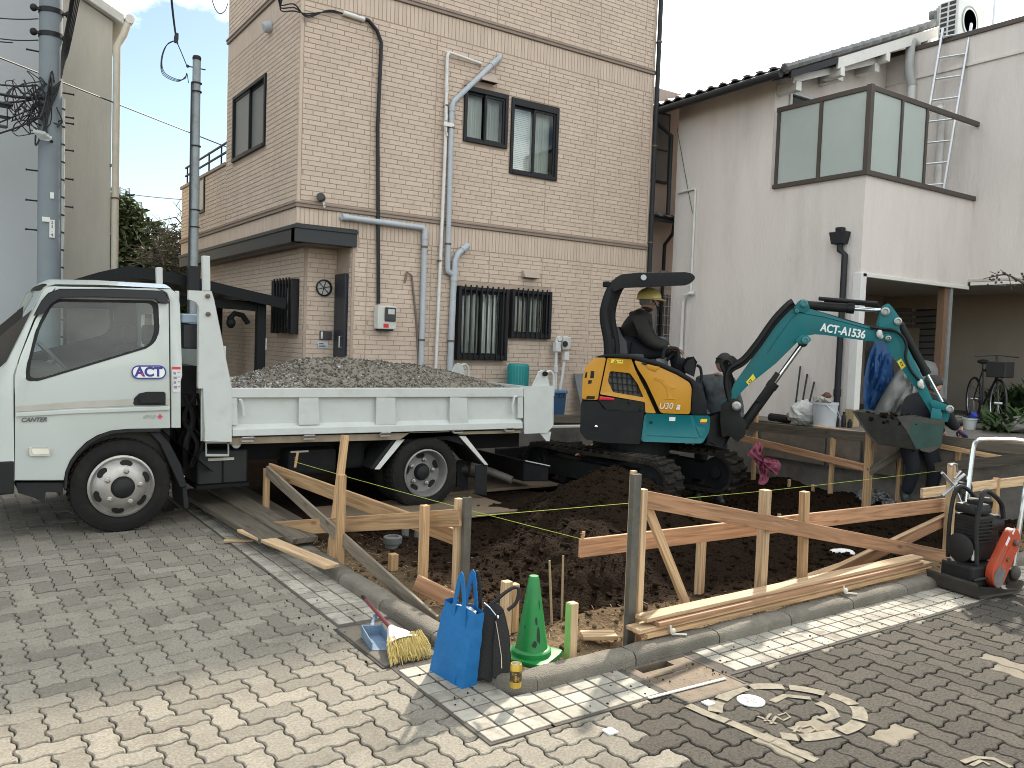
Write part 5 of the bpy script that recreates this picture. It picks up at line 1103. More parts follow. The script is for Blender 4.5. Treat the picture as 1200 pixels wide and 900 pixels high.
# roof, back wall, windscreen frame, floor, front
zr = tx(130, 335.5)[1]
rf = tp([(58, 334.3), (66, 332.4), (120, 333), (203, 337.5), (210, 343.5)])
mb = MB(); n = 9; vs = []
for k in range(n):
    y = TYN+lean(zr)+(TYF-TYN-2*lean(zr))*k/(n-1); h = .055*(1-((k-(n-1)/2)/((n-1)/2))**4); vs += [(x, y, z-.002+h*(1 if 0 < i < len(rf)-1 else .6)) for i, (x, z) in enumerate(rf)]
m_ = len(rf); mb.mesh(vs, [(k*m_+i, k*m_+i+1, (k+1)*m_+i+1, (k+1)*m_+i) for k in range(n-1) for i in range(m_-1)]); mb.build('roof', M_tw, truck, smooth=True)
rx = tx(212, 440)[0]; zb0 = tx(212, 501)[1]
mb = MB(); plate(mb, [(TYN+.02, zb0), (TYF-.02, zb0), (TYF-.02, 1.2), (TYF-.1, zr), (TYN+.1, zr), (TYN+.02, 1.2)], [[(TYN+.25, 1.25), (TYF-.25, 1.25), (TYF-.25, 1.7), (TYN+.25, 1.7)]], lambda y, z, d: V((rx-d, y, z)), .0, .03); mb.build('cab_back', M_tw, truck)
mb = MB(); mb.mesh([(rx-.015, TYN+.25, 1.25), (rx-.015, TYF-.25, 1.25), (rx-.015, TYF-.25, 1.7), (rx-.015, TYN+.25, 1.7)], [(0, 1, 2, 3)]); mb.build('rear_pane', M_tgl, truck)
fl = tx(8, 424); ft = tx(54, 337)
mb = MB(); mb.mesh([(fl[0]+.02, TYN+.06, fl[1]), (fl[0]+.02, TYF-.06, fl[1]), (ft[0]+.02, TYF-.12, ft[1]), (ft[0]+.02, TYN+.12, ft[1])], [(0, 1, 2, 3)]); mb.build('windscreen', M_tgl, truck)
bx = tx(-36, 540)[0]
mb = MB(); mb.prism([(bx-.02, TYN+.02, .5), (bx-.05, TYN+.02, 1.0), (fl[0], TYN+.02, fl[1]), (fl[0]+.1, TYN+.02, fl[1]-.02), (bx+.12, TYN+.02, .5)], (0, TYF-TYN-.04, 0)); mb.build('front_panel', M_tw, truck, bev=.01)
mb = MB(); mb.prism([(bx-.06, TYN-.0, .34), (bx-.06, TYN-.0, .6), tuple(V((tx(17, 540)[0], TYN-.0, tx(17, 540)[1]))), tuple(V((tx(17, 579)[0], TYN-.0, tx(17, 579)[1])))], (0, TYF-TYN+.0, 0)); mb.build('bumper', M_blk, truck, bev=.015, seg=2)
mb = MB(); plate(mb, tp([(19, 566), (75, 566), (73, 583), (72, 585), (70, 578), (54, 577), (52, 589), (40, 584), (22, 578)]), [], lambda x, z, d: V((x, TYN+.03+d, z)), 0, .3); mb.build('step_well', M_blk, truck, bev=.004)
mb = MB(); mb.box((bx+.1, TYN+.12, .42), (rx-.05, TYF-.12, .6)); mb.box((.45, TYN+.12, .6), (rx-.05, TYF-.12, .78)); mb.build('cab_floor', M_cabin, truck)
mb = MB(); mb.prism([(fl[0]+.03, TYN+.08, 1.25), (fl[0]+.36, TYN+.08, 1.26), (fl[0]+.5, TYN+.08, 1.14), (fl[0]+.3, TYN+.08, .7), (fl[0]-.05, TYN+.08, .7)], (0, TYF-TYN-.16, 0)); mb.build('dashboard', M_cabin, truck, bev=.02, seg=2)
for y in (7.2, 8.15):
    mb = MB(); mb.box((.75, y-.24, .78), (1.28, y+.24, .93)); mb.hexa([(1.18, y-.23, .93), (1.34, y-.23, .93), (1.34, y+.23, .93), (1.18, y+.23, .93), (1.3, y-.2, 1.42), (1.42, y-.2, 1.42), (1.42, y+.2, 1.42), (1.3, y+.2, 1.42)]); mb.box((1.34, y-.12, 1.44), (1.43, y+.12, 1.6)); mb.build('seat', M_seat, truck, bev=.03, seg=2)
sw = V((.8, 8.05, 1.28)); ax = V((.75, 0, .66)).normalized(); e1 = V((0, 1, 0)); e2 = ax.cross(e1)
mb = MB(); mb.tube([sw+(e1*cos(t*pi/12)+e2*sin(t*pi/12))*.19 for t in range(25)], .014, 6, cap=False)
for t in (0, 2.1, 4.2): mb.tube([sw-ax*.03, sw+(e1*cos(t)+e2*sin(t))*.18], .011, 5)
mb.tube([sw, sw-ax*.3], .03, 8); mb.build('steering_wheel', mat('wheel_grey', (.16, .16, .15), .5), truck, smooth=True)
for y in (TYN+.12, TYF-.42):
    mb = MB(); mb.box((bx-.075, y, .66), (bx-.03, y+.3, .86)); hl_ = mb.build('headlight', mat('lamp_chrome', (.7, .7, .66), .25, .6), truck, bev=.02, seg=2)
    mb = MB(); mb.box((bx-.082, y+.03, .69), (bx-.0755, y+.27, .83)); mb.build('lens', mat('lens_pale', (.75, .72, .62), .12), hl_, bev=.003)
for k in range(4): mb = MB(); mb.box((bx-.07, TYN+.46, .66+k*.055), (bx-.03, TYF-.46, .695+k*.055)); mb.build('grille_slat', M_blk, truck, bev=.005)
for y in (TYN-.16, TYF+.02):
    mb = MB(); mb.box((.06, y, 1.13), (.12, y+.14, 1.42)); mi_ = mb.build('mirror', M_blk, truck, bev=.02, seg=2)
    mb = MB(); mb.tube([(.09, y+.07, 1.4), (.2, (TYN if y < 7.5 else TYF)+.0, 1.5)], .012, 6); mb.tube([(.09, y+.07, 1.15), (.12, (TYN if y < 7.5 else TYF)+.02, 1.08)], .012, 6); mb.build('mirror_arm', M_blk, mi_)
# visor, handle, stripe, lamp and lettering on the near door
fo = lambda x, z, d: V((x, TYN+lean(z)-d, z))
mb = MB(); plate(mb, tp([(41, 369), (49, 352), (57, 343), (70, 338.5), (130, 338.2), (188, 341), (195, 343.5), (197.5, 355), (187, 354.5), (183, 350), (112, 348), (72, 348.5), (60, 356), (50.5, 367)]), [], lambda x, z, d: V((x, TYN+lean(z)-d-.0, z)), .004, .045); mb.build('visor', mat('visor_smoke', (.008, .009, .012), .2, var=.05, spec=.25), near_door, bev=.004)
hq = tp([(156, 473), (157, 467), (163, 461), (172, 459), (192, 459), (194, 461), (194, 475), (158, 475)])
mb = MB(); plate(mb, hq, [], fo, .001, .006); hdl = mb.build('handle_recess', M_blk, near_door, bev=.002)
mb = MB(); plate(mb, tp([(163, 467), (190, 466), (190, 471), (164, 471.5)]), [], fo, .0065, .03); mb.build('handle', M_blk, hdl, bev=.004)
mb = MB(); plate(mb, tp([(18, 476.5), (90, 470.5), (154, 467.8), (199, 467), (199, 474.5), (154, 475.2), (90, 478), (18, 482.5)]), [[p for p in tp([(155, 474.5), (157, 467.4), (154.6, 467.9)])]] if False else [], fo, .0008, .0022)
mb.build('stripe', mat('stripe_grey', (.42, .4, .36), .45), near_door)
mb = MB(); plate(mb, tp([(18, 483.5), (90, 479.5), (199, 475.8), (199, 480.5), (90, 484.5), (18, 488.5)]), [], lambda x, z, d: V((x, TYN+lean(z)-d, z)), .0005, .012); mb.build('crease', M_tw, near_door, bev=.005, seg=2)
mb = MB(); plate(mb, rounded(tp([(33.5, 524), (59, 524), (59, 534), (34, 534)]), .02), [], fo, .001, .018); il = mb.build('side_lamp', mat('lamp_chrome', (.7, .7, .66), .25, .6), near_door, bev=.006, seg=2)
mb = MB(); plate(mb, rounded(tp([(37, 526), (57, 526), (57, 532), (38, 532)]), .015), [], fo, .0185, .024); mb.build('lens', mat('lens_pale', (.75, .72, .62), .12), il)
M_navy = mat('sticker_navy', (.02, .02, .22), .4); M_wst = mat('sticker_white', (.74, .75, .74), .4, var=.02)
def pill(px0, py0, px1, py1):
    h = (py1-py0)/2; c = []
    for k in range(9): t = pi/2+pi*k/8; c.append((px0+h+h*cos(t), (py0+py1)/2-h*sin(t)))
    for k in range(9): t = -pi/2+pi*k/8; c.append((px1-h+h*cos(t), (py0+py1)/2-h*sin(t)))
    return tp(c)
po = pill(154.2, 428.2, 195.2, 444.2); pi_ = pill(155.8, 429.8, 193.6, 442.6)
mb = MB(); plate(mb, po, [], fo, .0008, .0016); lg = mb.build('logo_plate', M_wst, near_door)
mb = MB(); plate(mb, po, [pi_], fo, .0018, .0028); mb.build('logo_ring', M_navy, lg)
EXT = V((1, 0, 0)); EZT = V((0, lean(2)-lean(1), 1)).normalized()
def ttext(s, px, py, size, m, parent, name, **k):
    x, z = tx(px, py); return text(s, name, fo(x, z, .003), EXT, EZT, size, m, parent, ext=.0006, **k)
ttext('ACT', 174.6, 436.3, .098, M_navy, lg, 'logo_text', off=.004)
mb = MB(); plate(mb, tp([(165.2, 437.6), (168.2, 437.6), (168.2, 439.6), (165.2, 439.6)]), [], fo, .0045, .0052); mb.build('logo_dot', mat('sticker_red', (.6, .02, .03), .5), lg)
M_bad = mat('badge_grey', (.09, .09, .09), .4)
ttext('CANTER', 39.5, 492, .042, M_bad, near_door, 'badge_text', shear=.35, off=.0015, sp=1.0)
ttext('4P10', 174, 488.7, .042, mat('badge_pale', (.3, .31, .31), .4), near_door, 'badge_text', shear=.35, sp=1.1)
ttext('+', 187.5, 488.5, .055, mat('badge_red', (.6, .02, .08), .4), near_door, 'badge_text', off=.004)
mb = MB(); plate(mb, tp([(202, 430), (212, 430), (211.5, 459), (202.3, 459)]), [], fo, .0008, .0016); cs = mb.build('caution_sticker', mat('sticker_pale', (.6, .6, .6), .5, var=.15, scale=60), truck)
mb = MB(); plate(mb, tp([(202, 430), (212, 430), (212, 433), (202, 433)]), [], fo, .0018, .0024); mb.build('red_band', mat('sticker_red', (.6, .02, .03), .5), cs)
for k in range(4):
    mb = MB(); plate(mb, tp([(203.5, 436+k*5.4), (206.5+k % 2, 436+k*5.4), (206.5+k % 2, 439+k*5.4), (203.5, 439+k*5.4)]), [], fo, .0018, .0024); plate(mb, tp([(208.3, 436+k*5.4), (210.8, 436+k*5.4), (210.8, 437+k*5.4), (208.3, 437+k*5.4)]), [], fo, .0018, .0024); mb.build('sticker_print', mat('print_grey', (.25, .22, .25), .6), cs)
# wheel arch liner, mud guard
cxf, czf = tx(143, 570.5); 
al = MB(); L1 = arch; n = len(L1); vs = [V((x, TYN+.002, z)) for x, z in L1]+[V((x, TYN+.6, z)) for x, z in L1]
al.mesh(vs, [(i, i+1, n+i+1, n+i) for i in range(n-1)]); al.mesh([V((arch[-1][0], TYN+.002, arch[-1][1])), V((arch[-1][0], TYN+.6, arch[-1][1])), V((arch[-1][0]+.42, TYN+.6, .42)), V((arch[-1][0]+.42, TYN+.002, .42))], [(0, 1, 2, 3)]); al.build('arch_liner', M_ch, truck)
mb = MB(); rim_o = tp([(75.5, 563), (77.5, 552), (82.5, 540), (90.5, 529), (101.5, 518.4), (114.3, 510.6), (130, 505), (150, 503), (188, 502.5), (188, 506), (150, 506.5), (131, 508.5), (116, 514), (104, 521.5), (93, 532), (85, 543), (80, 554), (78.5, 572), (75.5, 575)]); plate(mb, rim_o, [], fo, -.03, .012); mb.build('arch_trim', M_blk, truck, bev=.003)
mb = MB(); plate(mb, tp([(175, 507), (187, 506), (200, 520), (213, 545), (220, 571), (212, 572), (200, 545), (188, 520)]), [], lambda x, z, d: V((x, TYN+.02+d, z)), 0, .5); mb.build('mudguard', M_blk, truck, bev=.006)
mb = MB(); plate(mb, tp([(215, 572), (220, 572), (222, 596), (217, 596)]), [], lambda x, z, d: V((x, TYN+.03+d, z)), 0, .4); mb.build('mudflap', M_blk, truck)
# wheels
def wheel(name, cx, cy, cz, r, dish, w=.2, label=None):
    """tyre, rim and hub facing the street; dish>0 domed outwards, <0 deep-set"""
    t = bpy.data.objects.new(name, None); C.objects.link(t); t.parent = truck
    o = V((cx, cy, cz)); ax = V((0, -1, 0))
    mb = MB(); mb.lathe([(r*.66, -w), (r*.72, -w-.0), (r*.97, -w*.93), (r, -w*.8), (r, -w*.2), (r*.975, -w*.08), (r*.93, -.01), (r*.80, .008), (r*.70, .0), (r*.655, -.018), (r*.65, -w*.5)], o, ax, 44)
    ty = mb.build('tyre', M_tyre, t, smooth=True, ang=40)
    mb = MB()
    for k in range(46):
        a = 2*pi*k/46
        for s_ in (.3, .7):
            q = o+V((cos(a+s_*.06), 0, sin(a+s_*.06)))*(r+.001)+V((0, w*s_, 0)); d = V((-sin(a), 0, cos(a))); mb.bar(q-d*.014, q+d*.014, .06, .008, V((cos(a), 0, sin(a))))
    mb.build('tread_blocks', M_tyre, t, kind='stuff')
    R0 = r*.66
    if dish > 0: pr = [(R0, -.05), (R0, .0), (R0*.94, .008), (R0*.88, -.01), (R0*.8, .012), (R0*.66, .042), (R0*.5, .058), (R0*.36, .06), (R0*.33, .045), (R0*.33, -.02)]
    else: pr = [(R0, -.03), (R0, .005), (R0*.95, .01), (R0*.9, -.005), (R0*.86, -.05), (R0*.8, -.085), (R0*.55, -.095), (R0*.36, -.09), (R0*.33, -.12)]
    mb = MB(); mb.lathe(pr, o, ax, 40, cap=dish > 0); rm = mb.build('rim', M_rim if dish > 0 else mat('rim_grey', (.24, .235, .225), .5, .5, var=.15, scale=12, dirt=((.2, .17, .13), .5, 8)), t, smooth=True, ang=50)
    mb = MB()
    for k in range(6 if dish > 0 else 5):
        a = 2*pi*(k+.35)/(6 if dish > 0 else 5); rr_ = R0*(.76 if dish > 0 else .7); q = o+V((cos(a), 0, sin(a)))*rr_+ax*((.022 if dish > 0 else -.0885)); nn = (ax+V((cos(a), 0, sin(a)))*(.55 if dish > 0 else 0)).normalized(); tg = V((-sin(a), 0, cos(a))); rd = nn.cross(tg)
        vs = [q+tg*(.045*cos(u*pi/8))+rd*(.028*sin(u*pi/8))+nn*.003 for u in range(16)]; mb.mesh(vs+[v-nn*.02 for v in vs], [tuple(range(16))]+[(i, (i+1) % 16, 16+(i+1) % 16, 16+i) for i in range(16)])
    mb.build('rim_hole', mat('hole_black', (.008, .008, .008), .9), rm, kind='stuff')
    hz = .05 if dish > 0 else -.09
    mb = MB(); mb.lathe([(R0*.34, hz-.04), (R0*.34, hz+.015), (R0*.28, hz+.04), (R0*.12, hz+.055), (.004, hz+.057)], o, ax, 24); mb.build('hub_cap', M_blk, rm, smooth=True)
    for k in range(5):
        a = 2*pi*(k+.1)/5; q = o+V((cos(a), 0, sin(a)))*R0*.52; mb = MB(); mb.lathe([(.022, hz-.0), (.022, hz+.016), (.014, hz+.018), (.014, hz+.035), (.008, hz+.04)], q, ax, 6); mb.build('wheel_nut', mat('nut_steel', (.4, .38, .35), .4, .8, var=.2), rm)
    return t
wheel('front_wheel', 1.14, TYN+.03, .358, .36, 1)
wheel('rear_wheel', 3.775, TYN+.01, .30, .348, -1, w=.2)
for nm, x, y, z in (('front_wheel', 1.14, TYF-.03, .358), ('rear_wheel', 3.775, TYF-.2, .3), ('rear_wheel', 3.775, TYN+.26, .3)):
    mb = MB(); mb.lathe([(.2, 0), (.33, 0), (.35, -.03), (.35, -.17), (.33, -.2), (.2, -.2)], (x, y, z), (0, -1, 0), 32); mb.build(nm, M_tyre, truck, smooth=True)
# chassis, boxes, hoses behind the cab
mb = MB()
for y in (7.3, 8.1): mb.box((.9, y-.05, .45), (5.1, y+.05, .62))
for x in (2.0, 2.6, 3.2, 4.4, 5.0): mb.box((x, 7.35, .47), (x+.08, 8.05, .6))
mb.lathe([(.06, 0), (.06, 1.6)], (3.775, 6.95, .3), (0, 1, 0), 14); mb.ell((3.775, 7.7, .3), (.2, .16, .2)); mb.tube([(1.7, 7.7, .5), (3.6, 7.7, .36)], .045, 10); mb.box((1.3, 7.3, .5), (2.0, 8.1, .95))
mb.build('chassis', M_ch, truck)
mb = MB(); mb.box((1.73, 7.02, .3), (2.14, 7.45, .585)); bb = mb.build('battery_box', mat('box_dark', (.014, .016, .017), .6, var=.15), truck, bev=.012)
mb = MB(); mb.box((1.72, 7.0, .27), (2.15, 7.46, .299)); mb.box((1.93, 7.005, .31), (1.94, 7.0195, .5)); mb.build('tray', M_ch, bb)
mb = MB(); mb.box((1.81, 7.0, .5), (2.02, 7.015, .522)); mb.build('latch_bar', mat('bar_pale', (.5, .48, .4), .4), bb)
mb = MB(); q = [V((*tx(*p, 6.95),)) for p in ((241.5, 518), (267.5, 518), (267.5, 533.5), (241.5, 533.5))]; q = [V((v.x, 6.95, v.y)) for v in q]; mb.tube(q+[q[0], q[1]], .013, 8); mb.build('step_frame', M_bw, truck, smooth=True)
mb = MB(); q = tx(276, 520, 6.95); mb.lathe([(.028, -.02), (.035, 0), (.035, .03)], (q[0], 6.95, q[1]), (0, -1, 0), 14); mb.box((q[0]-.03, 6.96, q[1]+.01), (q[0]+.04, 7.0, q[1]+.06)); mb.build('side_marker', M_bw, truck)
mb = MB(); mb.box((2.5, 7.05, .33), (2.95, 7.35, .55)); mb.box((3.0, 7.1, .35), (3.25, 7.3, .6)); mb.build('air_tank', M_ch, truck, bev=.03, seg=2); mb = MB(); mb.box((2.52, 7.04, .53), (2.68, 7.049, .545)); mb.build('tank_strap', mat('bar_pale', (.5, .48, .4), .4), truck)
mb = MB(); rr2 = random.Random(9)
for k in range(16):
    y = 7.0+rr2.random()*.5; x = 1.62+rr2.random()*.1; mb.tube(bez([V((x, y, .45)), V((x+rr2.uniform(-.05, .1), y-.05, .65)), V((x+rr2.uniform(-.06, .08), y+rr2.uniform(-.05, .1), .85)), V((x+rr2.uniform(-.05, .08), y, 1.05))], 4), rr2.choice((.012, .018, .025)), 6)
mb.box((1.6, 7.05, .95), (1.72, 7.6, 1.28)); mb.build('hoses', M_ch, truck, kind='stuff')
mb = MB(); mb.box((1.59, 6.98, 1.42), (1.72, 7.2, 1.62)); mb.build('pump_box', mat('box_black', (.02, .022, .025), .5), truck, bev=.01); mb = MB(); mb.box((1.58, 6.97, 1.625), (1.72, 7.1, 1.7)); mb.build('valve_block', mat('valve_blue', (.35, .45, .55), .4), truck, bev=.01)
mb = MB(); mb.box((1.57, 7.15, .95), (1.78, 7.5, 1.25)); mb.build('oil_tank', mat('tank_cream', (.5, .45, .34), .6), truck, bev=.01)
# tipper bed
BYN, BYF = 6.84, 8.6
bp = lambda pts, Y=BYN: [tx(*p, Y) for p in pts]
fb = lambda x, z, d: V((x, BYN-d, z))
gate = bp([(270.5, 455), (613, 454.5), (613, 502.5), (270.5, 511.5)])
mb = MB(); plate(mb, gate, [], fb, -.045, -.03); gt = mb.build('side_gate', M_bw, truck)
def gstrip(p, d1, nm='gate_rail', mm=None): mb = MB(); plate(mb, bp(p), [], fb, -.0299, d1); return mb.build(nm, mm or M_bw, gt, bev=.006, seg=2)
gstrip([(270.5, 455), (613, 454.5), (613, 465), (270.5, 466)], .012)
mb = MB(); a, b, c_, d = bp([(272, 497.5), (612, 490.5), (612, 502), (272, 511.3)]); hgt = a[1]-d[1]
mb.hexa([fb(d[0], d[1], -.03), fb(c_[0], c_[1], -.03), fb(c_[0], c_[1], .012), fb(d[0], d[1], .012), fb(a[0], a[1], -.03), fb(b[0], b[1], -.03), fb(b[0], b[1]-.04, .012), fb(a[0], a[1]-.04, .012)]); mb.build('gate_sill', M_bw, gt, bev=.003)
for x0, x1 in ((351, 373), (441.5, 463), (527.5, 547)): gstrip([(x0, 465.7), (x1, 465.6), (x1+.5, 496.5), (x0-.5, 497)], .006, 'gate_rib')
gstrip([(270.5, 466.2), (277.5, 466.2), (277.5, 497), (270.5, 497)], .006, 'gate_rib'); gstrip([(606.5, 465.2), (613, 465.2), (613, 490.3), (606.5, 490.5)], .006, 'gate_rib')
mb = MB(); plate(mb, bp([(239, 455.5), (269.5, 455), (269.5, 516), (239, 516.5)]), [], fb, -.06, .016); mb.build('front_corner_post', M_bw, truck, bev=.01, seg=2)
mb = MB(); plate(mb, bp([(614, 454), (647, 453), (647, 498), (640, 506), (614.5, 507)]), [], fb, -.06, .014); mb.build('rear_corner_post', M_bw, truck, bev=.01, seg=2)
mb = MB(); plate(mb, bp([(638.5, 507), (646, 506), (644, 517), (640.5, 517), (632, 507)]), [], fb, -.03, .0); mb.build('corner_tab', M_bw, truck)
for s_, Y in ((0, BYN), (1, BYF)):
    f2 = (lambda x, z, d: V((x, BYN-d, z))) if not s_ else (lambda x, z, d: V((x, BYF+d, z)))
    mb = MB(); plate(mb, bp([(221.5, 340.6), (247.5, 341.8), (250.7, 351), (271.5, 454.5), (238.3, 454.8), (232.7, 454.8), (232.7, 359.6), (229.5, 354), (221.5, 350.5)]), [], f2, -.045, .005); hg = mb.build('head_guard', M_bw, truck, bev=.005)
    mb = MB(); plate(mb, bp([(237.5, 299.5), (246, 300), (246.5, 341.3), (238.5, 341)]), [], f2, -.05, .008); mb.build('guard_post', M_bw, hg, bev=.005)
    for px, py in ((243, 347), (243.5, 368)):
        x, z = tx(px, py, BYN); mb = MB(); mb.lathe([(.018, 0), (.018, .02), (.01, .024)], f2(x, z, .004), (0, -1 if not s_ else 1, 0), 8); mb.build('bolt', M_clamp, hg)
    mb = MB(); plate(mb, bp([(627, 454), (636, 437), (641, 434.5), (646, 437), (650, 446), (651, 454)] if False else [(626.5, 453.8), (634.5, 436), (638.5, 434), (642.5, 437), (645.5, 453.4)]), [], f2, -.05, -.02); pv = mb.build('tailgate_pivot', M_bw, truck, bev=.005)
    x, z = tx(639, 438, BYN); mb = MB(); mb.lathe([(.025, 0), (.025, .03)], f2(x, z, -.018), (0, -1 if not s_ else 1, 0), 12); mb.build('pin', M_ch, pv)
    x, z = tx(643, 439, BYN); mb = MB(); mb.tube(bez([f2(x-.02, z+.02, -.03), f2(x+.05, z+.03, -.03), f2(x+.09, z-.04, -.03), f2(x+.09, z-.22, -.03)], 5), .014, 8); mb.build('hinge_arm', M_bw, pv, smooth=True)
x0 = tx(262, 460, BYN)[0]; x1 = tx(645, 460, BYN)[0]; zb = .74
mb = MB(); mb.hexa([(x0, BYN+.05, zb), (x1-.05, BYN+.05, zb-.04), (x1-.05, BYF-.05, zb-.04), (x0, BYF-.05, zb), (x0, BYN+.05, zb+.05), (x1-.05, BYN+.05, zb+.01), (x1-.05, BYF-.05, zb+.01), (x0, BYF-.05, zb+.05)]); mb.box((x0-.04, BYN+.061, .72), (x0+.03, BYF-.061, 1.45)); mb.box((x0, BYF-.04, .7), (x1, BYF, 1.11)); mb.hexa([(x1-.06, BYN+.065, .68), (x1-.02, BYN+.065, .68), (x1-.02, BYF-.045, .68), (x1-.06, BYF-.045, .68), (x1-.06, BYN+.065, 1.1), (x1-.02, BYN+.065, 1.1), (x1-.02, BYF-.045, 1.1), (x1-.06, BYF-.045, 1.1)]); mb.build('bed', M_bw, truck)
mb = MB(); plate(mb, bp([(270, 513.3), (612, 504.3), (612, 507.5), (598, 508), (540, 509.5), (526, 505.5), (482, 507), (470, 515.5), (270, 521)]), [], fb, -.12, -.02); mb.build('bed_beam', mat('beam_rust', (.26, .21, .15), .85, var=.25, scale=9, dirt=((.12, .09, .06), .7, 8)), truck)
for px, py in ((290, 514.5), (362, 512), (451.5, 508.5), (536.5, 505), (597, 503)):
    x, z = tx(px, py, BYN-.02); mb = MB(); mb.tube([(x-.055, BYN-.02, z-.012), (x-.045, BYN-.035, z+.012), (x+.045, BYN-.035, z+.012), (x+.055, BYN-.02, z-.012)], .009, 6); mb.box((x-.05, BYN-.03, z-.022), (x+.05, BYN-.015, z-.008)); mb.build('gate_latch', mat('latch_steel', (.4, .39, .36), .45, .7), truck)
for p in ([(279.5, 469), (281, 468), (284, 475), (285, 487)], [(604.5, 464.5), (601.5, 465), (599.5, 474), (600, 485)]):
    mb = MB(); mb.tube([fb(*tx(*q, BYN), .016) for q in p], .014, 8); mb.build('hook_handle', M_bw, gt, smooth=True)
# guards of the rear wheel, flap, exhaust, rear bar
fg_ = lambda x, z, d: V((x, 6.9-d, z))
g69 = lambda pts: [tx(*p, 6.9) for p in pts]
for pts, m2 in (([(462, 513), (475.7, 512.5), (444.5, 550), (434, 549)], None), ([(536, 510.5), (546, 510.5), (573, 545), (566, 545)], None)):
    mb = MB(); plate(mb, g69(pts), [], lambda x, z, d: V((x, 6.9-d, z)), -.45, -.003); ug = mb.build('wheel_guard', M_blk, truck)
for pts in ([(466.5, 512.8), (475.7, 512.5), (444.5, 550), (438.5, 550)], [(537, 510.8), (545, 510.8), (571.5, 544.6), (567.5, 544.6)]):
    mb = MB(); plate(mb, g69(pts), [], fg_, 0, .012); mb.build('guard_edge', mat('edge_white', (.64, .64, .62), .5, dirt=((.3, .26, .2), .4, 8)), truck, bev=.003)
mb = MB(); plate(mb, g69([(475, 512.5), (537, 510.7), (546, 522), (525, 516), (499, 513), (470, 520)]), [], fg_, -.4, -.01); mb.build('wheel_arch', M_ch, truck)
mb = MB(); plate(mb, g69([(559, 546), (572.5, 545), (571.5, 581), (558.5, 578)]), [], fg_, -.4, -.38); plate(mb, g69([(558.5, 546), (572.5, 545), (571.5, 581), (558, 579)]), [], fg_, -.03, -.02); mb.build('mudflap', M_blk, truck)
a, b = U(575, 553, Y=7.15), U(600, 563, Y=6.98); mb = MB(); mb.tube([a+V((-.35, .25, .03)), a, b], [.06, .045, .042], 14, cap=False); mb.lathe([(.07, -.1), (.09, -.08), (.09, .08), (.07, .1)], a+V((-.1, .1, .02)), (1, -.5, -.1), 14); mb.build('exhaust', mat('exhaust_steel', (.13, .12, .11), .7, .6, var=.3, scale=20), truck, smooth=True)
a, b = U(614, 540, Y=7.1), U(637, 545, Y=7.1); mb = MB(); mb.hexa([(a.x, 7.1, b.z-.16), (b.x, 7.0, b.z-.16), (b.x, 8.3, b.z-.16), (a.x, 8.3, b.z-.16), (a.x, 7.1, a.z), (b.x, 7.0, b.z), (b.x, 8.3, b.z), (a.x, 8.3, a.z)]); mb.build('rear_bar', M_ch, truck, bev=.008)
mb = MB(); mb.bar((a.x, 7.08, a.z+.005), (b.x, 6.99, b.z+.008), .03, .008); mb.build('bar_edge', M_bw, truck)
# the load
M_grav = mat('gravel', (.11, .097, .078), .92, var=.5, scale=40, rnd=.55, dirt=((.09, .078, .06), .8, 3))
prof = [(270, 453), (285, 446), (300, 437), (320, 430), (340, 424.5), (360, 421), (380, 420), (400, 420), (425, 421.5), (450, 424), (475, 427), (500, 431), (520, 434), (545, 441), (565, 449), (585, 454)]
YC = 7.65; pz = [(U(a, b, Y=YC).x, U(a, b, Y=YC).z) for a, b in prof]
def load(x, y):
    if x <= pz[0][0]: z = pz[0][1]
    elif x >= pz[-1][0]: z = pz[-1][1]
    else:
        for (xa, za), (xb, zb_) in zip(pz, pz[1:]):
            if x <= xb: z = za+(zb_-za)*(x-xa)/(xb-xa); break
    e = min(1, (abs(y-YC)/.85)**1.7); return z*(1-e)+1.03*e+.02*fbm(x, y, 5, 3)
gx0, gx1_, gy0, gy1 = x0+.04, x1-.08, BYN+.05, BYF-.045; nx, ny = 110, 56; mb = MB()
vs = [(gx0+(gx1_-gx0)*i/nx, gy0+(gy1-gy0)*j/ny, load(gx0+(gx1_-gx0)*i/nx, gy0+(gy1-gy0)*j/ny)) for j in range(ny+1) for i in range(nx+1)]
mb.mesh(vs, [(j*(nx+1)+i, j*(nx+1)+i+1, (j+1)*(nx+1)+i+1, (j+1)*(nx+1)+i) for j in range(ny) for i in range(nx)])
rr = random.Random(2)
for k in range(7500):
    x = rr.uniform(gx0, gx1_); y = gy0+(gy1-gy0)*rr.random()**1.4; fx = (x-gx0)/(gx1_-gx0)
    if rr.random() > 1.15-fx*1.6+max(0, .25-abs(fx-.55)): s_ = .004+.006*rr.random()**2
    else: s_ = .006+.009*rr.random()**2
    pale = rr.random() < max(.06, .85-fx*3)
    for f in mb.blob((x, y, load(x, y)+s_*.3), s_, .3): f.material_index = int(pale)
gl_ = mb.build('gravel_load', [M_grav, mat('gravel_pale', (.34, .33, .31), .9, var=.2, scale=30, rnd=.35)], kind='stuff')
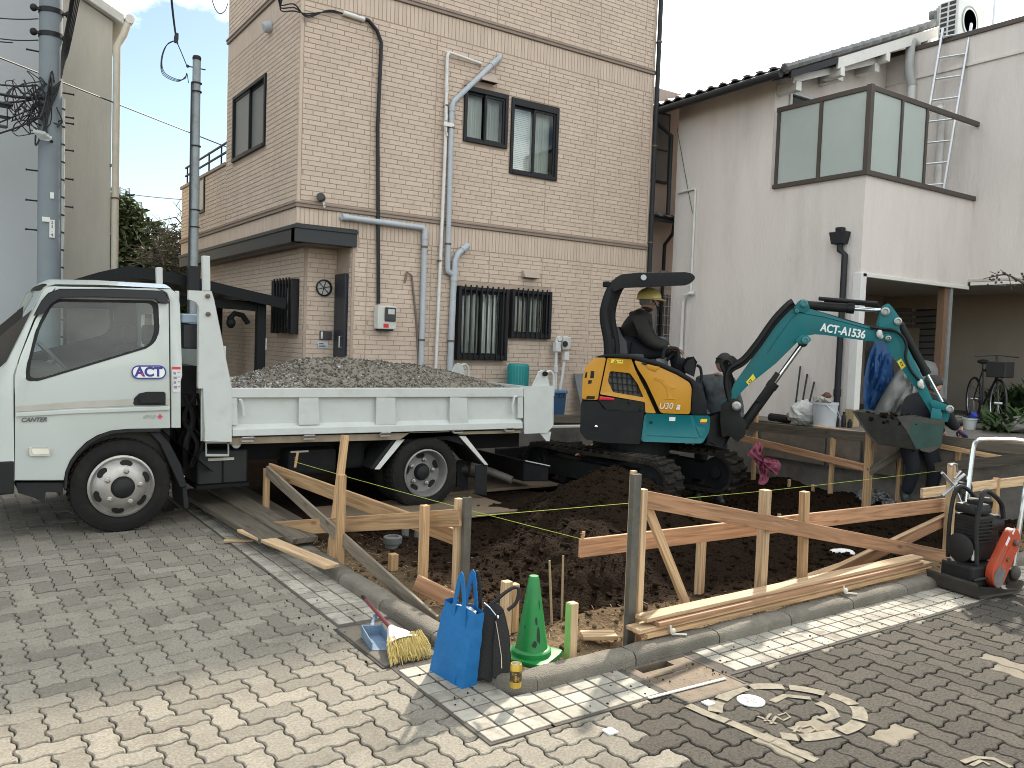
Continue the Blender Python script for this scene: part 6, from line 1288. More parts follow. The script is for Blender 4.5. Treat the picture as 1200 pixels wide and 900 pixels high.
# ramp boards under the truck
M_ply = mat('site_plywood', (.17, .125, .08), .85, var=.2, scale=4, dirt=((.11, .085, .06), .7, 3), bump=.3, bscale=40)
M_oldw = wood('old_timber', (.13, .11, .085))
for (xa, xb, ya, yb, z, lb) in ((2.7, 4.5, 6.3, 7.2, .0, 'muddy plywood sheet under the truck rear wheel'), (4.1, 5.7, 7.3, 8.2, .005, 'muddy plywood sheet behind the truck exhaust')):
    mb = MB(); mb.box((xa, ya, z-.03), (xb, yb, z)); tag(mb.build('plywood_sheet', M_ply, bev=.003), lb, 'plywood', 'plywood sheets on the soil')
for k, (a, b, lb) in enumerate((((1.86, 7.9, .1), (1.95, 5.75, .1), 'old grey ramp board nearest the tile strip beside the front wheel'), ((2.1, 8.0, .115), (2.12, 5.6, .115), 'old grey ramp board lying on the kerb'), ((2.33, 8.0, .06), (2.34, 6.1, .04), 'old grey ramp board inside the kerb'))):
    mb = MB(); mb.bar(a, b, .2, .04); tag(mb.build('ramp_board', M_oldw, bev=.003, uvl=True), lb, 'board', 'ramp boards under the truck')
# ================================================================== mini excavator
CRh = V((CR.x, CR.y, 0)).normalized(); CFh = V((CF.x, CF.y, 0)).normalized()
EP = EYEP+CRh*1.40+CFh*9.45; EP.z = 0
PHI = R(9); PHB = R(-11)
def plane_pt(px, py, off, ph):
    """point of the photograph on the upright plane through the slew axis, turned ph from the view, off metres towards the street"""
    n = CRh*sin(ph)-CFh*cos(ph); d = U(px, py, D=1)-EYEP; t = ((EP+n*off)-EYEP).dot(n)/d.dot(n); return EYEP+d*t
EN = CRh*sin(PHI)-CFh*cos(PHI); EH = CRh*cos(PHI)+CFh*sin(PHI)
BN = CRh*sin(PHB)-CFh*cos(PHB); BH = CRh*cos(PHB)+CFh*sin(PHB); ZU = V((0, 0, 1))
def E_(px, py, off=.72): return plane_pt(px, py, off, PHI)
def B_pt(px, py, off=0.): return plane_pt(px, py, off, PHB)
ex = thing('excavator', 'yellow and teal mini excavator with black canopy digging in the plot', 'excavator', (EP.x, EP.y, 0))
M_ey = mat('excavator_yellow', (.52, .25, .02), .4, var=.05, scale=4, spec=.4, dirt=((.26, .17, .07), .45, 2.5))
M_et = mat('excavator_teal', (.002, .135, .152), .42, var=.06, scale=4, spec=.35, dirt=((.055, .085, .07), .55, 3))
M_ed = mat('excavator_dark', (.009, .0105, .012), .55, var=.15, scale=6, dirt=((.045, .04, .032), .35, 5), spec=.22)
M_eb = mat('excavator_black', (.009, .0095, .01), .6, var=.25, scale=10, dirt=((.04, .033, .024), .45, 6), spec=.3)
M_trk = mat('rubber_track', (.018, .016, .014), .9, var=.3, scale=12, spec=.2, dirt=((.085, .066, .045), .95, 3), bump=.4, bscale=50)
M_rod = mat('cylinder_rod', (.8, .8, .8), .12, 1., var=.02)
K5 = lambda x, y: (660+x/5.625, 400+y/5.625)
def epl(name, pts, o0, o1, m, parent=ex, bev=.012, holes=(), K=K5, seg=2, rnd_=0, fn=E_):
    pts = [K(*p) for p in pts]
    if rnd_: pts = rounded(pts, rnd_, 3)
    hs = [[K(*p) for p in h] for h in holes]
    mb = MB(); plate(mb, pts, hs, lambda u, v, d: fn(u, v, d), o0, o1); return mb.build(name, m, parent, bev=bev, seg=seg, smooth=True, ang=45)
# inner body and side panels
epl('body', [(125, 385), (140, 240), (155, 165), (205, 112), (300, 88), (400, 90), (520, 112), (650, 148), (760, 196), (850, 256), (905, 320), (925, 400), (930, 480), (955, 500), (900, 660), (280, 655), (150, 640), (118, 590)], -.66, .66, M_ed, bev=.05)
for o0, o1 in ((.62, .735),):
    epl('rear_cover', [(207, 108), (283, 106), (234, 345), (230, 387), (122, 382), (128, 240), (148, 165)], o0, o1, M_ey, bev=.03, rnd_=3)
    dpan = epl('engine_cover', [(292, 108), (450, 118), (478, 195), (545, 325), (612, 473), (541, 470), (540, 400), (242, 348)], o0, o1, M_ey, bev=.014, holes=[rounded([(308, 196), (440, 210), (492, 282), (530, 370), (328, 335), (294, 262)], 12, 3)], rnd_=2)
    hood = epl('side_hood', [(464, 122), (640, 172), (752, 222), (832, 270), (848, 305), (838, 481), (642, 474), (603, 385), (545, 262), (492, 182)], o0, o1, M_ey, bev=.02, rnd_=4)
    epl('lower_cover', [(118, 395), (230, 392), (275, 452), (532, 464), (508, 678), (270, 668), (150, 648), (110, 600)], o0, o1+.01, M_ed, bev=.03, rnd_=3)
    epl('lower_side_cover', [(537, 474), (850, 488), (958, 489), (968, 500), (964, 590), (920, 674), (512, 661)], o0, o1+.012, M_et, bev=.022, rnd_=4)
    epl('lamp_trim', [(240, 354), (540, 406), (535, 462), (282, 449), (236, 385)], o0, o1-.004, M_eb, bev=.01)
epl('tail_reflector', [(241, 361), (338, 374), (334, 389), (238, 386)], .735, .742, mat('reflector_red', (.55, .015, .03), .25), bev=.003)
epl('vent_grille', [(300, 190), (445, 205), (498, 282), (536, 375), (326, 340), (288, 262)], .68, .69, mat('vent_mesh', (.05, .05, .048), .6, var=.5, scale=30), dpan, bev=0)
for k in range(6):
    x = 318+k*32; epl('vent_bar', [(x, 200), (x+7, 200), (x+19, 350), (x+12, 350)], .691, .70, M_ed, dpan, bev=0)
for k in range(3): epl('vent_bar', [(298, 228+k*42), (505, 248+k*42), (507, 254+k*42), (298, 234+k*42)], .7005, .706, M_ed, dpan, bev=0)
# body crown, over the panels
crown = [(196, 106), (285, 82), (400, 80), (520, 104), (650, 140), (762, 190), (862, 252), (922, 322), (947, 402), (947, 486), (842, 486), (853, 300), (836, 266), (752, 217), (640, 167), (458, 117), (285, 103)]
epl('hood_band', crown, .60, .75, M_ed, bev=.02); epl('hood_band', crown, -.72, -.6, M_ed, bev=.02)
epl('deck', [(285, 84), (400, 82), (520, 106), (650, 142), (762, 192), (862, 254), (922, 324), (940, 402), (900, 402), (840, 300), (740, 250), (520, 160), (300, 130)], -.6, .6, M_ed, bev=.02)
for pts, nm, m_, o in (([(182, 196), (206, 196), (202, 242), (178, 242)], 'rear_slot', M_eb, .7365), ([(148, 205), (160, 200), (155, 240), (141, 240)], 'rear_slot', M_eb, .7365), ([(166, 256), (190, 256), (186, 278), (164, 280)], 'rear_slot', M_eb, .7365), ([(155, 360), (210, 362), (205, 382), (152, 380)], 'maker_plate', M_eb, .7365), ([(318, 117), (396, 124), (392, 147), (312, 143)], 'warning_label', mat('label_yellow', (.75, .6, .03), .45), .7365), ([(907, 512), (950, 512), (944, 540), (902, 540)], 'warning_label', mat('label_yellow', (.75, .6, .03), .45), .748), ([(700, 499), (740, 500), (738, 525), (698, 525)], 'paper_label', M_white, .748), ([(905, 531), (946, 531), (944, 539), (903, 539)], 'label_red', mat('sticker_red', (.6, .02, .03), .5), .7505), ([(168, 592), (250, 600), (262, 606), (168, 604)], 'cover_groove', M_eb, .747)):
    epl(nm, pts, o-.004, o+.001, m_, bev=0)
epl('warning_print', [(330, 140), (346, 121), (358, 141)], .738, .7388, M_ink, bev=0, holes=[[(338, 137), (346, 128), (352, 137.5)]]); epl('warning_print', [(384, 126), (391, 126), (385, 137), (381, 137)], .738, .7388, M_ink, bev=0); epl('warning_print', [(366, 130), (376, 130), (376, 134), (366, 134)], .738, .7388, M_ink, bev=0)
# pressed relief on the hood: raised notch and crease
epl('hood_relief', [(655, 262), (742, 305), (738, 312), (706, 316), (716, 372), (738, 376), (740, 384), (664, 383), (690, 372), (676, 300)], .733, .741, M_ey, hood, bev=.006)
epl('hood_crease', [(604, 240), (660, 256), (676, 300), (668, 296), (650, 268), (600, 250)], .733, .740, M_ey, hood, bev=.004)
epl('cover_lip', [(540, 150), (640, 168), (628, 180), (608, 200), (560, 182)], .733, .744, M_ey, hood, bev=.006); epl('cover_catch', [(515, 142), (535, 138), (560, 150), (540, 158)], .733, .75, M_eb, hood, bev=.004)
epl('lower_crease', [(560, 612), (900, 632), (880, 640), (548, 622)], .744, .75, M_et, bev=.003); epl('lower_crease', [(868, 555), (948, 566), (925, 632), (902, 628), (880, 575)], .744, .752, M_et, bev=.006)
for x, y in ((578, 533), (215, 562), (440, 400), (515, 446)):
    mb = MB(); mb.lathe([(.016, 0), (.016, .012), (.006, .014)], E_(*K5(x, y), .745), EN, 10); mb.build('bolt', M_eb if x > 300 else M_chr, ex)
text('U30', 'model_text', E_(*K5(676, 428), .7395), EH, ZU, .09, mat('text_silver', (.75, .75, .72), .3, .5), ex, shear=.2, ext=.003)
text('a', 'model_text', E_(*K5(755, 430), .7395), EH, ZU, .1, mat('text_silver', (.75, .75, .72), .3, .5), ex, shear=.35, off=.003, ext=.003)
# canopy: two posts and a roof plate
KC = lambda x, y: (680+x/6.43, 310+y/6.43)
def cpath(o): return bez([E_(*KC(*p), o) for p in ((215, 690), (205, 560), (182, 430), (182, 340), (212, 230), (258, 150), (330, 118))], 6)
for o, dx in ((.66, 0), (.38, 55), (-.42, 0)):
    mb = MB(); mb.tube([q+EH*(dx/6.43*.0094) for q in cpath(o)], .048, 10); mb.build('canopy_post', M_ed, ex, smooth=True)
mb = MB(); plate(mb, rounded([KC(*p) for p in ((225, 165), (262, 102), (310, 74), (420, 62), (790, 56), (840, 66), (866, 92), (862, 112), (830, 142), (790, 158), (310, 178), (262, 205), (240, 200))], 2, 3), [], lambda u, v, d: E_(u, v, d), -.62, .72); mb.build('canopy_roof', M_ed, ex, bev=.03, seg=3, smooth=True, ang=50)
mb = MB(); mb.lathe([(.03, 0), (.03, .015)], E_(*KC(475, 98), .722), EN, 12); mb.build('canopy_bolt', M_pvc, ex); mb = MB(); mb.box(E_(*KC(215, 150), .62)-V((.05, .05, .03)), E_(*KC(215, 150), .62)+V((.05, .05, .03))); mb.build('post_joint', M_ed, ex, bev=.01)
epl('rear_box', [(175, 690), (185, 560), (205, 555), (258, 560), (262, 690)], -.5, .66, M_ed, K=KC, bev=.02)
epl('seat', [(258, 660), (255, 490), (262, 476), (285, 474), (312, 520), (345, 585), (362, 668), (470, 680), (480, 720), (260, 720)], -.25, .3, mat('seat_grey', (.055, .06, .065), .7, var=.1), K=KC, bev=.05)
epl('headrest', [(275, 478), (300, 480), (312, 525), (290, 530)], -.14, .18, M_eb, K=KC, bev=.02)
# levers, guard hoop and console
mb = MB(); mb.tube(bez([E_(*KC(*p), .42) for p in ((620, 712), (628, 660), (650, 632), (720, 632), (738, 660), (735, 752))], 5), .02, 8); mb.build('lever_guard', M_eb, ex, smooth=True)
mb = MB(); mb.tube([E_(*KC(*p), .3) for p in ((650, 725), (700, 670))], .018, 8); mb.ell(E_(*KC(705, 664), .3), (.03, .03, .05), 10, 8); mb.tube(bez([E_(*KC(*p), .2) for p in ((535, 690), (555, 662), (590, 668), (600, 690))], 4), .018, 8); mb.tube([E_(*KC(*p), -.3) for p in ((650, 725), (700, 660))], .018, 8); mb.build('control_lever', M_eb, ex, smooth=True)
epl('console', [(778, 770), (805, 712), (850, 706), (878, 736), (850, 830), (790, 800)], .1, .62, M_ed, K=KC, bev=.03); epl('console_stand', [(752, 700), (790, 705), (790, 800), (760, 780)], .0, .2, M_eb, K=KC, bev=.01)
mb = MB(); mb.tube(bez([E_(*KC(*p), .55) for p in ((880, 760), (905, 780), (915, 850), (905, 890))], 4), .016, 8); mb.build('hand_rail', M_eb, ex, smooth=True)
# slew ring, undercarriage, tracks
mb = MB(); mb.lathe([(.42, .36), (.42, .56)], EP, n=28); mb.build('slew_ring', M_eb, ex)
TH = R(46); TT = CRh*cos(TH)-CFh*sin(TH); TS = CRh*sin(TH)+CFh*cos(TH)
TB = -.04; tr_r = .225; TLEN = 1.02
mb = MB(); mb.bar(EP+TS*.6+V((0, 0, .22)), EP-TS*.6+V((0, 0, .22)), .5, .2); mb.build('undercarriage', M_eb, ex, bev=.02)
def stadium(hl, r, n=9):
    out = []
    for k in range(n+1): t = -pi/2+pi*k/n; out.append((hl+r*cos(t), r+r*sin(t)))
    for k in range(n+1): t = pi/2+pi*k/n; out.append((-hl+r*cos(t), r+r*sin(t)))
    return out
for s_ in (-1, 1):
    o = EP+TS*(.61*s_)+V((0, 0, TB)); hl = TLEN-tr_r; w = .15
    fnt = lambda u, v, d: o+TT*u+V((0, 0, v))+TS*d
    mb = MB(); outer = stadium(hl, tr_r, 12); inner = [(u*(.97), .035+(v)*(1-.07/(2*tr_r))) for u, v in stadium(hl, tr_r, 12)]
    plate(mb, outer, [[(u, v) for u, v in inner]], fnt, -w, w); belt = mb.build('track', M_trk, ex, smooth=True, ang=40)
    mb = MB(); per = 4*hl+2*pi*tr_r; N = 46
    for k in range(N):
        s0 = per*k/N
        if s0 < 2*hl: c = fnt(-hl+s0, 0, 0); nn = V((0, 0, -1)); tg = TT
        elif s0 < 2*hl+pi*tr_r: a = -pi/2+(s0-2*hl)/tr_r; c = fnt(hl+tr_r*cos(a), tr_r+tr_r*sin(a), 0); nn = TT*cos(a)+ZU*sin(a); tg = TT*-sin(a)+ZU*cos(a)
        elif s0 < 4*hl+pi*tr_r: c = fnt(hl-(s0-2*hl-pi*tr_r), 2*tr_r, 0); nn = ZU; tg = -TT
        else: a = pi/2+(s0-4*hl-pi*tr_r)/tr_r; c = fnt(-hl+tr_r*cos(a), tr_r+tr_r*sin(a), 0); nn = TT*cos(a)+ZU*sin(a); tg = TT*-sin(a)+ZU*cos(a)
        for sd in (-1, 1):
            cc = c+TS*(w*.5*sd)+nn*.012+tg*(.012*sd); mb.bar(cc-TS*w*.46, cc+TS*w*.46, .042, .036, nn)
    mb.build('track_lugs', M_trk, ex, bev=.008, kind='stuff')
    for u in (-hl, hl):
        mb = MB(); mb.lathe([(tr_r*.82, -.09), (tr_r*.82, -.06), (tr_r*.6, -.03), (tr_r*.6, .03), (tr_r*.82, .06), (tr_r*.82, .09)], fnt(u, tr_r, 0), TS, 24); mb.lathe([(.06, -.13), (.06, .13)], fnt(u, tr_r, 0), TS, 14); mb.build('track_wheel', M_eb, ex, smooth=True)
    mb = MB()
    for u in (-.42, -.14, .14, .42): mb.lathe([(.06, -.1), (.06, .1)], fnt(u, .11, 0), TS, 12)
    mb.build('track_roller', M_eb, ex, kind='stuff')
    mb = MB(); plate(mb, [(-hl+.1, .14), (hl-.16, .14), (hl-.1, .3), (-hl+.1, .34)], [], fnt, -.11, .11); mb.build('track_frame', M_eb, ex, bev=.012)
# dozer blade arms and blade (behind the machine)
mb = MB(); c = EP-TT*1.45+V((0, 0, .12)); mb.bar(c-TS*.78, c+TS*.78, .05, .32); mb.build('dozer_blade', M_eb, ex, bev=.01)
mb = MB()
for s_ in (-.3, .3): mb.bar(EP-TT*.5+TS*s_+V((0, 0, .22)), EP-TT*1.42+TS*s_+V((0, 0, .14)), .08, .1)
mb.build('blade_arm', M_eb, ex, bev=.008)
# boom swing post
KB = lambda x, y: (810+x/3.332, 330+y/3.332)
def bpl(name, pts, o0, o1, m, parent=ex, bev=.01, K=KB, seg=2, rnd_=0, holes=()): return epl(name, pts, o0, o1, m, parent, bev, holes, K, seg, rnd_, fn=B_pt)
epl('front_frame', [(60, 520), (130, 512), (150, 540), (148, 610), (120, 640), (60, 635)], -.4, .4, M_eb, K=KB, bev=.03)
bpl('swing_post', [(118, 478), (140, 462), (165, 455), (188, 462), (198, 490), (190, 520), (214, 545), (212, 600), (180, 628), (150, 600), (120, 610), (112, 540)], -.15, .15, M_eb, bev=.02, rnd_=3)
mb = MB(); mb.lathe([(.05, .17), (.05, .2), (.03, .21)], B_pt(*KB(172, 481)), BN, 16); mb.build('pivot_pin', mat('pin_steel', (.35, .36, .34), .4, .6), ex)
mb = MB(); mb.tube([E_(*KB(62, 610), .35), E_(*KB(118, 612), .35)], .022, 10); mb.build('swing_rod', M_rod, ex, smooth=True)
# boom
boom_o = [(118, 478), (124, 462), (146, 452), (168, 396), (205, 345), (250, 280), (310, 195), (370, 115), (400, 88), (440, 96), (470, 108), (600, 150), (720, 182), (768, 198), (786, 214), (778, 236), (700, 233), (600, 220), (520, 208), (482, 206), (450, 212), (425, 226), (330, 320), (215, 412), (180, 450), (160, 480), (140, 492)]
boom = bpl('boom', boom_o, -.09, .09, M_et, bev=.012, rnd_=2)
bpl('boom_side_plate', [(400, 100), (420, 74), (440, 68), (456, 80), (464, 104), (440, 120), (410, 118)], -.11, .11, M_et, boom, bev=.008, rnd_=2)
bpl('boom_lug', [(404, 232), (430, 208), (462, 214), (470, 228), (452, 244), (428, 246)], -.115, .115, M_et, boom, bev=.008, rnd_=2)
for p, r_, o in ((((440, 86)), .04, .112), ((446, 230), .04, .117), ((767, 222), .02, .095), ((412, 116), .022, .112)):
    mb = MB(); mb.lathe([(r_, 0), (r_, .02), (r_*.6, .024), (r_*.5, .015)], B_pt(*KB(*p), o), BN, 16); mb.build('pin', mat('pin_teal', (.05, .2, .21), .4, .3), boom, smooth=True)
mb = MB(); mb.tube([B_pt(*KB(*p), .091) for p in ((298, 278), (340, 213), (392, 143), (420, 120), (520, 137), (600, 158), (762, 202))], .007, 6); mb.build('weld_ridge', M_et, boom, smooth=True)
lab = bpl('warning_label', [(214, 392), (242, 360), (252, 378), (224, 404)], .0905, .0925, mat('label_yellow', (.75, .6, .03), .45), boom, bev=0)
bpl('label_print', [(222, 392), (232, 380), (238, 388), (228, 398)], .0928, .0935, M_ink, boom, bev=0, holes=[[(226, 391), (231, 385), (234, 388.5), (229, 394)]])
bd = (B_pt(*KB(670, 207), .091)-B_pt(*KB(515, 180), .091)); text('ACT-A1536', 'fleet_text', B_pt(*KB(592, 194), .0925), bd, ZU, .122, M_wst, boom, ext=.001, off=.0025, sp=1.0, sx=.76); text('ACT-A1536', 'fleet_text', B_pt(*KB(593.2, 194.2), .0926), bd, ZU, .122, M_wst, boom, ext=.001, off=.0025, sp=1.0, sx=.76)
# boom cylinder under the boom
def cyl(name, a, b, o, r, t, rod_r, fl=False):
    A_p = B_pt(*KB(*a), o); B_p = B_pt(*KB(*b), o); M_p = A_p.lerp(B_p, t); d = (B_p-A_p).normalized()
    mb = MB(); mb.tube([A_p, M_p], r, 14); mb.lathe([(r*1.15, -.07), (r*1.15, 0)], M_p, d, 14); mb.ell(A_p, (r*1.1,)*3, 12, 8); c_ = mb.build(name, M_eb, ex, smooth=True)
    mb = MB(); mb.tube([M_p, B_p], rod_r, 12); mb.build('rod', M_rod, c_, smooth=True)
    mb = MB(); mb.lathe([(rod_r*1.7, -.05), (rod_r*1.7, .05)], B_p, BN, 14); mb.build('rod_eye', M_eb, c_, smooth=True)
cyl('boom_cylinder', (205, 560), (436, 240), 0, .055, .52, .026); bpl('cylinder_guard', [(250, 465), (330, 350), (348, 362), (270, 475)], -.075, .075, M_eb, bev=.01)
cyl('arm_cylinder', (446, 92), (752, 114), 0, .05, .62, .024)
mb = MB(); a, b = B_pt(*KB(498, 66), .05), B_pt(*KB(728, 86), .05); mb.tube([a, b], .022, 8); mb.tube([B_pt(*KB(520, 74), -.03), B_pt(*KB(730, 94), -.03)], .016, 8); mb.build('arm_pipe', M_eb, ex, smooth=True)
# arm, linkage, bucket cylinder
arm_o = [(722, 166), (738, 112), (752, 92), (770, 84), (786, 100), (820, 148), (812, 182), (848, 262), (902, 372), (945, 466), (990, 480), (966, 540), (944, 540), (928, 500), (880, 420), (790, 300), (742, 214)]
arm = bpl('arm', arm_o, -.075, .075, M_et, bev=.01, rnd_=2)
bpl('arm_boss', [(730, 178), (744, 96), (768, 86), (818, 150), (806, 186), (770, 196)], -.1, .1, M_et, arm, bev=.012, rnd_=3)
for p, r_ in (((757, 117), .045), ((806, 155), .04), ((768, 222), .03), ((957, 520), .05), ((1008, 497), .04)):
    mb = MB(); mb.lathe([(r_, 0), (r_, .02), (r_*.62, .026), (r_*.5, .014)], B_pt(*KB(*p), .1), BN, 16); mb.build('pin', mat('pin_steel', (.35, .36, .34), .4, .6), arm, smooth=True)
bpl('warning_label', [(804, 312), (820, 300), (838, 330), (822, 344)], .0765, .0785, mat('label_yellow', (.75, .6, .03), .45), arm, bev=0)
bpl('label_print', [(813, 316), (820, 311), (829, 327), (822, 332)], .079, .0795, M_ink, arm, bev=0, holes=[[(817, 318), (820, 316), (825, 326), (822, 328)]])
cyl('bucket_cylinder', (818, 172), (985, 480), -.0, .042, .62, .02)
bpl('bucket_link', [(930, 470), (950, 462), (1012, 486), (1020, 500), (1000, 508), (940, 490)], -.11, .11, M_et, bev=.008, rnd_=2)
bpl('hook_link', [(1000, 488), (1022, 492), (1012, 520), (1000, 545), (962, 535), (975, 510)], -.06, .06, M_et, bev=.008)
# hydraulic hoses along the boom
mb = MB()
for k, (o, sh) in enumerate(((.12, 0), (.04, -5), (-.05, -10), (.1, 8), (.15, -3))):
    mb.tube(bez([B_pt(*KB(x+sh*.6, y+sh), o) for x, y in ((150, 470), (138, 400), (150, 345), (205, 310), (260, 245), (320, 160), (375, 100), (400, 82))], 5), .019, 7)
for k in range(3): mb.tube(bez([B_pt(*KB(x+k*9, y-k*4), .1-.07*k) for x, y in ((128, 560), (150, 440), (132, 360), (118, 320), (140, 304), (170, 330), (200, 318))], 5), .022, 7)
mb.build('boom_hoses', M_eb, ex, smooth=True, kind='stuff')
mb = MB(); mb.tube([B_pt(*KB(470, 112), .06), B_pt(*KB(600, 150), .06), B_pt(*KB(700, 178), .06)], .014, 7); mb.tube(bez([B_pt(*KB(*p), .12) for p in ((700, 178), (740, 184), (790, 190), (825, 215), (840, 250), (838, 300), (860, 350), (890, 385))], 5), .016, 7); mb.build('arm_hose', M_eb, ex, smooth=True)
for p, q in (((398, 388), None), ((726, 205), None)):
    mb = MB(); c = B_pt(*KB(895, 398) if p[0] < 500 else KB(735, 203), .11); mb.ell(c, (.035, .03, .05), 10, 8); mb.ell(c+V((.03, 0, -.03)), (.03, .025, .03), 10, 8); mb.build('hose_wrap', mat('rag_white', (.6, .6, .56), .9, var=.2, scale=20), ex, smooth=True)
# bucket: curved shell across the boom plane, open towards the operator
KK = lambda x, y: (980+x/5, 420+y/5)
M_bk = mat('bucket_mud', (.06, .06, .052), .75, .1, var=.3, scale=6, dirt=((.10, .085, .065), .8, 3.5), bump=.35, bscale=30)
lip_n = plane_pt(*KK(355, 345), .27, PHB)
near = [(358, 343), (440, 332), (560, 352), (636, 362), (628, 430), (612, 516), (575, 540), (545, 550), (500, 542), (455, 490), (410, 420)]
nearp = [plane_pt(*KK(*p), .25, PHB) for p in near]
bw_ = -CRh*.33+CFh*.36+V((0, 0, .02))
mb = MB(); plate(mb, [KK(*p) for p in near], [], lambda u, v, d: plane_pt(u, v, .25+d, PHB), -.015, .005); bkt = mb.build('bucket', M_bk, ex, bev=.004)
mb = MB(); plate(mb, [KK(*p) for p in near], [], lambda u, v, d: plane_pt(u, v, .25, PHB)+bw_+BN*d, -.005, .015); mb.build('bucket_side', M_bk, bkt)
mb = MB(); sh = [nearp[i] for i in (0, 10, 9, 8, 7, 6, 5, 4, 3)]; n = len(sh); a_ = [v-BN*.004 for v in sh]; b_ = [v+bw_ for v in sh]; ce = sum(nearp, V((0, 0, 0)))/len(nearp); ai = [v+(ce-v).normalized()*.018 for v in a_]; bi = [v+((ce+bw_)-v).normalized()*.018 for v in b_]
mb.mesh(a_+b_+ai+bi, [(i, i+1, n+i+1, n+i) for i in range(n-1)]+[(2*n+i, 2*n+i+1, 3*n+i+1, 3*n+i) for i in range(n-1)]+[(0, n, 3*n, 2*n), (n-1, 2*n-1, 4*n-1, 3*n-1)]); mb.build('bucket_shell', M_bk, bkt, smooth=True, ang=50)
for k in range(0):
    q = sh[0]+bw_*(k+.3)/3.7; d = (sh[0]-sh[1]).normalized(); mb = MB(); mb.bar(q-d*.06, q+d*.075, .06, .03, BN.cross(d)); mb.build('bucket_tooth', M_bk, bkt, bev=.006)
mb = MB(); rr = random.Random(4)
for k in range(40):
    q = sh[0].lerp(sh[-1], rr.uniform(.02, .95))+bw_*rr.random()+V((0, 0, rr.uniform(-.08, .005))); mb.blob(q, rr.uniform(.012, .04), .35)
mb.build('mud', M_soil, bkt, smooth=True, kind='stuff')
bpl('bucket_ear', [(940, 492), (975, 500), (985, 560), (930, 560)], .1, .13, M_et, bkt, bev=.006); bpl('bucket_ear', [(940, 492), (975, 500), (985, 560), (930, 560)], -.13, -.1, M_et, bkt, bev=.006)
bpl('worn_paint', [(862, 545), (985, 560), (975, 640), (880, 655), (850, 600)], .254, .2565, mat('worn_teal', (.022, .06, .05), .7, var=.3, scale=8, dirt=((.06, .053, .042), 1., 4)), bkt, bev=0)
# ================================================================== timber: batter boards, stakes, planks, string
M_pine = wood('pine', (.55, .35, .185)); M_pine2 = wood('pine_red', (.47, .26, .145)); M_pale = wood('pine_pale', (.62, .435, .26)); M_wthr = wood('weathered_timber', (.27, .225, .17))
def board(name, a, b, w, h, m, parent, up=(0, 0, 1), bev=.0025, label=None):
    mb = MB(); mb.bar(a, b, w, h, up); return mb.build(name, m, parent, bev=bev, uvl=True, label=label)
def stake(name, px, pyt, X=None, Y=None, D=None, zb=None, w=.045, m=None, parent=None, lean=(0, 0), label=None):
    """upright stake whose top shows at (px, pyt)"""
    t = U(px, pyt, X=X, Y=Y, D=D); zb = soil(t.x, t.y)-.12 if zb is None else zb
    return board(name, V((t.x+lean[0], t.y+lean[1], zb)), t, w, w, m or M_pine, parent, up=(1, 0, 0), label=label)
# --- left frame
lf = thing('batter_board', 'timber batter board frame at the left kerb beside the truck', 'batter board', (2.4, 5.4, -.06), 'batter board frames round the plot')
stake('stake', 312.5, 549, Y=6.84, parent=lf); stake('stake', 400.5, 556, Y=5.25, parent=lf, w=.05)
t = U(404.5, 510, Y=5.62); b = U(386, 652, Y=5.5); board('stake', b-V((0, 0, .1)), t, .05, .04, M_pine, lf, up=(0, 1, 0))
stake('stake', 498, 592, Y=4.5, parent=lf, w=.05, zb=-.2); stake('stake', 537.5, 584, Y=4.38, parent=lf, w=.042, m=M_pale)
board('rail', U(316, 550, Y=6.8), U(548, 634.5, Y=4.42), .024, .105, M_pine, lf)
board('rail', U(296, 621, Y=6.45), U(539, 606.5, Y=4.32), .024, .105, M_pine, lf)
a, b = U(313, 552, Y=6.76), U(512, 731, Y=3.98); board('brace', a, b, .022, .09, M_wthr, lf, label='grey weathered diagonal brace')
board('rail', U(487, 682, Y=4.45), U(534, 705, Y=4.25), .022, .1, M_pine2, lf)
q = U(549, 583, Y=4.3); sp = thing('steel_post', 'grey steel channel post at the corner of the left frame', 'post', (q.x, q.y, -.1)); mb = MB()
def channel(q, zb, w=.045): 
    for lo, hi in (((-w/2, -.002), (w/2, .002)), ((-w/2, .0025), (-w/2+.004, .03)), ((w/2-.004, .0025), (w/2, .03))): mb.box((q.x+lo[0], q.y+lo[1], zb), (q.x+hi[0], q.y+hi[1], q.z))
M_chan = mat('channel_steel', (.11, .105, .09), .6, .35, var=.3, scale=9, dirt=((.3, .25, .18), .5, 8))
channel(q, -.2, .05); mb.build('channel', M_chan, sp)
# --- right frame along the right kerb
rf = thing('batter_board', 'long red brown batter board frame with crossing rails behind the right kerb', 'batter board', (4.7, 3.4, -.06), 'batter board frames round the plot')
q = U(747.5, 556, Y=3.17); sp2 = thing('steel_post', 'tall grey steel channel post at the left end of the right frame', 'post', (q.x, q.y, 0)); mb = MB(); channel(q, -.1, .052); mb.build('channel', M_chan, sp2)
stake('stake', 753.5, 573, Y=3.21, parent=rf, w=.04, m=M_pale); 
stake('stake', 742.5, 551.5, Y=3.23, parent=rf, w=.03, m=M_pale)
stake('stake', 897, 574, Y=3.3, parent=rf, w=.056, m=M_pale); stake('stake', 943, 576, Y=3.31, parent=rf, w=.05, m=M_pine, lean=(.03, 0)); stake('stake', 1116.5, 543, Y=3.36, parent=rf, w=.055, m=M_pale)
stake('stake', 822, 634, Y=3.78, parent=rf, w=.05, m=M_pale)
board('rail', U(750, 584, Y=3.25), U(1112, 653, Y=3.27), .022, .095, M_pine2, rf)
board('rail', U(679, 642.5, Y=3.66), U(1111, 591, Y=3.44), .022, .108, M_pine2, rf)
board('brace', U(758, 593, Y=3.3), U(812, 728, Y=3.42), .03, .05, M_pale, rf, up=(1, 0, 0))
board('brace', U(885, 716, Y=3.4), U(1113, 606, Y=3.42), .024, .1, M_pine2, rf)
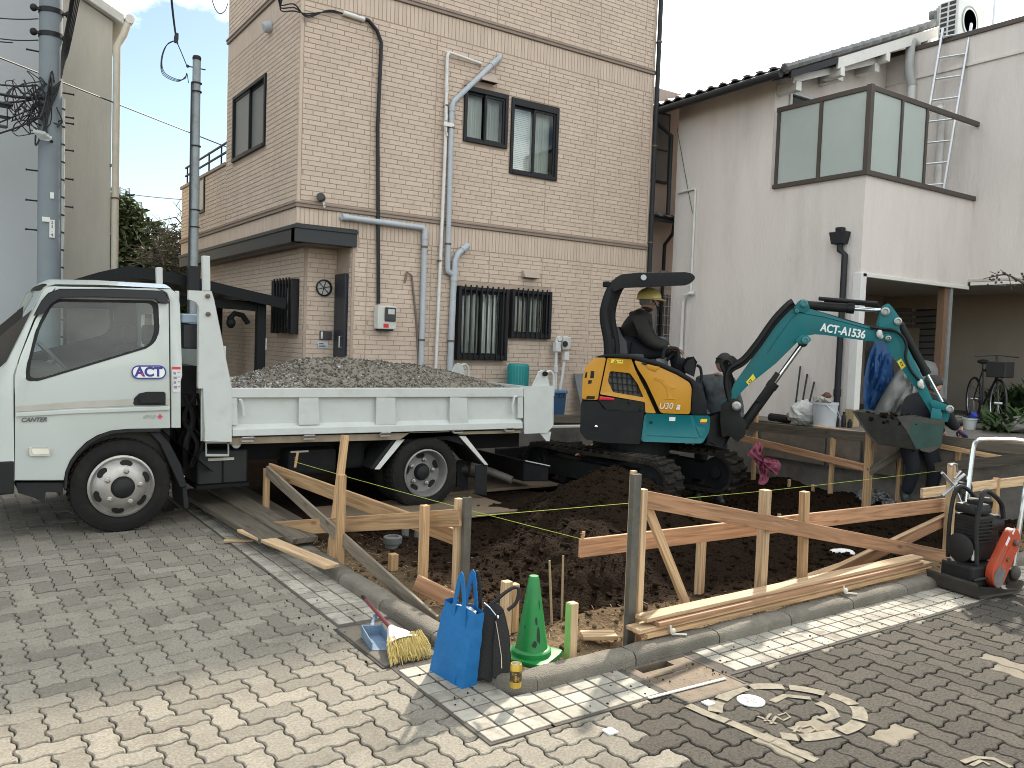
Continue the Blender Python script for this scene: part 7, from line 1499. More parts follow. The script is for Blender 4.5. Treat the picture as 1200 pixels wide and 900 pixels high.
board('brace_strip', U(884, 711, Y=3.375), U(1112, 601, Y=3.4), .03, .012, M_pale, rf)
far = thing('batter_board', 'short pale rail of the far right frame behind the compactor', 'batter board', (8, 3.8, 0), 'batter board frames round the plot')
board('rail', U(1080, 578, Y=3.85), U(1235, 559, Y=3.6), .03, .085, M_pale, far); stake('stake', 1168, 560, Y=3.72, parent=far, w=.05)
board('brace_strip', U(960, 692, Z=-.03), U(1064, 671.5, Z=.0), .06, .02, M_pale, far) if False else None
# --- frame at the back along the retaining wall
bf = thing('batter_board', 'low weathered batter board frame before the far concrete wall', 'batter board', (8.7, 6, 0), 'batter board frames round the plot')
XB = 8.62
board('rail', U(876, 499, X=XB+.06), U(1046, 515, X=XB), .022, .11, M_oldw, bf); board('brace', U(868, 513, X=XB-.04), U(1018, 549, X=XB-.06), .022, .085, M_pine2, bf)
stake('stake', 1020.5, 496, X=XB-.1, parent=bf, w=.07, zb=-.2); stake('stake', 976.5, 513, X=XB+.03, parent=bf, w=.045); stake('stake', 886.5, 484, X=XB+.1, parent=bf, w=.045)
board('brace', U(1018, 553, X=XB-.12), U(1064, 525, X=XB+.2), .03, .085, M_oldw, bf); stake('stake', 1056, 520, X=XB+.25, parent=bf, w=.045)
board('rail', U(1102, 516, X=8.9), U(1215, 529, X=8.86), .022, .11, M_oldw, bf); board('brace', U(1102, 523, X=8.84), U(1190, 540, X=8.8), .022, .05, M_pine, bf); board('rail', U(1096, 548, X=8.75), U(1215, 536, X=8.7), .022, .1, M_oldw, bf)
stake('stake', 1124, 522, X=8.92, parent=bf, w=.05)
for px, py in ((925, 563), (953, 566), (1022, 575), (1061, 573), (973, 525), (914, 590)):
    q = U(px, py, Z=.0) if px != 914 else U(px, py, Z=-.02)
    pg = thing('peg', {925: 'short peg in dark soil nearest the excavator track', 953: 'short peg in dark soil right of the track peg', 1022: 'short peg at the foot of the far frame post', 1061: 'short peg beside the small gravel heap', 973: 'thin peg under the far rail', 914: 'tiny peg by the string line'}[px], 'peg', (q.x, q.y, -.1), 'survey pegs in the dug soil')
    board('shaft', V((q.x, q.y, soil(q.x, q.y)-.05)), V((q.x, q.y, soil(q.x, q.y)+.1)), .03, .03, M_pine, pg, up=(1, 0, 0))
# --- formwork boards on the terrace edge and against the tan house
fb_ = thing('formwork_board', 'old plywood formwork panel standing against the far concrete wall', 'formwork', (8.9, 6.3, .2))
for k, (p0, p1) in enumerate((((893, 508), (968, 517)), ((970, 517), (1009, 522)), ((1022, 522), (1052, 526)))):
    a, b = U(*p0, X=8.9), U(*p1, X=8.9); mb = MB(); mb.box((8.9-.02+.003*k, min(a.y, b.y), .2), (8.915, max(a.y, b.y), .56)); mb.build('panel', mat('form_ply', (.2, .165, .13), .85, var=.25, scale=5, dirt=((.1, .085, .07), .6, 4)), fb_)
def plank(name, a, b, w, h, m, label, up=(0, 0, 1), group=None):
    o = board(name, a, b, w, h, m, None, up); return tag(o, label, 'plank', group)
plank('plank', V((8.95, 5.35, .635)), V((9.02, 6.4, .645)), .09, .025, M_pale, 'pale plank lying on the terrace edge by the bucket')
plank('plank', V((8.98, 6.9, .63)), V((9.02, 7.75, .63)), .12, .03, M_oldw, 'old board lying behind the far rail near the bags')
plank('plank', U(646, 491, Y=9.34), U(688, 491, Y=9.34), .05, .12, M_oldw, 'old board on edge along the tan house step')
plank('plank', U(662, 547, Y=7.9), U(698, 524, Y=8.2), .03, .12, M_pine2, 'reddish board sloping down behind the excavator track')
plank('plank', U(640, 500, Y=9.2), U(690, 499, Y=9.2), .1, .03, M_white, 'white painted strip lying below the blue bin')
# --- planks on the left kerb
plank('plank', U(286, 621, Z=.105), U(389, 664, Z=.11), .11, .022, M_pale, 'pale new plank lying along the left kerb top')
plank('plank', U(262, 634, Z=.02), U(297, 633, Z=.02), .04, .018, M_pale, 'tiny pale offcut on the tiles beside the kerb plank')
# --- stack on the right kerb
SY0 = 3.06
spec = [(.015, 0, 2.97, 5.72, .11, M_pine, 'lowest plank of the stack along the right kerb'), (.03, .024, 2.93, 5.75, .1, M_pale, 'second plank up in the stack along the right kerb'), (.01, .048, 3.05, 5.6, .1, M_pine2, 'reddish third plank in the stack along the right kerb'), (.035, .072, 2.99, 5.65, .09, M_pale, 'topmost pale plank of the stack along the right kerb')]
for dy, dz, xa, xb, w, m, lb in spec: plank('plank', V((xa, SY0+dy, .09+dz)), V((xb, SY0+dy+.03, .09+dz)), w, .022, m, lb, group='planks stacked on the right kerb')
for k, (x) in enumerate((3.12, 4.62)):
    mb = MB(); mb.tube(bez([V((x, SY0-.05, .13)), V((x, SY0-.06, .09)), V((x+.03, SY0-.07, .085)), V((x+.08, SY0-.09, .08))], 4), .005, 6); mb.ell((x+.01, SY0-.06, .1), (.016, .012, .016), 8, 6); tag(mb.build('tie_rope', mat('rope_white', (.6, .57, .5), .9)), ('white rope knot at the left end of the plank stack', 'white rope end at the middle of the plank stack')[k], 'rope')
plank('plank', V((4.55, 3.52, -.03)), V((5.55, 3.62, .0)), .07, .02, M_pale, 'pale strip lying on soil behind the plank stack')
# --- loose stakes near the corner
def lone(name, px, pyt, Y, w, m, label, h=None, lean=(0, 0), zb=-.12, group=None):
    t = U(px, pyt, Y=Y); th = thing(name, label, 'stake', (t.x, t.y, -.05), group); board('shaft', V((t.x+lean[0], t.y+lean[1], zb)), t, w, w, m, th, up=(1, 0, 0)); return th
s1 = lone('stake', 671, 706, 3.17, .045, M_pale, 'pale stake with one green painted side behind the kerb')
t = U(671, 706, Y=3.17); mb = MB(); mb.box((t.x-.0255, t.y-.022, -.1), (t.x-.0235, t.y+.022, t.z-.004)); mb.build('green_side', mat('green_paint', (.3, .5, .16), .7, var=.15), s1)
s2 = lone('stake', 594, 681, 3.72, .05, M_pale, 'twin pale stakes standing behind the black bag'); t = U(603, 684, Y=3.75); board('shaft', V((t.x, t.y, -.12)), t, .045, .045, M_pine, s2, up=(1, 0, 0))
lone('stake', 461, 649, 5.1, .055, M_pine, 'short stub stake beside the grey pipe cap')
for px, pyt, Y, l, lb in ((644, 657, 3.62, (.02, -.03), 'bamboo cane left of its twin behind the green cone'), (660, 651, 3.8, (-.03, -.05), 'bamboo cane right of its twin behind the green cone')):
    t = U(px, pyt, Y=Y); mb = MB(); b = V((t.x+l[0], t.y+l[1], -.1)); mb.tube([b.lerp(t, k/6) for k in range(7)], [.0075, .007]*3+[.006], 7)
    for k in (2, 4): mb.lathe([(.0085, -.003), (.0085, .003)], b.lerp(t, k/6), t-b, 7)
    tag(mb.build('bamboo_cane', mat('bamboo', (.3, .22, .12), .7, var=.2, scale=12), smooth=True), lb, 'cane', 'bamboo canes in the soil')
o = U(702, 744, Z=.0); plank('offcut', o+V((-.09, .04, .0)), o+V((.08, -.045, .0)), .1, .022, M_pale, 'small pale wooden offcut lying on the soil')
# string lines
M_str = mat('string_yellow', (.42, .5, .08), .6)
def string(pts, r, label):
    mb = MB(); mb.tube(pts, r, 5); tag(mb.build('string_line', M_str), label, 'string', 'yellow green string lines over the plot')
P1 = U(345, 541, Y=6.4); P2 = U(683, 632, Y=3.67)
string(sag(P1, P2, .01), .0019, 'string line from the left rail nail to the long right rail')
P3 = U(553, 605, Y=4.33); P4 = U(900, 575, Y=4.7); P5 = U(1240, 534, Y=4.6)
string(sag(P3, P4, .004)+sag(P4, P5, .01)[1:], .0021, 'string line from the left corner post across to the right edge')
for p, d, lb in ((U(349, 530, Y=6.4), V((-.02, 0, -.12)), 'small wooden string peg tied on the left rail'), (U(684, 623, Y=3.66), V((-.01, 0, -.06)), 'bent string peg at the end of the long right rail')):
    mb = MB(); mb.tube([p, p+d], .01, 7); mb.tube([p+d*.55+V((.012*cos(k), .012*sin(k), .008*k*.3)) for k in range(14)], .003, 5); tag(mb.build('string_peg', M_pine), lb, 'peg')
# ================================================================== small things round the corner
# blue shopping bag
M_bag = mat('bag_blue', (.004, .13, .36), .7, var=.1, scale=18, bump=.7, bscale=16)
bq = [U(503, 786, Z=.006), U(541, 808, Z=.006), U(556, 800, Z=.006)]
bag = thing('shopping_bag', 'bright blue non-woven shopping bag standing on the pale tiles', 'bag', (bq[0]+bq[1])/2)
b0, b1_ = bq[0], bq[1]; dvec = (b1_-b0); nb = V((-dvec.y, dvec.x, 0)).normalized(); dep = nb*.085
hb = U(521, 697, D=(bq[0]-EYEP).dot(CF)+.02).z-.0
def bagpt(u, v, s):                                # u along front, v height 0-1, s depth 0-1
    u2 = .5+(u-.5)*(.93+.07*(1-v)); bul = .018*sin(pi*v)*sin(pi*u)
    sw = (1-v*.45)
    return b0+dvec*(u2+.0*v)+dep*((s-.5)*sw+.5)+nb*(-bul if s < .5 else bul)+V((0, 0, hb*v*(1-.02*sin(u*7))))+dvec*(.27*v)+V((.005*noise.noise(V((u*6, v*6, s))), .006*noise.noise(V((u*5, v*7, s+5))), 0))
mb = MB(); N, Mv = 14, 16; ring = [(i/N, 0) for i in range(N)]+[(1, i/4) for i in range(4)]+[(1-i/N, 1) for i in range(N)]+[(0, 1-i/4) for i in range(4)]; k_ = len(ring)
vs = [bagpt(u, j/Mv, s+(.0 if 0 < s < 1 else 0)+(-.16*(1 if u > .5 else -1)*0)) for j in range(Mv+1) for u, s in ring]
mb.mesh(vs, [(j*k_+i, j*k_+(i+1) % k_, (j+1)*k_+(i+1) % k_, (j+1)*k_+i) for j in range(Mv) for i in range(k_)]+[tuple(range(k_))]); mb.build('bag_body', M_bag, bag, smooth=True, ang=50)
for s in (0.04, .96):
    mb = MB(); top = []
    a = bagpt(.36, .93, s); c = bagpt(.72, .93, s); ap = (a+c)/2+V((0, 0, .165))+dvec.normalized()*.012
    path = bez([a-V((0, 0, .06)), a, a.lerp(ap, .62)+dvec*-.03, ap+V((0, 0, .01)), c.lerp(ap, .62)+dvec*.03, c, c-V((0, 0, .06))], 6)
    off = -nb*.004 if s < .5 else nb*.004
    L = []
    for k in range(len(path)):
        d = (path[min(k+1, len(path)-1)]-path[max(k-1, 0)]).normalized(); sd = d.cross(nb).normalized()*.0125; L += [path[k]+off-sd, path[k]+off+sd, path[k]+off*2+sd, path[k]+off*2-sd]
    mb.mesh(L, [(4*k+i, 4*k+(i+1) % 4, 4*k+4+(i+1) % 4, 4*k+4+i) for k in range(len(path)-1) for i in range(4)]); mb.build('handle', M_bag, bag, smooth=True, ang=60)
mb = MB(); e = [bagpt(.5+.42*sin(2*pi*k/16)*.9, .955+.02*(k % 2), .5+.42*cos(2*pi*k/16)) for k in range(16)]; mb.mesh(e+[v-V((0, 0, .05)) for v in e], [tuple(range(16))]+[(i, (i+1) % 16, 16+(i+1) % 16, 16+i) for i in range(16)]); mb.build('silver_lining', mat('lining_silver', (.6, .62, .62), .3, .6, var=.2, scale=50, bump=.8, bscale=60), bag)
for t in (.17, .8):
    mb = MB(); mb.bar(bagpt(t, .02, 0)-nb*.002, bagpt(t, .95, 0)-nb*.002, .003, .004, nb) if t == .8 else None
    if t == .8: mb.build('seam', M_bag, bag)
# black bag
M_bb = mat('bag_black', (.008, .008, .009), .6, var=.2, scale=20, bump=.3, bscale=150)
kq = [U(560, 797, Z=.05), U(600, 793, Z=.05)]
kb = thing('handbag', 'black zipped handbag leaning on the kerb between blue bag and cone', 'bag', kq[0])
BD = (kq[0]-EYEP).dot(CF)+.06
fk = lambda u, v, d: U(u, v, D=BD+d)
mb = MB(); ol = rounded([(556, 793), (560, 740), (566, 712), (578, 704), (590, 712), (597, 742), (600, 788), (586, 800), (576, 799)], 6, 3); plate(mb, ol, [], fk, .0, .13); mb.build('bag_body', M_bb, kb, bev=.02, seg=3, smooth=True, ang=60)
mb = MB(); plate(mb, rounded([(577, 796), (578, 752), (582, 722), (590, 719), (596, 744), (599, 786), (592, 795)], 5, 3), [], fk, -.02, .01); mb.build('front_pocket', M_bb, kb, bev=.012, seg=2, smooth=True, ang=60)
mb = MB(); mb.tube([fk(*p, -.022) for p in ((581, 728), (584, 745), (587.5, 768), (588, 783))], .0035, 6); mb.tube([fk(*p, -.012) for p in ((567, 706), (574, 712), (581, 721))], .004, 6); mb.ell(fk(583.5, 723, -.025), (.007, .007, .009), 8, 6); mb.build('zip', M_chr, kb)
mb = MB(); mb.tube(bez([fk(*p, -.01) for p in ((578, 706), (582, 703), (594, 693), (604, 688), (608, 692), (605, 706), (595, 715))], 5), .0085, 8); mb.tube(bez([fk(*p, .1) for p in ((562, 722), (563, 695), (561, 676), (559, 670), (556, 680), (556, 700))], 5), .0085, 8); mb.build('handle', M_bb, kb, smooth=True)
# green cone
M_con = mat('cone_green', (.008, .2, .04), .45, var=.1, scale=8, dirt=((.03, .07, .035), .75, 7), coat=.15)
cc = V((2.38, 3.215, .05)); zt = U(616, 673, D=(cc-EYEP).dot(CF)).z; H = zt-.03
cn = thing('traffic_cone', 'scuffed plain green traffic cone behind the kerb corner', 'traffic cone', (cc.x, cc.y, .03))
mb = MB(); mb.lathe([(.098, .02), (.098, .045), (.092, .052), (.08, .055), (.076, .075), (.028+.02, H*.62), (.026, H-.012), (.022, H), (.012, H)], (cc.x, cc.y, .03), n=32); mb.build('cone_body', M_con, cn, smooth=True, ang=40)
mb = MB(); q = rounded([(-.125, -.125), (.125, -.125), (.125, .125), (-.125, .125)], .04, 4); plate(mb, [(cc.x+u*cos(.5)-v*sin(.5), cc.y+u*sin(.5)+v*cos(.5)) for u, v in q], [], lambda u, v, d: V((u, v, .03+d)), 0, .024); mb.build('base', M_con, cn, bev=.006, seg=2, smooth=True)
mb = MB(); rr = random.Random(8); tdir = (EYEP-V((cc.x, cc.y, 0))); tdir.z = 0; tdir.normalize(); th0 = atan2(tdir.y, tdir.x)
def conept(t, h): r = .0765-(.0765-.025)*(h-.075)/(H-.075)+.0008; return V((cc.x+cos(th0+t)*r, cc.y+sin(th0+t)*r, .03+h))
for t0, h0, w, hh in ((.35, .2, .25, .05), (.5, .13, .3, .09), (.2, .07+.02, .35, .035), (.75, .28, .12, .05), (-.6, .17, .1, .02)):
    pts = [conept(t0+w*.5*cos(a*pi/5)*(.6+.6*rr.random()), h0+hh*.5*sin(a*pi/5)*(.6+.6*rr.random())) for a in range(10)]; mb.mesh(pts, [tuple(range(10))])
mb.build('scuffs', mat('scuff_dark', (.012, .03, .018), .8, var=.3, scale=30), cn, kind='stuff')
# coffee can on the kerb corner
cq = U(604, 804.5, Z=.078); can = thing('drink_can', 'small gold and black coffee can on the kerb corner', 'can', (cq.x, cq.y, .076))
M_gold = mat('can_gold', (.55, .38, .06), .3, .6, var=.08)
mb = MB(); mb.lathe([(.022, 0), (.0262, .005), (.0262, .096), (.0235, .102), (.0235, .104), (.022, .104), (.021, .1015), (.002, .1015)], (cq.x, cq.y, .0765), n=28); mb.build('can_body', M_gold, can, smooth=True, ang=30)
mb = MB(); mb.lathe([(.0264, .028), (.0264, .076)], (cq.x, cq.y, .0765), n=28); lbm = mat('can_label', (.045, .03, .015), .35, var=.9, scale=40, dirt=((.5, .33, .06), .9, 45)); mb.build('label_band', lbm, can, smooth=True)
mb = MB(); mb.lathe([(.0195, .1018), (.0195, .1026)], (cq.x, cq.y, .0765), n=20); mb.box((cq.x-.008, cq.y-.005, .1793), (cq.x+.006, cq.y+.005, .1805)); mb.build('lid', M_chr, can)
cfd = (EYEP-cq); cfd.z = 0; cfd.normalize(); sidev = V((0, 0, 1)).cross(cfd)
mb = MB(); 
for z, w, h in ((.05, .022, .02), (.066, .012, .006), (.036, .014, .005)):
    c = cq+cfd*.0275; c.z = .0765+z; mb.prism([c+sidev*(w/2*cos(k*pi/4))+V((0, 0, h/2*sin(k*pi/4)))-cfd*(.006*abs(cos(k*pi/4))*w/.022) for k in range(8)], cfd*.0005)
mb.build('emblem', M_gold, can)
# dustpan
M_dp = mat('dustpan_blue', (.12, .19, .28), .45, var=.06, scale=9, dirt=((.4, .42, .42), .6, 12))
dq = [U(423, 737, Z=.055), U(447.5, 735, Z=.055), U(462, 762, Z=.012), U(435, 762, Z=.012)]
dpn = thing('dustpan', 'pale blue plastic dustpan lying beside the broom', 'dustpan', dq[3])
a, b, c, d = [v.copy() for v in dq]; f = V((0, 0, .012)); mb = MB()
mb.mesh([a-V((0, 0, .035)), b-V((0, 0, .035)), c, d], [(0, 1, 2, 3)]); mb.mesh([a-V((0, 0, .041)), b-V((0, 0, .041)), c-V((0, 0, .005)), d-V((0, 0, .005))], [(3, 2, 1, 0)])
cen = (a+b+c+d)/4
for p, q, h0, h1 in ((a, d, .02, .012), (b, c, .02, .012), (a, b, .02, .02)):
    p0, q0 = p-V((0, 0, .037)), q-V((0, 0, .003) if q is d or q is c else (0, 0, .037)); o_ = (cen-(p+q)/2); o_.z = 0; o_ = o_.normalized()*.006
    mb.hexa([p0, q0, q0+o_, p0+o_, p0+V((0, 0, .037+h0)), q0+V((0, 0, .03+h1)), q0+o_+V((0, 0, .03+h1)), p0+o_+V((0, 0, .037+h0))])
mb.build('pan', M_dp, dpn, bev=.0015)
mb = MB(); m_ = (a+b)/2; mb.tube([m_, m_.lerp(U(440, 720, Z=.07), .9), U(440, 722, Z=.075)], [.013, .011, .012], 10); mb.build('handle', M_dp, dpn, smooth=True)
# broom
h0, h1 = U(425, 699, Z=.1), U(458, 736, Z=.09); hx = U(481, 765, Z=.03)
brm = thing('broom', 'straw hand broom with red handle and plastic wrapped head', 'broom', h1)
mb = MB(); mb.tube([h0, h0.lerp(h1, .5), h1], .0105, 10); mb.ell(h0, (.012,)*3, 10, 6); mb.build('handle', mat('handle_red', (.13, .02, .03), .35, var=.25, scale=30), brm, smooth=True)
mb = MB(); mb.tube([h0, h0.lerp(h1, .12)], .0112, 10); mb.build('grip', M_blk, brm, smooth=True)
e0, e1 = U(458, 779, Z=.012), U(505, 768, Z=.012); w0 = h1+(e0-e1)*.08; w1 = h1-(e0-e1)*.08
mid0 = U(453, 757, Z=.06); mid1 = U(494, 747, Z=.06)
mb = MB(); n = 10; vs = []
for r_, (p, q, th) in enumerate(((w0, w1, .018), ((w0+mid0*1.0)/2, (w1+mid1)/2, .028), (mid0, mid1, .026))):
    for k in range(n): t = 2*pi*k/n; vs.append(p.lerp(q, .5+.5*cos(t))+V((0, 0, th*sin(t))))
mb.mesh(vs, [(j*n+i, j*n+(i+1) % n, (j+1)*n+(i+1) % n, (j+1)*n+i) for j in range(2) for i in range(n)]+[tuple(range(n))]); mb.build('head_wrap', mat('wrap_plastic', (.62, .58, .56), .3, var=.15, scale=20, dirt=((.5, .08, .08), .8, 14), bump=.4, bscale=60), brm, smooth=True)
rr = random.Random(12); mb = MB()
for k in range(420):
    t = rr.random(); a = mid0.lerp(mid1, t)+V((0, 0, rr.uniform(-.024, .024)))-(e0-h1)*.12; b = e0.lerp(e1, min(1, max(0, t+rr.gauss(0, .06))))+(e0-h1)*rr.uniform(-.16, .12)+V((0, 0, rr.uniform(0, .03))); m_ = a.lerp(b, .55)+V((rr.gauss(0, .004), rr.gauss(0, .004), rr.uniform(0, .006))); mb.tube([a, m_, b], [.0016, .0014, .0008], 3)
mb.build('bristles', mat('straw', (.46, .36, .12), .8, var=.25, scale=8, rnd=.35), brm, kind='stuff')
# grey pipe stub with cap, concrete sewer things
pc = U(460, 640, Z=.0); pcp = thing('pipe_stub', 'grey capped drain pipe stub in the soil by the left frame', 'pipe', (pc.x, pc.y, -.1))
mb = MB(); mb.lathe([(.057, -.12), (.057, .05), (.068, .055), (.07, .085), (.07, .1), (.064, .105), (.05, .105), (.048, .09)], (pc.x, pc.y, -.03), n=26); mb.build('pipe', mat('stub_grey', (.13, .135, .13), .6, dirt=((.2, .16, .1), .5, 10)), pcp, smooth=True, ang=40)
q = U(475, 622, Z=.02); mb = MB(); mb.tube([(q.x, q.y, -.1), (q.x, q.y, .06)], .03, 12); mb.tube([(q.x+.1, q.y-.05, -.05), (q.x+.11, q.y-.05, .03)], .045, 12); tag(mb.build('pipe_elbow', mat('stub_grey', (.13, .135, .13), .6), smooth=True), 'small grey pipe end in the soil beside the capped stub', 'pipe')
q = U(990, 643, Z=-.1); mb = MB(); mb.lathe([(.08, 0), (.085, .02), (.07, .035), (.03, .04)], (q.x, q.y, soil(q.x, q.y)), n=18); mb.ell((q.x-.09, q.y+.03, soil(q.x, q.y)+.03), (.06, .04, .02), 10, 6); tag(mb.build('white_lid', M_white, smooth=True), 'crushed white plastic lid lying on dark soil behind the brace', 'lid')
# small gravel heap
mb = MB(); rr = random.Random(6); c = U(1040, 577, Z=-.02)
for k in range(500):
    r_ = .42*sqrt(rr.random()); t = rr.uniform(0, 2*pi); x, y = c.x+r_*cos(t), c.y+r_*sin(t)*.7; mb.blob((x, y, soil(x, y)+.14*(1-r_/.45)+.01), rr.uniform(.012, .024), .3)
mb.build('gravel_heap', mat('heap_gravel', (.16, .16, .155), .9, rnd=.4), kind='stuff')

# --- plate compactor
PCX = [U(1093, 693, Z=.0), U(1187, 684, Z=.0)]
co = V((5.77, 2.82, .009)); cp = thing('plate_compactor', 'red and black plate compactor with steel loop handle on the right kerb strip', 'compactor', co)
hd = V((1, -.16, 0)).normalized(); sdv = V((hd.y, -hd.x, 0)) if V((hd.y, -hd.x, 0)).dot(EYEP-co) > 0 else V((-hd.y, hd.x, 0))
Q = lambda u, s, z: co+hd*(u*.74)+sdv*(s*.76)+V((0, 0, z*.97))                # u along, s towards the street
M_cr = mat('compactor_red', (.42, .055, .018), .5, var=.12, scale=9, dirt=((.16, .13, .11), .8, 7))
M_cbk = mat('compactor_black', (.012, .0125, .013), .6, var=.3, scale=12, dirt=((.06, .052, .042), .5, 8), spec=.35)
M_cst = mat('compactor_plate', (.06, .055, .048), .7, .4, var=.3, scale=9, dirt=((.14, .12, .09), .7, 6))
mb = MB(); pr = [(-.34, .1), (-.3, .012), (.24, .012), (.31, .07)]; mb.prism([Q(u, -.19, z) for u, z in pr]+[Q(u, -.19, z+.022) for u, z in pr[::-1]], sdv*.38); mb.build('base_plate', M_cst, cp, bev=.005)
mb = MB(); mb.prism([Q(*p) for p in ((-.2, -.15, .04), (-.2, .16, .04), (-.2, .16, .19), (-.2, -.15, .19))], hd*.3); eb = mb.build('exciter_box', M_cbk, cp, bev=.02, seg=2)
mb = MB(); mb.tube([Q(-.2, .175, .1), Q(-.15, .19, .11), Q(.0, .19, .11), Q(.02, .175, .08)], .01, 7); mb.build('box_rail', M_cbk, eb)
mb = MB(); mb.prism([Q(*p) for p in ((-.09, -.12, .2), (-.09, .08, .2), (-.09, .1, .52), (-.09, -.12, .52))], hd*.24); mb.build('engine_block', M_cbk, cp, bev=.018, seg=2)
for k in range(7):
    mb = MB(); z = .34+k*.024; mb.prism([Q(-.1, -.1, z), Q(-.1, .115, z), Q(-.1, .115, z+.01), Q(-.1, -.1, z+.01)], hd*.16); mb.build('cooling_fin', M_cbk, cp)
mb = MB(); mb.prism([Q(*p) for p in ((-.13, -.11, .53), (-.13, .11, .53), (-.13, .09, .6), (-.13, -.1, .6))], hd*.18); mb.build('fuel_tank', M_cbk, cp, bev=.025, seg=2)
mb = MB(); mb.lathe([(.036, 0), (.04, .01), (.04, .028), (.03, .036)], Q(-.04, .02, .6), n=16); mb.build('fuel_cap', M_cbk, cp, smooth=True)
mb = MB(); mb.lathe([(.05, 0), (.055, .02), (.055, .12), (.045, .13)], Q(.1, .05, .46), hd, 14); mb.lathe([(.045, 0), (.05, .05), (.03, .07)], Q(.15, .0, .56), n=14); mb.build('air_filter', M_cbk, cp, smooth=True)
mb = MB(); mb.lathe([(.09, 0), (.095, .02), (.06, .035)], Q(-.17, .02, .3), -hd, 20); mb.build('recoil_starter', M_cbk, cp, smooth=True)
mb = MB(); q = Q(-.16, .105, .22); mb.prism([q, q+hd*.05, q+hd*.05+V((0, 0, .08)), q+V((0, 0, .08))], sdv*.02); mb.build('grey_bottle', mat('bottle_grey', (.5, .5, .5), .4), cp, bev=.008)
# belt guard: tilted stadium
def stad(c0, r0, c1, r1, n=10):
    d = V(c1)-V(c0); a0 = atan2(d.y, d.x); out = []
    for k in range(n+1): t = a0+pi/2+pi*k/n; out.append((c0[0]+r0*cos(t), c0[1]+r0*sin(t)))
    for k in range(n+1): t = a0-pi/2+pi*k/n; out.append((c1[0]+r1*cos(t), c1[1]+r1*sin(t)))
    return out
st_ = stad((.05, .14), .095, (.23, .36), .085)
mb = MB(); plate(mb, st_, [], lambda u, v, d: Q(u, .17+d, v), 0, .07); bg_ = mb.build('belt_guard', M_cr, cp, bev=.014, seg=3, smooth=True, ang=50)
mb = MB(); plate(mb, stad((.09, .19), .025, (.18, .30), .03), [], lambda u, v, d: Q(u, .24+d, v), .0005, .006); mb.build('guard_boss', M_cr, bg_, bev=.003)
mb = MB(); plate(mb, stad((.045, .12), .07, (.08, .16), .05), [], lambda u, v, d: Q(u, .24+d, v), .001, .004); mb.build('worn_patch', mat('worn_grey', (.14, .13, .125), .75, var=.3, scale=15), bg_)
mb = MB(); mb.lathe([(.022, 0), (.022, .014), (.01, .018)], Q(.24, .245, .35), sdv, 8); mb.lathe([(.013, 0), (.013, .01)], Q(.14, .247, .24), sdv, 8); mb.build('guard_bolt', M_clamp, bg_)
for (u, v, w, h) in ((.135, .365, .07, .028), (.21, .43, .05, .02)):
    mb = MB(); d = V((.63, .77)); n_ = V((-.77, .63)); pts = [(u-d.x*w/2-n_.x*h/2, v-d.y*w/2-n_.y*h/2), (u+d.x*w/2-n_.x*h/2, v+d.y*w/2-n_.y*h/2), (u+d.x*w/2+n_.x*h/2, v+d.y*w/2+n_.y*h/2), (u-d.x*w/2+n_.x*h/2, v-d.y*w/2+n_.y*h/2)]; mb2 = MB(); plate(mb2, pts, [], lambda a_, b_, dd: Q(a_, .2405+dd, b_), 0, .001); mb2.build('white_label', M_wst, bg_); mb.bm.free()
# frame hoop, engine guard, throttle box
mb = MB(); mb.tube(bez([Q(*p) for p in ((-.12, .14, .2), (-.14, .13, .45), (-.1, .13, .64), (-.04, .12, .7), (.08, .12, .67), (.2, .12, .6), (.24, .12, .5))], 5), .016, 8); mb.tube(bez([Q(*p) for p in ((-.12, -.14, .2), (-.14, -.13, .45), (-.1, -.13, .64), (-.04, -.12, .7), (.08, -.12, .67), (.2, -.12, .6))], 5), .014, 8); mb.build('engine_guard', M_cbk, cp, smooth=True)
mb = MB(); hp = [Q(.28, .17, .1), Q(.33, .17, .35), Q(.42, .17, .8), Q(.47, .165, 1.02), Q(.46, .13, 1.09), Q(.44, .08, 1.1), Q(.44, -.12, 1.1), Q(.45, -.17, 1.05), Q(.36, -.17, .5), Q(.28, -.17, .1)]; 
hp = [Q(.3, .2, .14), Q(.36, .2, .5), Q(.44, .2, .95), Q(.44, .17, 1.02), Q(.42, .1, 1.04)]+[Q(.36, -.18, 1.02), Q(.33, -.24, 1.0), Q(.31, -.26, .93), Q(.24, -.24, .5), Q(.2, -.2, .14)]
mb.tube(bez(hp, 5), .017, 10); mb.build('loop_handle', mat('handle_steel', (.68, .7, .72), .22, .9, var=.08, scale=15), cp, smooth=True)
mb = MB(); mb.ell(Q(.3, .22, .13), (.05, .03, .05), 12, 8); mb.box(Q(.25, .2, .06), Q(.25, .2, .06)+V((.06, .03, .09))); mb.build('handle_mount', M_cst, cp, smooth=True)
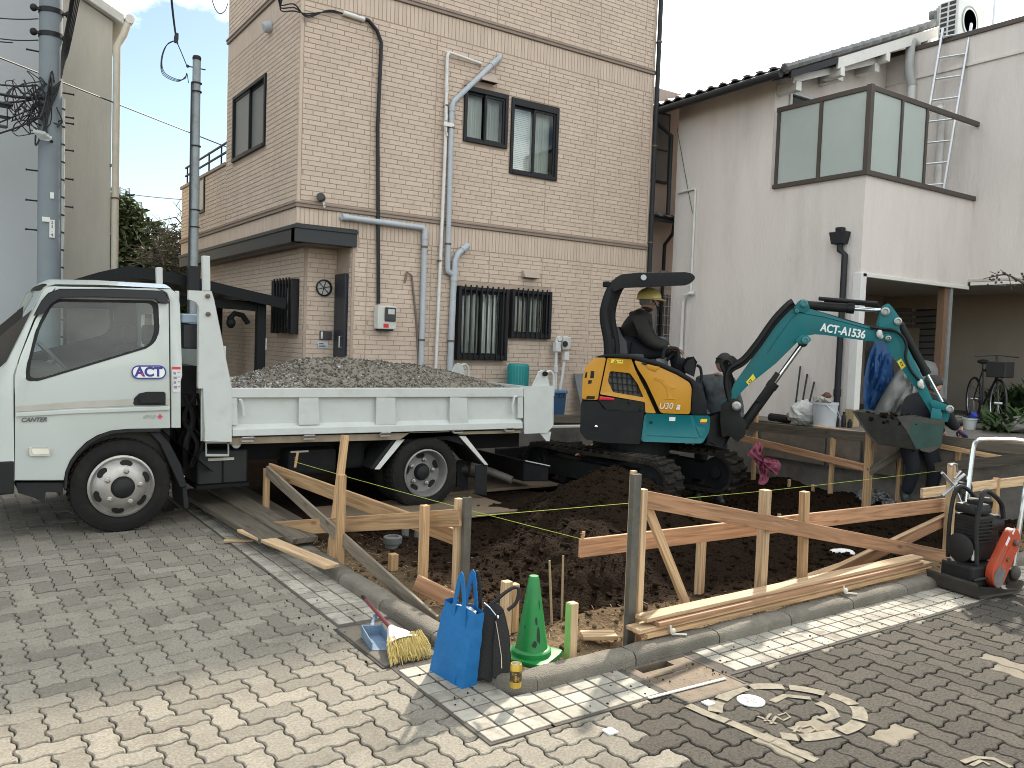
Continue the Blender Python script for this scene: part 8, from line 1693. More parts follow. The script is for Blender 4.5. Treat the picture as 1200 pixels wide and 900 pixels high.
# walkie throttle with levers standing on the handle-less side (hanging tool)
tl = thing('clamp_tool', 'steel clamp tool with crossing levers hung on the frame stake', 'tool', U(1122, 575, Y=3.2)); M_tl = mat('tool_steel', (.4, .4, .41), .3, .8, var=.2)
TQ = lambda px, py, dy=0.: U(px, py, Y=3.18+dy)
for a, b, r_ in (((1104, 554), (1121, 573), .011), ((1104, 581), (1121, 566), .012), ((1117, 567), (1130, 556), .012), ((1118, 561), (1126, 552), .01), ((1122, 578), (1126, 588), .009)):
    mb = MB(); mb.tube([TQ(*a, -.03), TQ(*b, -.05)], r_, 8); mb.build('lever', M_tl, tl, smooth=True)
mb = MB(); mb.tube(bez([TQ(*p, -.02) for p in ((1114, 546), (1117, 543.5), (1121, 545), (1122, 553))], 4), .008, 7); mb.build('hook', M_tl, tl, smooth=True)
mb = MB(); mb.box(TQ(1121, 572)-V((.03, .05, .04)), TQ(1121, 572)+V((.04, .0, .05))); mb.tube(bez([TQ(1128, 560), TQ(1134, 570), TQ(1131, 590), TQ(1125, 612), TQ(1124, 625)], 4), .035, 8); mb.build('grip_body', M_cbk, tl, bev=.006, smooth=True)

# --- things on the terrace and beside the tan house
bk = U(966, 502, Z=TZ); bkt_ = thing('bucket', 'white plastic pail with debris standing on the terrace edge', 'bucket', bk)
mb = MB(); mb.lathe([(.13, 0), (.15, .3), (.158, .3), (.158, .33), (.147, .33), (.143, .31), (.12, .3)], bk, n=28); mb.build('pail', mat('pail_white', (.55, .58, .62), .45, var=.06, dirt=((.35, .32, .28), .5, 6)), bkt_, smooth=True, ang=40)
mb = MB(); mb.tube(bez([bk+V((-.12, -.1, .3)), bk+V((-.05, -.19, .2)), bk+V((.08, -.17, .12)), bk+V((.15, -.05, .28))], 5), .005, 6); mb.build('wire_handle', M_alu, bkt_)
mb = MB(); 
for k in range(9): mb.blob(bk+V((random.uniform(-.1, .1), random.uniform(-.1, .1), .34+random.uniform(0, .03))), .045, .4)
mb.build('debris', mat('debris_grey', (.3, .28, .25), .9, rnd=.3), bkt_, kind='stuff')
mb = MB(); mb.blob(bk+V((.02, 0, .41)), .05, .4); mb.build('brown_lump', mat('lump_brown', (.12, .06, .04), .8), bkt_, smooth=True)
pb = U(941, 499, Z=TZ); pbt = thing('plastic_bag', 'crumpled pale plastic bag slumped beside the white pail', 'bag', pb)
mb = MB(); vs = []; nu, nv = 18, 12
for j in range(nv+1):
    for i in range(nu):
        th = pi*j/nv; ph = 2*pi*i/nu; d = V((sin(th)*cos(ph), sin(th)*sin(ph), cos(th))); k = 1+.22*noise.noise(d*2.2)+.12*noise.noise(d*6); vs.append(pb+V((d.x*.2*k, d.y*.17*k, .15+d.z*.16*k*(1.1 if d.z > 0 else .9))))
mb.mesh(vs, [(j*nu+i, (j+1)*nu+i, (j+1)*nu+(i+1) % nu, j*nu+(i+1) % nu) for j in range(nv) for i in range(nu)]); mb.build('bag_body', mat('bag_pale', (.5, .51, .49), .35, var=.12, scale=9, bump=.9, bscale=18), pbt)
tb_ = thing('tool', 'dark rolled tool bundle lying left of the pale plastic bag', 'tool', pb+V((-.02, .35, 0))); mb = MB(); mb.tube([pb+V((.0, .22, .06)), pb+V((.05, .55, .06))], .055, 10); mb.build('roll', M_blk, tb_, smooth=True); mb = MB(); mb.lathe([(.05, 0), (.06, .03), (.05, .06)], pb+V((-.02, .2, .1)), (1, .3, 0), 14); mb.build('reel', mat('reel_wood', (.3, .22, .14), .7), tb_)
mb = MB(); q = U(980, 500, Z=TZ)
for dx, h in ((0, .14), (.07, .2), (.13, .11)): mb.lathe([(.03, 0), (.03, h*.7), (.018, h*.8), (.018, h)], q+V((dx*.4, -dx*1.2, 0)), n=10)
tag(mb.build('valve_fittings', M_pipe_d, smooth=True), 'dark pipe fittings standing between the pail and the drainpipe', 'fittings')
for k in range(3):
    q0 = U(933+k*5, 487, X=9.6); mb = MB(); mb.tube([V((9.55, q0.y-.02*k, TZ)), V((9.77, q0.y+.1-.05*k, TZ+.75-.1*k))], .012, 7); tag(mb.build('iron_bar', M_pipe_d), ('tallest thin iron bar leaning on the pink wall', 'middle thin iron bar leaning on the pink wall', 'shortest thin iron bar leaning on the pink wall')[k], 'bar', 'iron bars leaning on the pink wall')
# grey board leaning on the pink house, teal bin, blue bin, slate by the tan house
q0 = U(785, 395, Y=9.95); mb = MB(); q1 = U(808, 440, Y=9.95); mb.box((q0.x-.3, 9.93, .62), (q1.x-.05, 9.95, q0.z)); 
mb.M = None; tag(mb.build('grey_panel', mat('panel_grey', (.33, .34, .38), .6, var=.05)), 'flat grey panel standing in the passage behind the operator', 'panel')
bn = U(615, 451, Y=9.35); bin_ = thing('bin', 'teal ribbed plastic bin by the tan house behind the truck gate', 'bin', (bn.x, 9.45, .44)); zt = U(616, 427, Y=9.35).z; r1 = .145
mb = MB(); mb.lathe([(r1*.93, .0), (r1, zt-.44-.02), (r1*.93, zt-.44), (r1*.5, zt-.435)], (bn.x, 9.52, .44), n=36); mb.build('bin_body', mat('bin_teal', (.02, .25, .25), .55, var=.08), bin_, smooth=True)
mb = MB()
for k in range(22): t = 2*pi*k/22; mb.tube([(bn.x+cos(t)*r1*.93, 9.52+sin(t)*r1*.93, .45), (bn.x+cos(t)*r1*1.0, 9.52+sin(t)*r1, zt-.03)], .009, 5)
mb.build('bin_rib', mat('bin_teal', (.02, .25, .25), .55), bin_, kind='stuff')
b2q = U(655, 484, Y=9.4); bl = thing('bin', 'small dark blue lidded bin under the gas meter', 'bin', (b2q.x, 9.45, .44)); za = U(655, 459, Y=9.4).z; zb_ = .445
mb = MB(); mb.hexa([(b2q.x-.11, 9.38, zb_), (b2q.x+.08, 9.38, zb_), (b2q.x+.08, 9.6, zb_), (b2q.x-.11, 9.6, zb_), (b2q.x-.13, 9.36, za-.03), (b2q.x+.1, 9.36, za-.03), (b2q.x+.1, 9.62, za-.03), (b2q.x-.13, 9.62, za-.03)]); mb.build('bin_body', mat('bin_blue', (.03, .085, .17), .5, var=.1), bl, bev=.01)
mb = MB(); mb.box((b2q.x-.14, 9.345, za-.028), (b2q.x+.115, 9.63, za+.02)); mb.build('lid', mat('lid_blue', (.09, .2, .34), .45), bl, bev=.012); mb = MB(); mb.tube([(b2q.x-.06, 9.34, za-.02), (b2q.x-.04, 9.335, za-.08), (b2q.x+.02, 9.335, za-.08), (b2q.x+.04, 9.34, za-.02)], .006, 6); mb.build('handle', M_pipe_d, bl)
sl0 = U(676, 440, Y=9.6); mb = MB(); zt = U(678, 438, Y=9.6).z; mb.hexa([(sl0.x+.05, 9.45, .44), (sl0.x+.32, 9.45, .44), (sl0.x+.32, 9.48, .44), (sl0.x+.05, 9.48, .44), (sl0.x-.0, 9.66, zt), (sl0.x+.27, 9.66, zt), (sl0.x+.27, 9.69, zt), (sl0.x-.0, 9.69, zt)]); tag(mb.build('slate_board', mat('slate_grey', (.17, .175, .18), .7, var=.15), bev=.004), 'grey board leaning on the tan wall behind the excavator', 'board')
q = U(570, 440, Y=8.55); 
# blue tarpaulin and grey sheet heaped under the porch
def sheet_heap(name, pts, D, thick, m, label, seed, fs=1.):
    """draped sheet over a heap: outline in the photo, depth bulging towards the street"""
    rt = random.Random(seed); cx = sum(p[0] for p in pts)/len(pts); cy = sum(p[1] for p in pts)/len(pts); mb = MB(); n = len(pts)*5; out = []
    pp = bez([V((p[0], p[1], 0)) for p in pts]+[V((pts[0][0], pts[0][1], 0))], 5)[:-1]; rings = 9; vs = []
    for j in range(rings+1):
        t = j/rings
        for q in pp:
            x, y = cx+(q.x-cx)*t, cy+(q.y-cy)*t; f = (noise.noise(V((x*.05, y*.05, seed)))*.14+abs(noise.noise(V((x*.16*fs+y*.05*fs, y*.04*fs, seed+4))))*.22)/fs**.6; vs.append(U(x, y, D=D-thick*(1-t*t)+f*(1-t**4)))
    k_ = len(pp); mb.mesh(vs, [(j*k_+i, j*k_+(i+1) % k_, (j+1)*k_+(i+1) % k_, (j+1)*k_+i) for j in range(rings) for i in range(k_)])
    back = [U(q.x, q.y, D=D+.15) for q in pp]; last = vs[-k_:]; mb.mesh(last+back, [(i, (i+1) % k_, k_+(i+1) % k_, k_+i) for i in range(k_)]); bmesh.ops.remove_doubles(mb.bm, verts=mb.bm.verts, dist=1e-4)
    return tag(mb.build(name, m, smooth=True, ang=60), label, 'cloth' if name == 'cloth' else 'sheet')
sheet_heap('tarpaulin', [(1013, 492), (1012, 450), (1020, 412), (1030, 400), (1044, 412), (1048, 460), (1040, 497)], 12.4, .1, mat('tarp_blue', (.03, .11, .3), .55, var=.12, scale=6, bump=.4, bscale=14), 'blue tarpaulin heaped behind the corner post', 3)
sheet_heap('plastic_sheet', [(1016, 500), (1030, 470), (1056, 430), (1078, 422), (1100, 430), (1108, 470), (1100, 505), (1050, 508)], 12.1, .25, mat('sheet_grey', (.22, .225, .22), .4, var=.12, scale=5, bump=.5, bscale=12), 'grey plastic sheet covering goods under the porch', 8)
sheet_heap('plastic_sheet', [(1012, 440), (1016, 400), (1030, 385), (1046, 392), (1044, 420), (1026, 445)], 12.9, .2, mat('sheet_clear', (.28, .29, .28), .3, var=.12, scale=5, bump=.5, bscale=12), 'translucent pale sheet above the blue tarpaulin', 12)
sheet_heap('cloth', [(860+x/6, 480+y/6) for x, y in ((165, 228), (197, 236), (206, 262), (186, 300), (198, 345), (240, 335), (300, 350), (329, 382), (320, 430), (295, 463), (264, 442), (236, 450), (246, 490), (214, 526), (172, 520), (181, 470), (175, 420), (150, 372), (128, 335), (95, 320), (115, 288), (140, 252))], 8.95, .03, mat('cloth_crimson', (.2, .045, .075), .9, var=.15, scale=12, bump=.3, bscale=60, dirt=((.09, .03, .04), .6, 9)), 'crumpled dusty crimson cloth hanging on the excavator track front', 5, fs=3.)
# bundled dark netting leaning on the porch wall
nt = thing('net_bundle', 'dark bundle of poles and netting leaning in the porch corner', 'poles', U(1165, 480, Y=8.9)); rr = random.Random(3)
for k in range(16):
    a = U(1130+k*2.6, 478, Y=8.4+.02*k); b = U(1168+k*2.2, 355+rr.uniform(-6, 6), Y=9.2); mb = MB(); mb.tube([a, b], .02, 6); mb.build('pole', mat('net_dark', (.05, .05, .048), .85, var=.2), nt)
# bicycle
by = thing('bicycle', 'dark bicycle parked under the right-hand porch behind plants', 'bicycle', U(1150, 490, Z=TZ)); M_bi = mat('bike_black', (.02, .02, .022), .4)
w1, w2_ = U(1142, 462, D=12.6), U(1170, 464, D=11.6); w1.z = w2_.z = TZ+.33; fd = (w2_-w1); fd = fd.normalized(); L = 1.05; w1 = w2_-fd*L; fx = fd; sx = V((-fx.y, fx.x, 0)).normalized(); 
for w in (w1, w2_):
    mb = MB(); mb.tube([w+fx*(.32*cos(2*pi*k/28))+ZU*(.32*sin(2*pi*k/28)) for k in range(29)], .019, 7, cap=False); wl = mb.build('wheel', M_bi, by, smooth=True)
    mb = MB(); mb.tube([w+fx*(.3*cos(2*pi*k/28))+ZU*(.3*sin(2*pi*k/28)) for k in range(29)], .008, 5, cap=False)
    for k in range(12): mb.tube([w, w+fx*(.3*cos(2*pi*k/12))+ZU*(.3*sin(2*pi*k/12))], .0022, 3)
    mb.tube([w-sx*.05, w+sx*.05], .02, 8); mb.build('rim', M_alu, wl)
bb_ = w1+fx*.45-ZU*.05; sp_t = bb_-fx*.12+ZU*.5; hd_ = w2_-fx*.12+ZU*.45
mb = MB(); mb.tube([w1, bb_, hd_-ZU*.1, sp_t, bb_], .016, 7); mb.tube([sp_t, hd_], .016, 7); mb.tube([w1, sp_t], .01, 6); mb.tube([w2_, hd_, hd_+ZU*.2-fx*.05], .015, 7); mb.tube([hd_+ZU*.2-fx*.05-sx*.28, hd_+ZU*.22, hd_+ZU*.2-fx*.05+sx*.28], .012, 6); mb.build('bike_frame', M_bi, by, smooth=True)
mb = MB(); mb.ell(sp_t+ZU*.12, (.1, .08, .035), 12, 6); mb.tube([sp_t, sp_t+ZU*.1], .012, 6); mb.build('saddle', M_bi, by, smooth=True)
mb = MB(); mb.box(w2_+ZU*.36-V((.13, .13, 0)), w2_+ZU*.58+V((.13, .13, 0))); mb.build('basket', mat('basket_grey', (.02, .02, .02), .7), by, bev=.01); mb = MB(); mb.ell(w2_+ZU*.38+fx*.1, (.035,)*3, 8, 6); mb.build('lamp', M_chr, by, smooth=True)
# plants, small pots, overhanging twig
def leaf_plant(name, c, n, L, w, col, label, seed, spread=.6, up=.9):
    rt = random.Random(seed); t = thing(name, label, 'plant', c); m = mat('leaf_%s_%d' % (name, seed), col, .6, var=.25, scale=6, rnd=.4, spec=.3)
    for k in range(n):
        a = rt.uniform(0, 2*pi); d = V((cos(a)*spread, sin(a)*spread, up*rt.uniform(.3, 1.1))).normalized(); l_ = L*rt.uniform(.55, 1.1); p0 = c+V((rt.gauss(0, .12), rt.gauss(0, .12), 0)); mb = MB(); sd = d.cross(ZU).normalized(); vs = []
        for j in range(5): q = j/4; c2 = p0+d*l_*q-ZU*(l_*.55*q*q*(1-up*.3)); ww = w*(1-abs(2*q-.8)**2*.55)*(1 if j < 4 else .1); vs += [c2-sd*ww+ZU*ww*.35, c2, c2+sd*ww+ZU*ww*.35]
        mb.mesh(vs, [(3*j+i, 3*j+i+1, 3*j+4+i, 3*j+3+i) for j in range(4) for i in range(2)]); mb.build('leaf', m, t, smooth=True)
    mb = MB(); mb.tube([c-V((0, 0, .02)), c+V((0, 0, .12))], .02, 6); mb.build('stem', mat('stem_brown', (.1, .08, .05), .9), t)
leaf_plant('strap_plant', U(1180, 506, Z=TZ), 60, .8, .03, (.05, .085, .03), 'green strap leaved plant on the terrace edge below the bicycle', 2)
leaf_plant('bush', U(1183, 492, Z=TZ)+V((0, 0, .1)), 110, .75, .035, (.05, .08, .03), 'leafy green bush in front of the bicycle wheel', 5, .5, 1.3)
leaf_plant('bush', U(1212, 495, Z=TZ)+V((0, 0, .1)), 90, .9, .035, (.045, .075, .028), 'leafy bush at the right edge of the terrace', 9, .5, 1.2)
q = U(1136, 503, Z=TZ); pt = thing('pot', 'small pale plastic tub on the terrace beside the plants', 'tub', q); mb = MB(); mb.lathe([(.07, 0), (.09, .13), (.1, .13), (.1, .15), (.085, .15), (.08, .12)], q, n=20); mb.build('tub', mat('tub_pale', (.5, .52, .5), .5), pt, smooth=True); mb = MB(); mb.blob(q+V((.05, -.02, .17)), .06, .3); mb.build('blue_cloth', mat('cloth_blue', (.03, .05, .3), .9), pt)
q = U(1122, 500, Z=TZ); mb = MB(); mb.blob(q+V((0, 0, .08)), .13, .2, sq=(1, 1, .7)); tag(mb.build('stone', mat('stone_grey', (.2, .19, .17), .9), bev=.02, smooth=True), 'grey stone on the terrace beside the pale tub', 'stone')
q = U(1180, 508, Z=TZ); mb = MB(); mb.blob(q+V((.25, 0, .1)), .2, .2, sq=(1.3, 1, .6)); tag(mb.build('stone', mat('stone_grey', (.2, .19, .17), .9), bev=.03, smooth=True), 'large flat grey stone among the terrace plants', 'stone')
tw = thing('branch', 'bare twig with dark buds reaching in at the right edge', 'branch', U(1210, 330, D=9)); M_tw = mat('twig', (.1, .07, .055), .9); mb = MB()
mb.tube(bez([U(1230, 345, D=9), U(1200, 332, D=9), U(1180, 322, D=9.05), U(1160, 325, D=9.1), U(1152, 327, D=9.1)], 5), [.012]*8+[.008]*8+[.005]*5, 6)
for a, b in (((1190, 328), (1172, 316)), ((1182, 323), (1186, 340)), ((1172, 323), (1160, 318)), ((1205, 335), (1196, 320)), ((1180, 335), (1162, 334))): mb.tube([U(*a, D=9.03), U(*b, D=9.05)], [.006, .003], 5)
mb.build('twig', M_tw, tw, smooth=True); mb = MB(); rr = random.Random(2)
for k in range(26): px = rr.uniform(1156, 1202); mb.blob(U(px, 326+rr.gauss(0, 5)+abs(px-1175)*.12, D=9.04), .014, .3)
mb.build('buds', mat('bud_dark', (.07, .04, .04), .8), tw, kind='stuff')
# litter and soil crumbs on tiles and road
mb = MB(); rr = random.Random(77)
for k in range(600):
    if rr.random() < .6: x, y = rr.uniform(2.2, 6.4), 2.62+abs(rr.gauss(0, .14)) if rr.random() < .5 else rr.uniform(2.6, 2.93)
    else: x, y = rr.uniform(1.55, 2.06), rr.uniform(2.9, 6.5)
    s_ = .0015+.005*rr.random()**4; mb.blob((x, y, .007+s_*.3), s_, .3)
a = mb.bm.verts.layers.float.new('dry')
for v in mb.bm.verts: v[a] = .35+.3*noise.noise(v.co*4)
mb.build('soil_crumbs', M_soil, kind='stuff')
for px, py, lb in ((716, 689, None),):
    pass
# ================================================================== people
M_skin = mat('skin', (.42, .24, .17), .6, var=.08, scale=20)
M_hairg = mat('hair_grey', (.16, .155, .15), .8, var=.2, scale=60)
def skinned(name, joints, edges, m, parent, sub=2):
    """limbs as one smooth surface: joints {name: (point, radius)}"""
    me = bpy.data.meshes.new(name); keys = list(joints); base = V((0, 0, 0)); r = parent
    while r is not None: base += r.location; r = r.parent
    me.from_pydata([V(joints[k][0])-base for k in keys], [(keys.index(a), keys.index(b)) for a, b in edges], []); me.materials.append(m)
    o = bpy.data.objects.new(name, me); C.objects.link(o); o.parent = parent
    mod = o.modifiers.new('skin', 'SKIN'); mod.use_smooth_shade = True
    for i, k in enumerate(keys):
        rr = joints[k][1]; me.skin_vertices[0].data[i].radius = rr if isinstance(rr, tuple) else (rr, rr); me.skin_vertices[0].data[i].use_root = (i == 0)
    s_ = o.modifiers.new('sub', 'SUBSURF'); s_.levels = sub; s_.render_levels = sub
    return o
def head(parent, c, fwd, up, size=.115, hair=None, m=None):
    """skull with face: brow, nose, mouth, chin, ears"""
    fwd = V(fwd).normalized(); up = (V(up)-fwd*V(up).dot(fwd)).normalized(); rt = fwd.cross(up); M = Matrix((rt, fwd, up)).transposed()
    mb = MB(); u, v = 20, 16; vs = []
    for i in range(v+1):
        th = pi*i/v
        for j in range(u):
            ph = 2*pi*j/u; d = V((sin(th)*sin(ph), sin(th)*cos(ph), cos(th))); x, y, z = d.x*.68, d.y*.86, d.z*1.05
            if z < 0: x *= 1-.25*(-z); y *= 1-.05*(-z)
            if y > 0:
                f = max(0, 1-(abs(x)/.16)); 
                if -.35 < z < .12: y += .2*f*max(0, 1-abs(z+.2)/.2)
                if -.75 < z < -.5: y += .03*f
                if .0 < z < .2: y += .04
                if abs(abs(x)-.25) < .14 and -.05 < z < .12: y -= .06
            vs.append(c+M @ V((x, y, z))*size)
    mb.mesh(vs, [(i*u+j, (i+1)*u+j, (i+1)*u+(j+1) % u, i*u+(j+1) % u) for i in range(v) for j in range(u)]); bmesh.ops.remove_doubles(mb.bm, verts=mb.bm.verts, dist=1e-5)
    for s_ in (-1, 1): mb.ell(c+M @ V((s_*.7, -.02, -.05))*size, (.16*size, .16*size, .26*size), 8, 6)
    h = mb.build('head', m or M_skin, parent, smooth=True, ang=80)
    mb = MB()
    for s_ in (-1, 1): mb.ell(c+M @ V((s_*.26, .79, .02))*size, (.07*size,)*3, 8, 6)
    mb.build('eye', mat('eye_dark', (.03, .025, .02), .2), h)
    mb = MB(); mb.ell(c+M @ V((0, .86, -.52))*size, (.2*size, .05*size, .035*size), 10, 6, M); mb.build('mouth', mat('lip', (.3, .12, .1), .6), h)
    if hair:
        mb = MB(); vs = []
        for i in range(11):
            th = pi*.62*i/10
            for j in range(u):
                ph = 2*pi*j/u; d = V((sin(th)*sin(ph), sin(th)*cos(ph), cos(th))); cut = 1.06 if not (d.y > .55 and d.z < .5) else .9; vs.append(c+M @ V((d.x*.7, d.y*.88, d.z*1.06))*size*cut)
        mb.mesh(vs, [(i*u+j, (i+1)*u+j, (i+1)*u+(j+1) % u, i*u+(j+1) % u) for i in range(10) for j in range(u)]); mb.build('hair', hair, h, smooth=True)
    return h, M
def hand(parent, w, d, up, s=1., m=None, curl=.9):
    """palm with four fingers of different length and a thumb; w wrist, d direction, up back-of-hand normal"""
    d = V(d).normalized(); up = (V(up)-d*V(up).dot(d)).normalized(); sd = d.cross(up); J = {'a': (w, .024*s), 'b': (w+d*.045*s, (.036*s, .02*s)), 'c': (w+d*.085*s, (.04*s, .018*s))}
    skinned('palm', J, [('a', 'b'), ('b', 'c')], m or M_skin, parent, 1)
    for k, (off, L) in enumerate(((-.03, .068), (-.01, .078), (.01, .073), (.03, .058))):
        p = w+d*.085*s+sd*off*s; q = {}; dd = d.copy(); pp = p-d*.01*s; ed = []; names = 'abcd'
        for t in range(4):
            q[names[t]] = (pp.copy(), (.0095-.0008*t)*s)
            if t: ed.append((names[t-1], names[t]))
            pp = pp+dd*L*s/3; dd = (dd-up*curl*.55).normalized()
        skinned('finger', q, ed, m or M_skin, parent, 1)
    p = w+d*.03*s-sd*.03*s; skinned('thumb', {'a': (p, .012*s), 'b': (p-sd*.025*s+d*.025*s-up*.012*s, .011*s), 'c': (p-sd*.025*s+d*.055*s-up*.03*s, .009*s)}, [('a', 'b'), ('b', 'c')], m or M_skin, parent, 1)
ED = [('pel', 'wai'), ('wai', 'che'), ('che', 'nec'), ('che', 'shl'), ('shl', 'ell'), ('ell', 'wrl'), ('che', 'shr'), ('shr', 'elr'), ('elr', 'wrr'), ('pel', 'hil'), ('hil', 'knl'), ('knl', 'anl'), ('anl', 'tol'), ('pel', 'hir'), ('hir', 'knr'), ('knr', 'anr'), ('anr', 'tor')]
RAD = dict(pel=.14, wai=.125, che=.15, nec=.055, shl=.065, ell=.042, wrl=.03, shr=.065, elr=.042, wrr=.03, hil=.095, knl=.06, anl=.042, tol=.03, hir=.095, knr=.06, anr=.042, tor=.03)
def person(label, J, face, up, jacket, trousers, boots, gloves=None, hair=None, hd=None, loc=None, jk=1.0):
    p = thing('person', label, 'person', loc or J['pel'])
    skinned('body', {k: (J['an'+k[-1]].lerp(v, .45) if k[:2] == 'to' else v, RAD[k]*(.8 if k[:2] in ('an', 'to') else 1)) for k, v in J.items()}, ED, M_skin, p)
    up_ = ('che', 'wai', 'pel', 'nec', 'shl', 'ell', 'shr', 'elr'); Jk = {'che': (J['che'], .185*jk), 'wai': (J['wai'], .175*jk), 'hem': (J['pel'], .18*jk), 'col': (J['nec']*.75+J['che']*.25, .085*jk), 'shl': (J['shl'], .1*jk), 'ell': (J['ell'], .07*jk), 'shr': (J['shr'], .1*jk), 'elr': (J['elr'], .07*jk), 'cfl': (J['wrl'].lerp(J['ell'], .12), .052*jk), 'cfr': (J['wrr'].lerp(J['elr'], .12), .052*jk)}
    skinned('jacket', Jk, [('che', 'wai'), ('wai', 'hem'), ('che', 'col'), ('che', 'shl'), ('shl', 'ell'), ('ell', 'cfl'), ('che', 'shr'), ('shr', 'elr'), ('elr', 'cfr')], jacket, p)
    T = {'pel': (J['pel'], .165), 'hil': (J['hil'], .11), 'knl': (J['knl'], .08), 'anl': (J['anl'].lerp(J['knl'], .1), .065), 'hir': (J['hir'], .11), 'knr': (J['knr'], .08), 'anr': (J['anr'].lerp(J['knr'], .1), .065)}
    skinned('trousers', T, [('pel', 'hil'), ('hil', 'knl'), ('knl', 'anl'), ('pel', 'hir'), ('hir', 'knr'), ('knr', 'anr')], trousers, p)
    for s_ in 'lr':
        a, t = J['an'+s_], J['to'+s_]; skinned('boot', {'a': (a+V((0, 0, .16)), .062), 'b': (a, .06), 'h': (a*.75+t*.25-V((0, 0, .03)), .05), 't': (t, .045)}, [('a', 'b'), ('b', 'h'), ('h', 't')], boots, p)
    return p
M_jk = mat('jacket_brown', (.014, .012, .011), .8, var=.15, scale=8, bump=.5, bscale=14)
M_trn = mat('trousers_navy', (.01, .012, .018), .85, var=.15, scale=9, bump=.3, bscale=20)
M_bt = mat('boot_dark', (.03, .04, .04), .5, var=.1)
# operator on the seat, facing along the machine
F = EH; Rr = EN                                     # towards the street side
def O(px, py, o=0.): return E_(px, py, o)
pel = O(741, 409, .02); che = O(750, 376, .02); nec = O(757, 361, .02); hdc = O(760.5, 352.5, .02)
J = dict(pel=pel, wai=O(743, 395, .02), che=che, nec=nec, shl=O(751, 377, -.19), shr=O(748, 377, .23), ell=O(764, 399, -.24), elr=O(761, 401, .29), wrl=O(788, 408, -.2), wrr=O(786.5, 408.5, .33),
         hil=O(745, 411, -.1), hir=O(745, 411, .14), knl=O(790, 412, -.13), knr=O(790, 412, .16), anl=O(797, 448, -.13), anr=O(797, 448, .16), tol=O(812, 453, -.13), tor=O(812, 453, .16))
op = person('operator in dark brown jacket and yellow helmet seated on the excavator', J, F, ZU, M_jk, M_trn, M_bt, loc=pel, jk=1.12)
FH = (EH*.95+EN*.12).normalized()
h_, HM = head(op, hdc, FH, ZU, .118, hair=M_hairg)
mb = MB(); prof = [(1.0, .0), (1.0, .12), (.97, .35), (.86, .62), (.66, .85), (.4, .99), (.12, 1.05), (.01, 1.06)]; hc = hdc+ZU*.03; vs = []; n = 24
for r_, z in prof:
    for k in range(n): t = 2*pi*k/n; vs.append(hc+HM @ V((sin(t)*r_*.112, cos(t)*r_*.138, z*.112)))
mb.mesh(vs, [(i*n+j, i*n+(j+1) % n, (i+1)*n+(j+1) % n, (i+1)*n+j) for i in range(len(prof)-1) for j in range(n)])
br = []
for k in range(n): t = 2*pi*k/n; fwd_ = max(0, cos(t)); br.append((V((sin(t)*.112, cos(t)*.138, .0)), V((sin(t)*(.12+.01*fwd_), cos(t)*(.146+.05*fwd_**2), -.012-.008*fwd_))))
mb.mesh([hc+HM @ a for a, b in br]+[hc+HM @ b for a, b in br]+[hc+HM @ (b-V((0, 0, .006))) for a, b in br], [(j, (j+1) % n, n+(j+1) % n, n+j) for j in range(n)]+[(n+j, n+(j+1) % n, 2*n+(j+1) % n, 2*n+j) for j in range(n)])
mb.build('helmet', mat('helmet_yellow', (.78, .66, .22), .35, var=.04, coat=.3), op, smooth=True, ang=50)
mb = MB(); mb.tube([hc+HM @ V((s_*.1, .0, -.005)) for s_ in (1,)]+[hc+HM @ V((.095, .05, -.05)), hc+HM @ V((.06, .1, -.14))], .006, 6); mb.build('chin_strap', M_eb, op)
skinned('collar', {'a': (nec-ZU*.05, .1), 'b': (nec+ZU*.02, .085)}, [('a', 'b')], M_jk, op, 2); skinned('hood', {'a': (nec-EH*.12-ZU*.04, (.11, .07)), 'b': (nec-EH*.15-ZU*.12, (.12, .06))}, [('a', 'b')], M_jk, op, 2)
hand(op, J['wrr'], (J['wrr']-J['elr']).normalized()*.6+EH*.5-ZU*.15, ZU, 1.05); hand(op, J['wrl'], EH-ZU*.2, ZU, 1.05)
# worker behind the boom, seen from behind, dark patterned jacket
D2 = 10.0
W2 = lambda px, py, d=0.: U(px, py, D=D2+d)
gz = soil(W2(838, 540).x, W2(838, 540).y)
pel = W2(834, 492); s_ = lambda v, x, y, z: v+CRh*x+CFh*y+ZU*z
g2 = V((pel.x, pel.y, gz))
J = dict(pel=pel, wai=W2(835, 476), che=W2(839, 452), nec=W2(845, 438), shl=s_(W2(839, 449), -.17, .05, 0), shr=s_(W2(839, 449), .17, -.02, 0), ell=s_(W2(832, 476), -.16, -.1, 0), elr=s_(W2(846, 476), .18, -.08, 0), wrl=s_(W2(832, 494), -.05, -.3, .02), wrr=s_(W2(846, 494), .12, -.3, .02))
for q, sx in (('l', -.1), ('r', .1)):
    J['hi'+q] = s_(pel, sx, 0, -.05); J['kn'+q] = s_(g2, sx*1.2, -.05, (pel.z-gz)*.5); J['an'+q] = s_(g2, sx*1.3, .02, .09); J['to'+q] = s_(g2, sx*1.4, -.14, .04)
M_camo = mat('jacket_camo', (.06, .068, .075), .75, var=.6, scale=7, bump=.6, bscale=12, dirt=((.012, .014, .016), .95, 6))
w2p = person('worker in dark mottled jacket bending behind the excavator boom', J, CFh, ZU, M_camo, M_trn, M_bt, loc=pel)
h2, HM2 = head(w2p, W2(848, 425), CRh*.7+CFh*.3-ZU*.35, ZU, .112, hair=mat('hair_black', (.02, .018, .016), .7))
skinned('cap', {'a': (W2(847.5, 424)+ZU*.0, (.12, .125)), 'b': (W2(848.5, 419)+ZU*.0, (.1, .11))}, [('a', 'b')], M_eb, w2p); hand(w2p, J['wrl'], -CFh-ZU*.3, ZU); hand(w2p, J['wrr'], -CFh-ZU*.3, ZU)
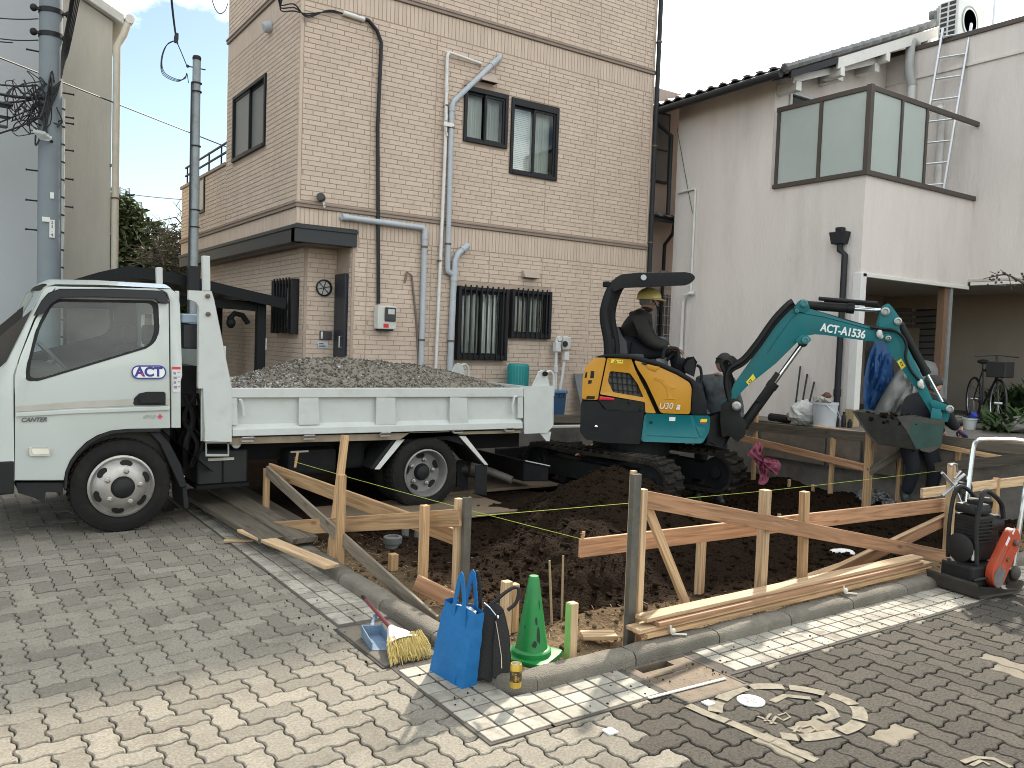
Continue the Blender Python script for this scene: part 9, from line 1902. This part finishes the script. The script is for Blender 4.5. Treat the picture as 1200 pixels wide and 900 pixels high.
# labourer behind the bucket, bent to a shovel
D3 = 9.12
W3_ = lambda px, py, d=0.: U(px, py, D=D3+d)
ft = W3_(1078, 580); gz = soil(ft.x, ft.y)+.02; g3 = V((ft.x, ft.y, gz)); pel = W3_(1072, 503)
J = dict(pel=pel, wai=W3_(1074, 490), che=W3_(1084, 470), nec=W3_(1091, 462), shl=s_(W3_(1083, 472), -.05, .2, 0), shr=s_(W3_(1087, 474), .08, -.16, 0), ell=s_(W3_(1098, 494), .0, .15, 0), elr=s_(W3_(1105, 492), .02, -.1, 0), wrl=s_(W3_(1114, 512), 0, .1, 0), wrr=s_(W3_(1120, 503), 0, -.06, 0))
for q, sx in (('l', -.11), ('r', .1)):
    J['hi'+q] = s_(pel, sx, 0, -.06); J['kn'+q] = s_(g3, sx*1.1, -.08, (pel.z-gz)*.5); J['an'+q] = s_(g3, sx*1.3, .04, .09); J['to'+q] = s_(g3, sx*1.4+.03, -.14, .04)
w3p = person('worker in navy workwear and purple gloves bent over a shovel behind the bucket', J, CRh, ZU, mat('jacket_navy', (.009, .01, .015), .85, var=.2, scale=9, bump=.5, bscale=14), M_trn, M_bt, loc=pel)
head(w3p, W3_(1092, 452), CRh*.8-CFh*.35-ZU*.5, ZU, .112, hair=mat('hair_black', (.02, .018, .016), .7))
M_gv = mat('glove_purple', (.09, .06, .16), .8, var=.15, scale=20); hand(w3p, J['wrr'], (J['wrr']-J['elr']), ZU, 1.15, M_gv, 1.2); hand(w3p, J['wrl'], (J['wrl']-J['ell']), ZU, 1.15, M_gv, 1.2)
sv = thing('shovel', 'shovel held by the worker behind the bucket', 'shovel', W3_(1122, 545)); mb = MB(); a, b = W3_(1127, 500), W3_(1119, 556); mb.tube([a, b], .017, 8); mb.build('shaft', M_pine, sv, smooth=True); mb = MB(); b2 = b+(b-a).normalized()*.28; mb.prism([b-CRh*.09, b+CRh*.09, b2+CRh*.07+CFh*.02, (b2+(b-a).normalized()*.05), b2-CRh*.07+CFh*.02], CFh*.01); mb.build('blade', M_cst, sv, bev=.003)
# ------------------------------------------------------------------ lettering becomes plain mesh
bpy.context.view_layer.update(); _dg = bpy.context.evaluated_depsgraph_get()
for ob in [o for o in bpy.data.objects if o.type == 'FONT']:
    me = bpy.data.meshes.new_from_object(ob.evaluated_get(_dg)); nm = ob.name.split('.')[0]
    o2 = bpy.data.objects.new(nm, me); C.objects.link(o2); o2.parent = ob.parent; o2.matrix_local = ob.matrix_local.copy()
    for k in ('label', 'kind'):
        if k in ob: o2[k] = ob[k]
    bpy.data.objects.remove(ob)
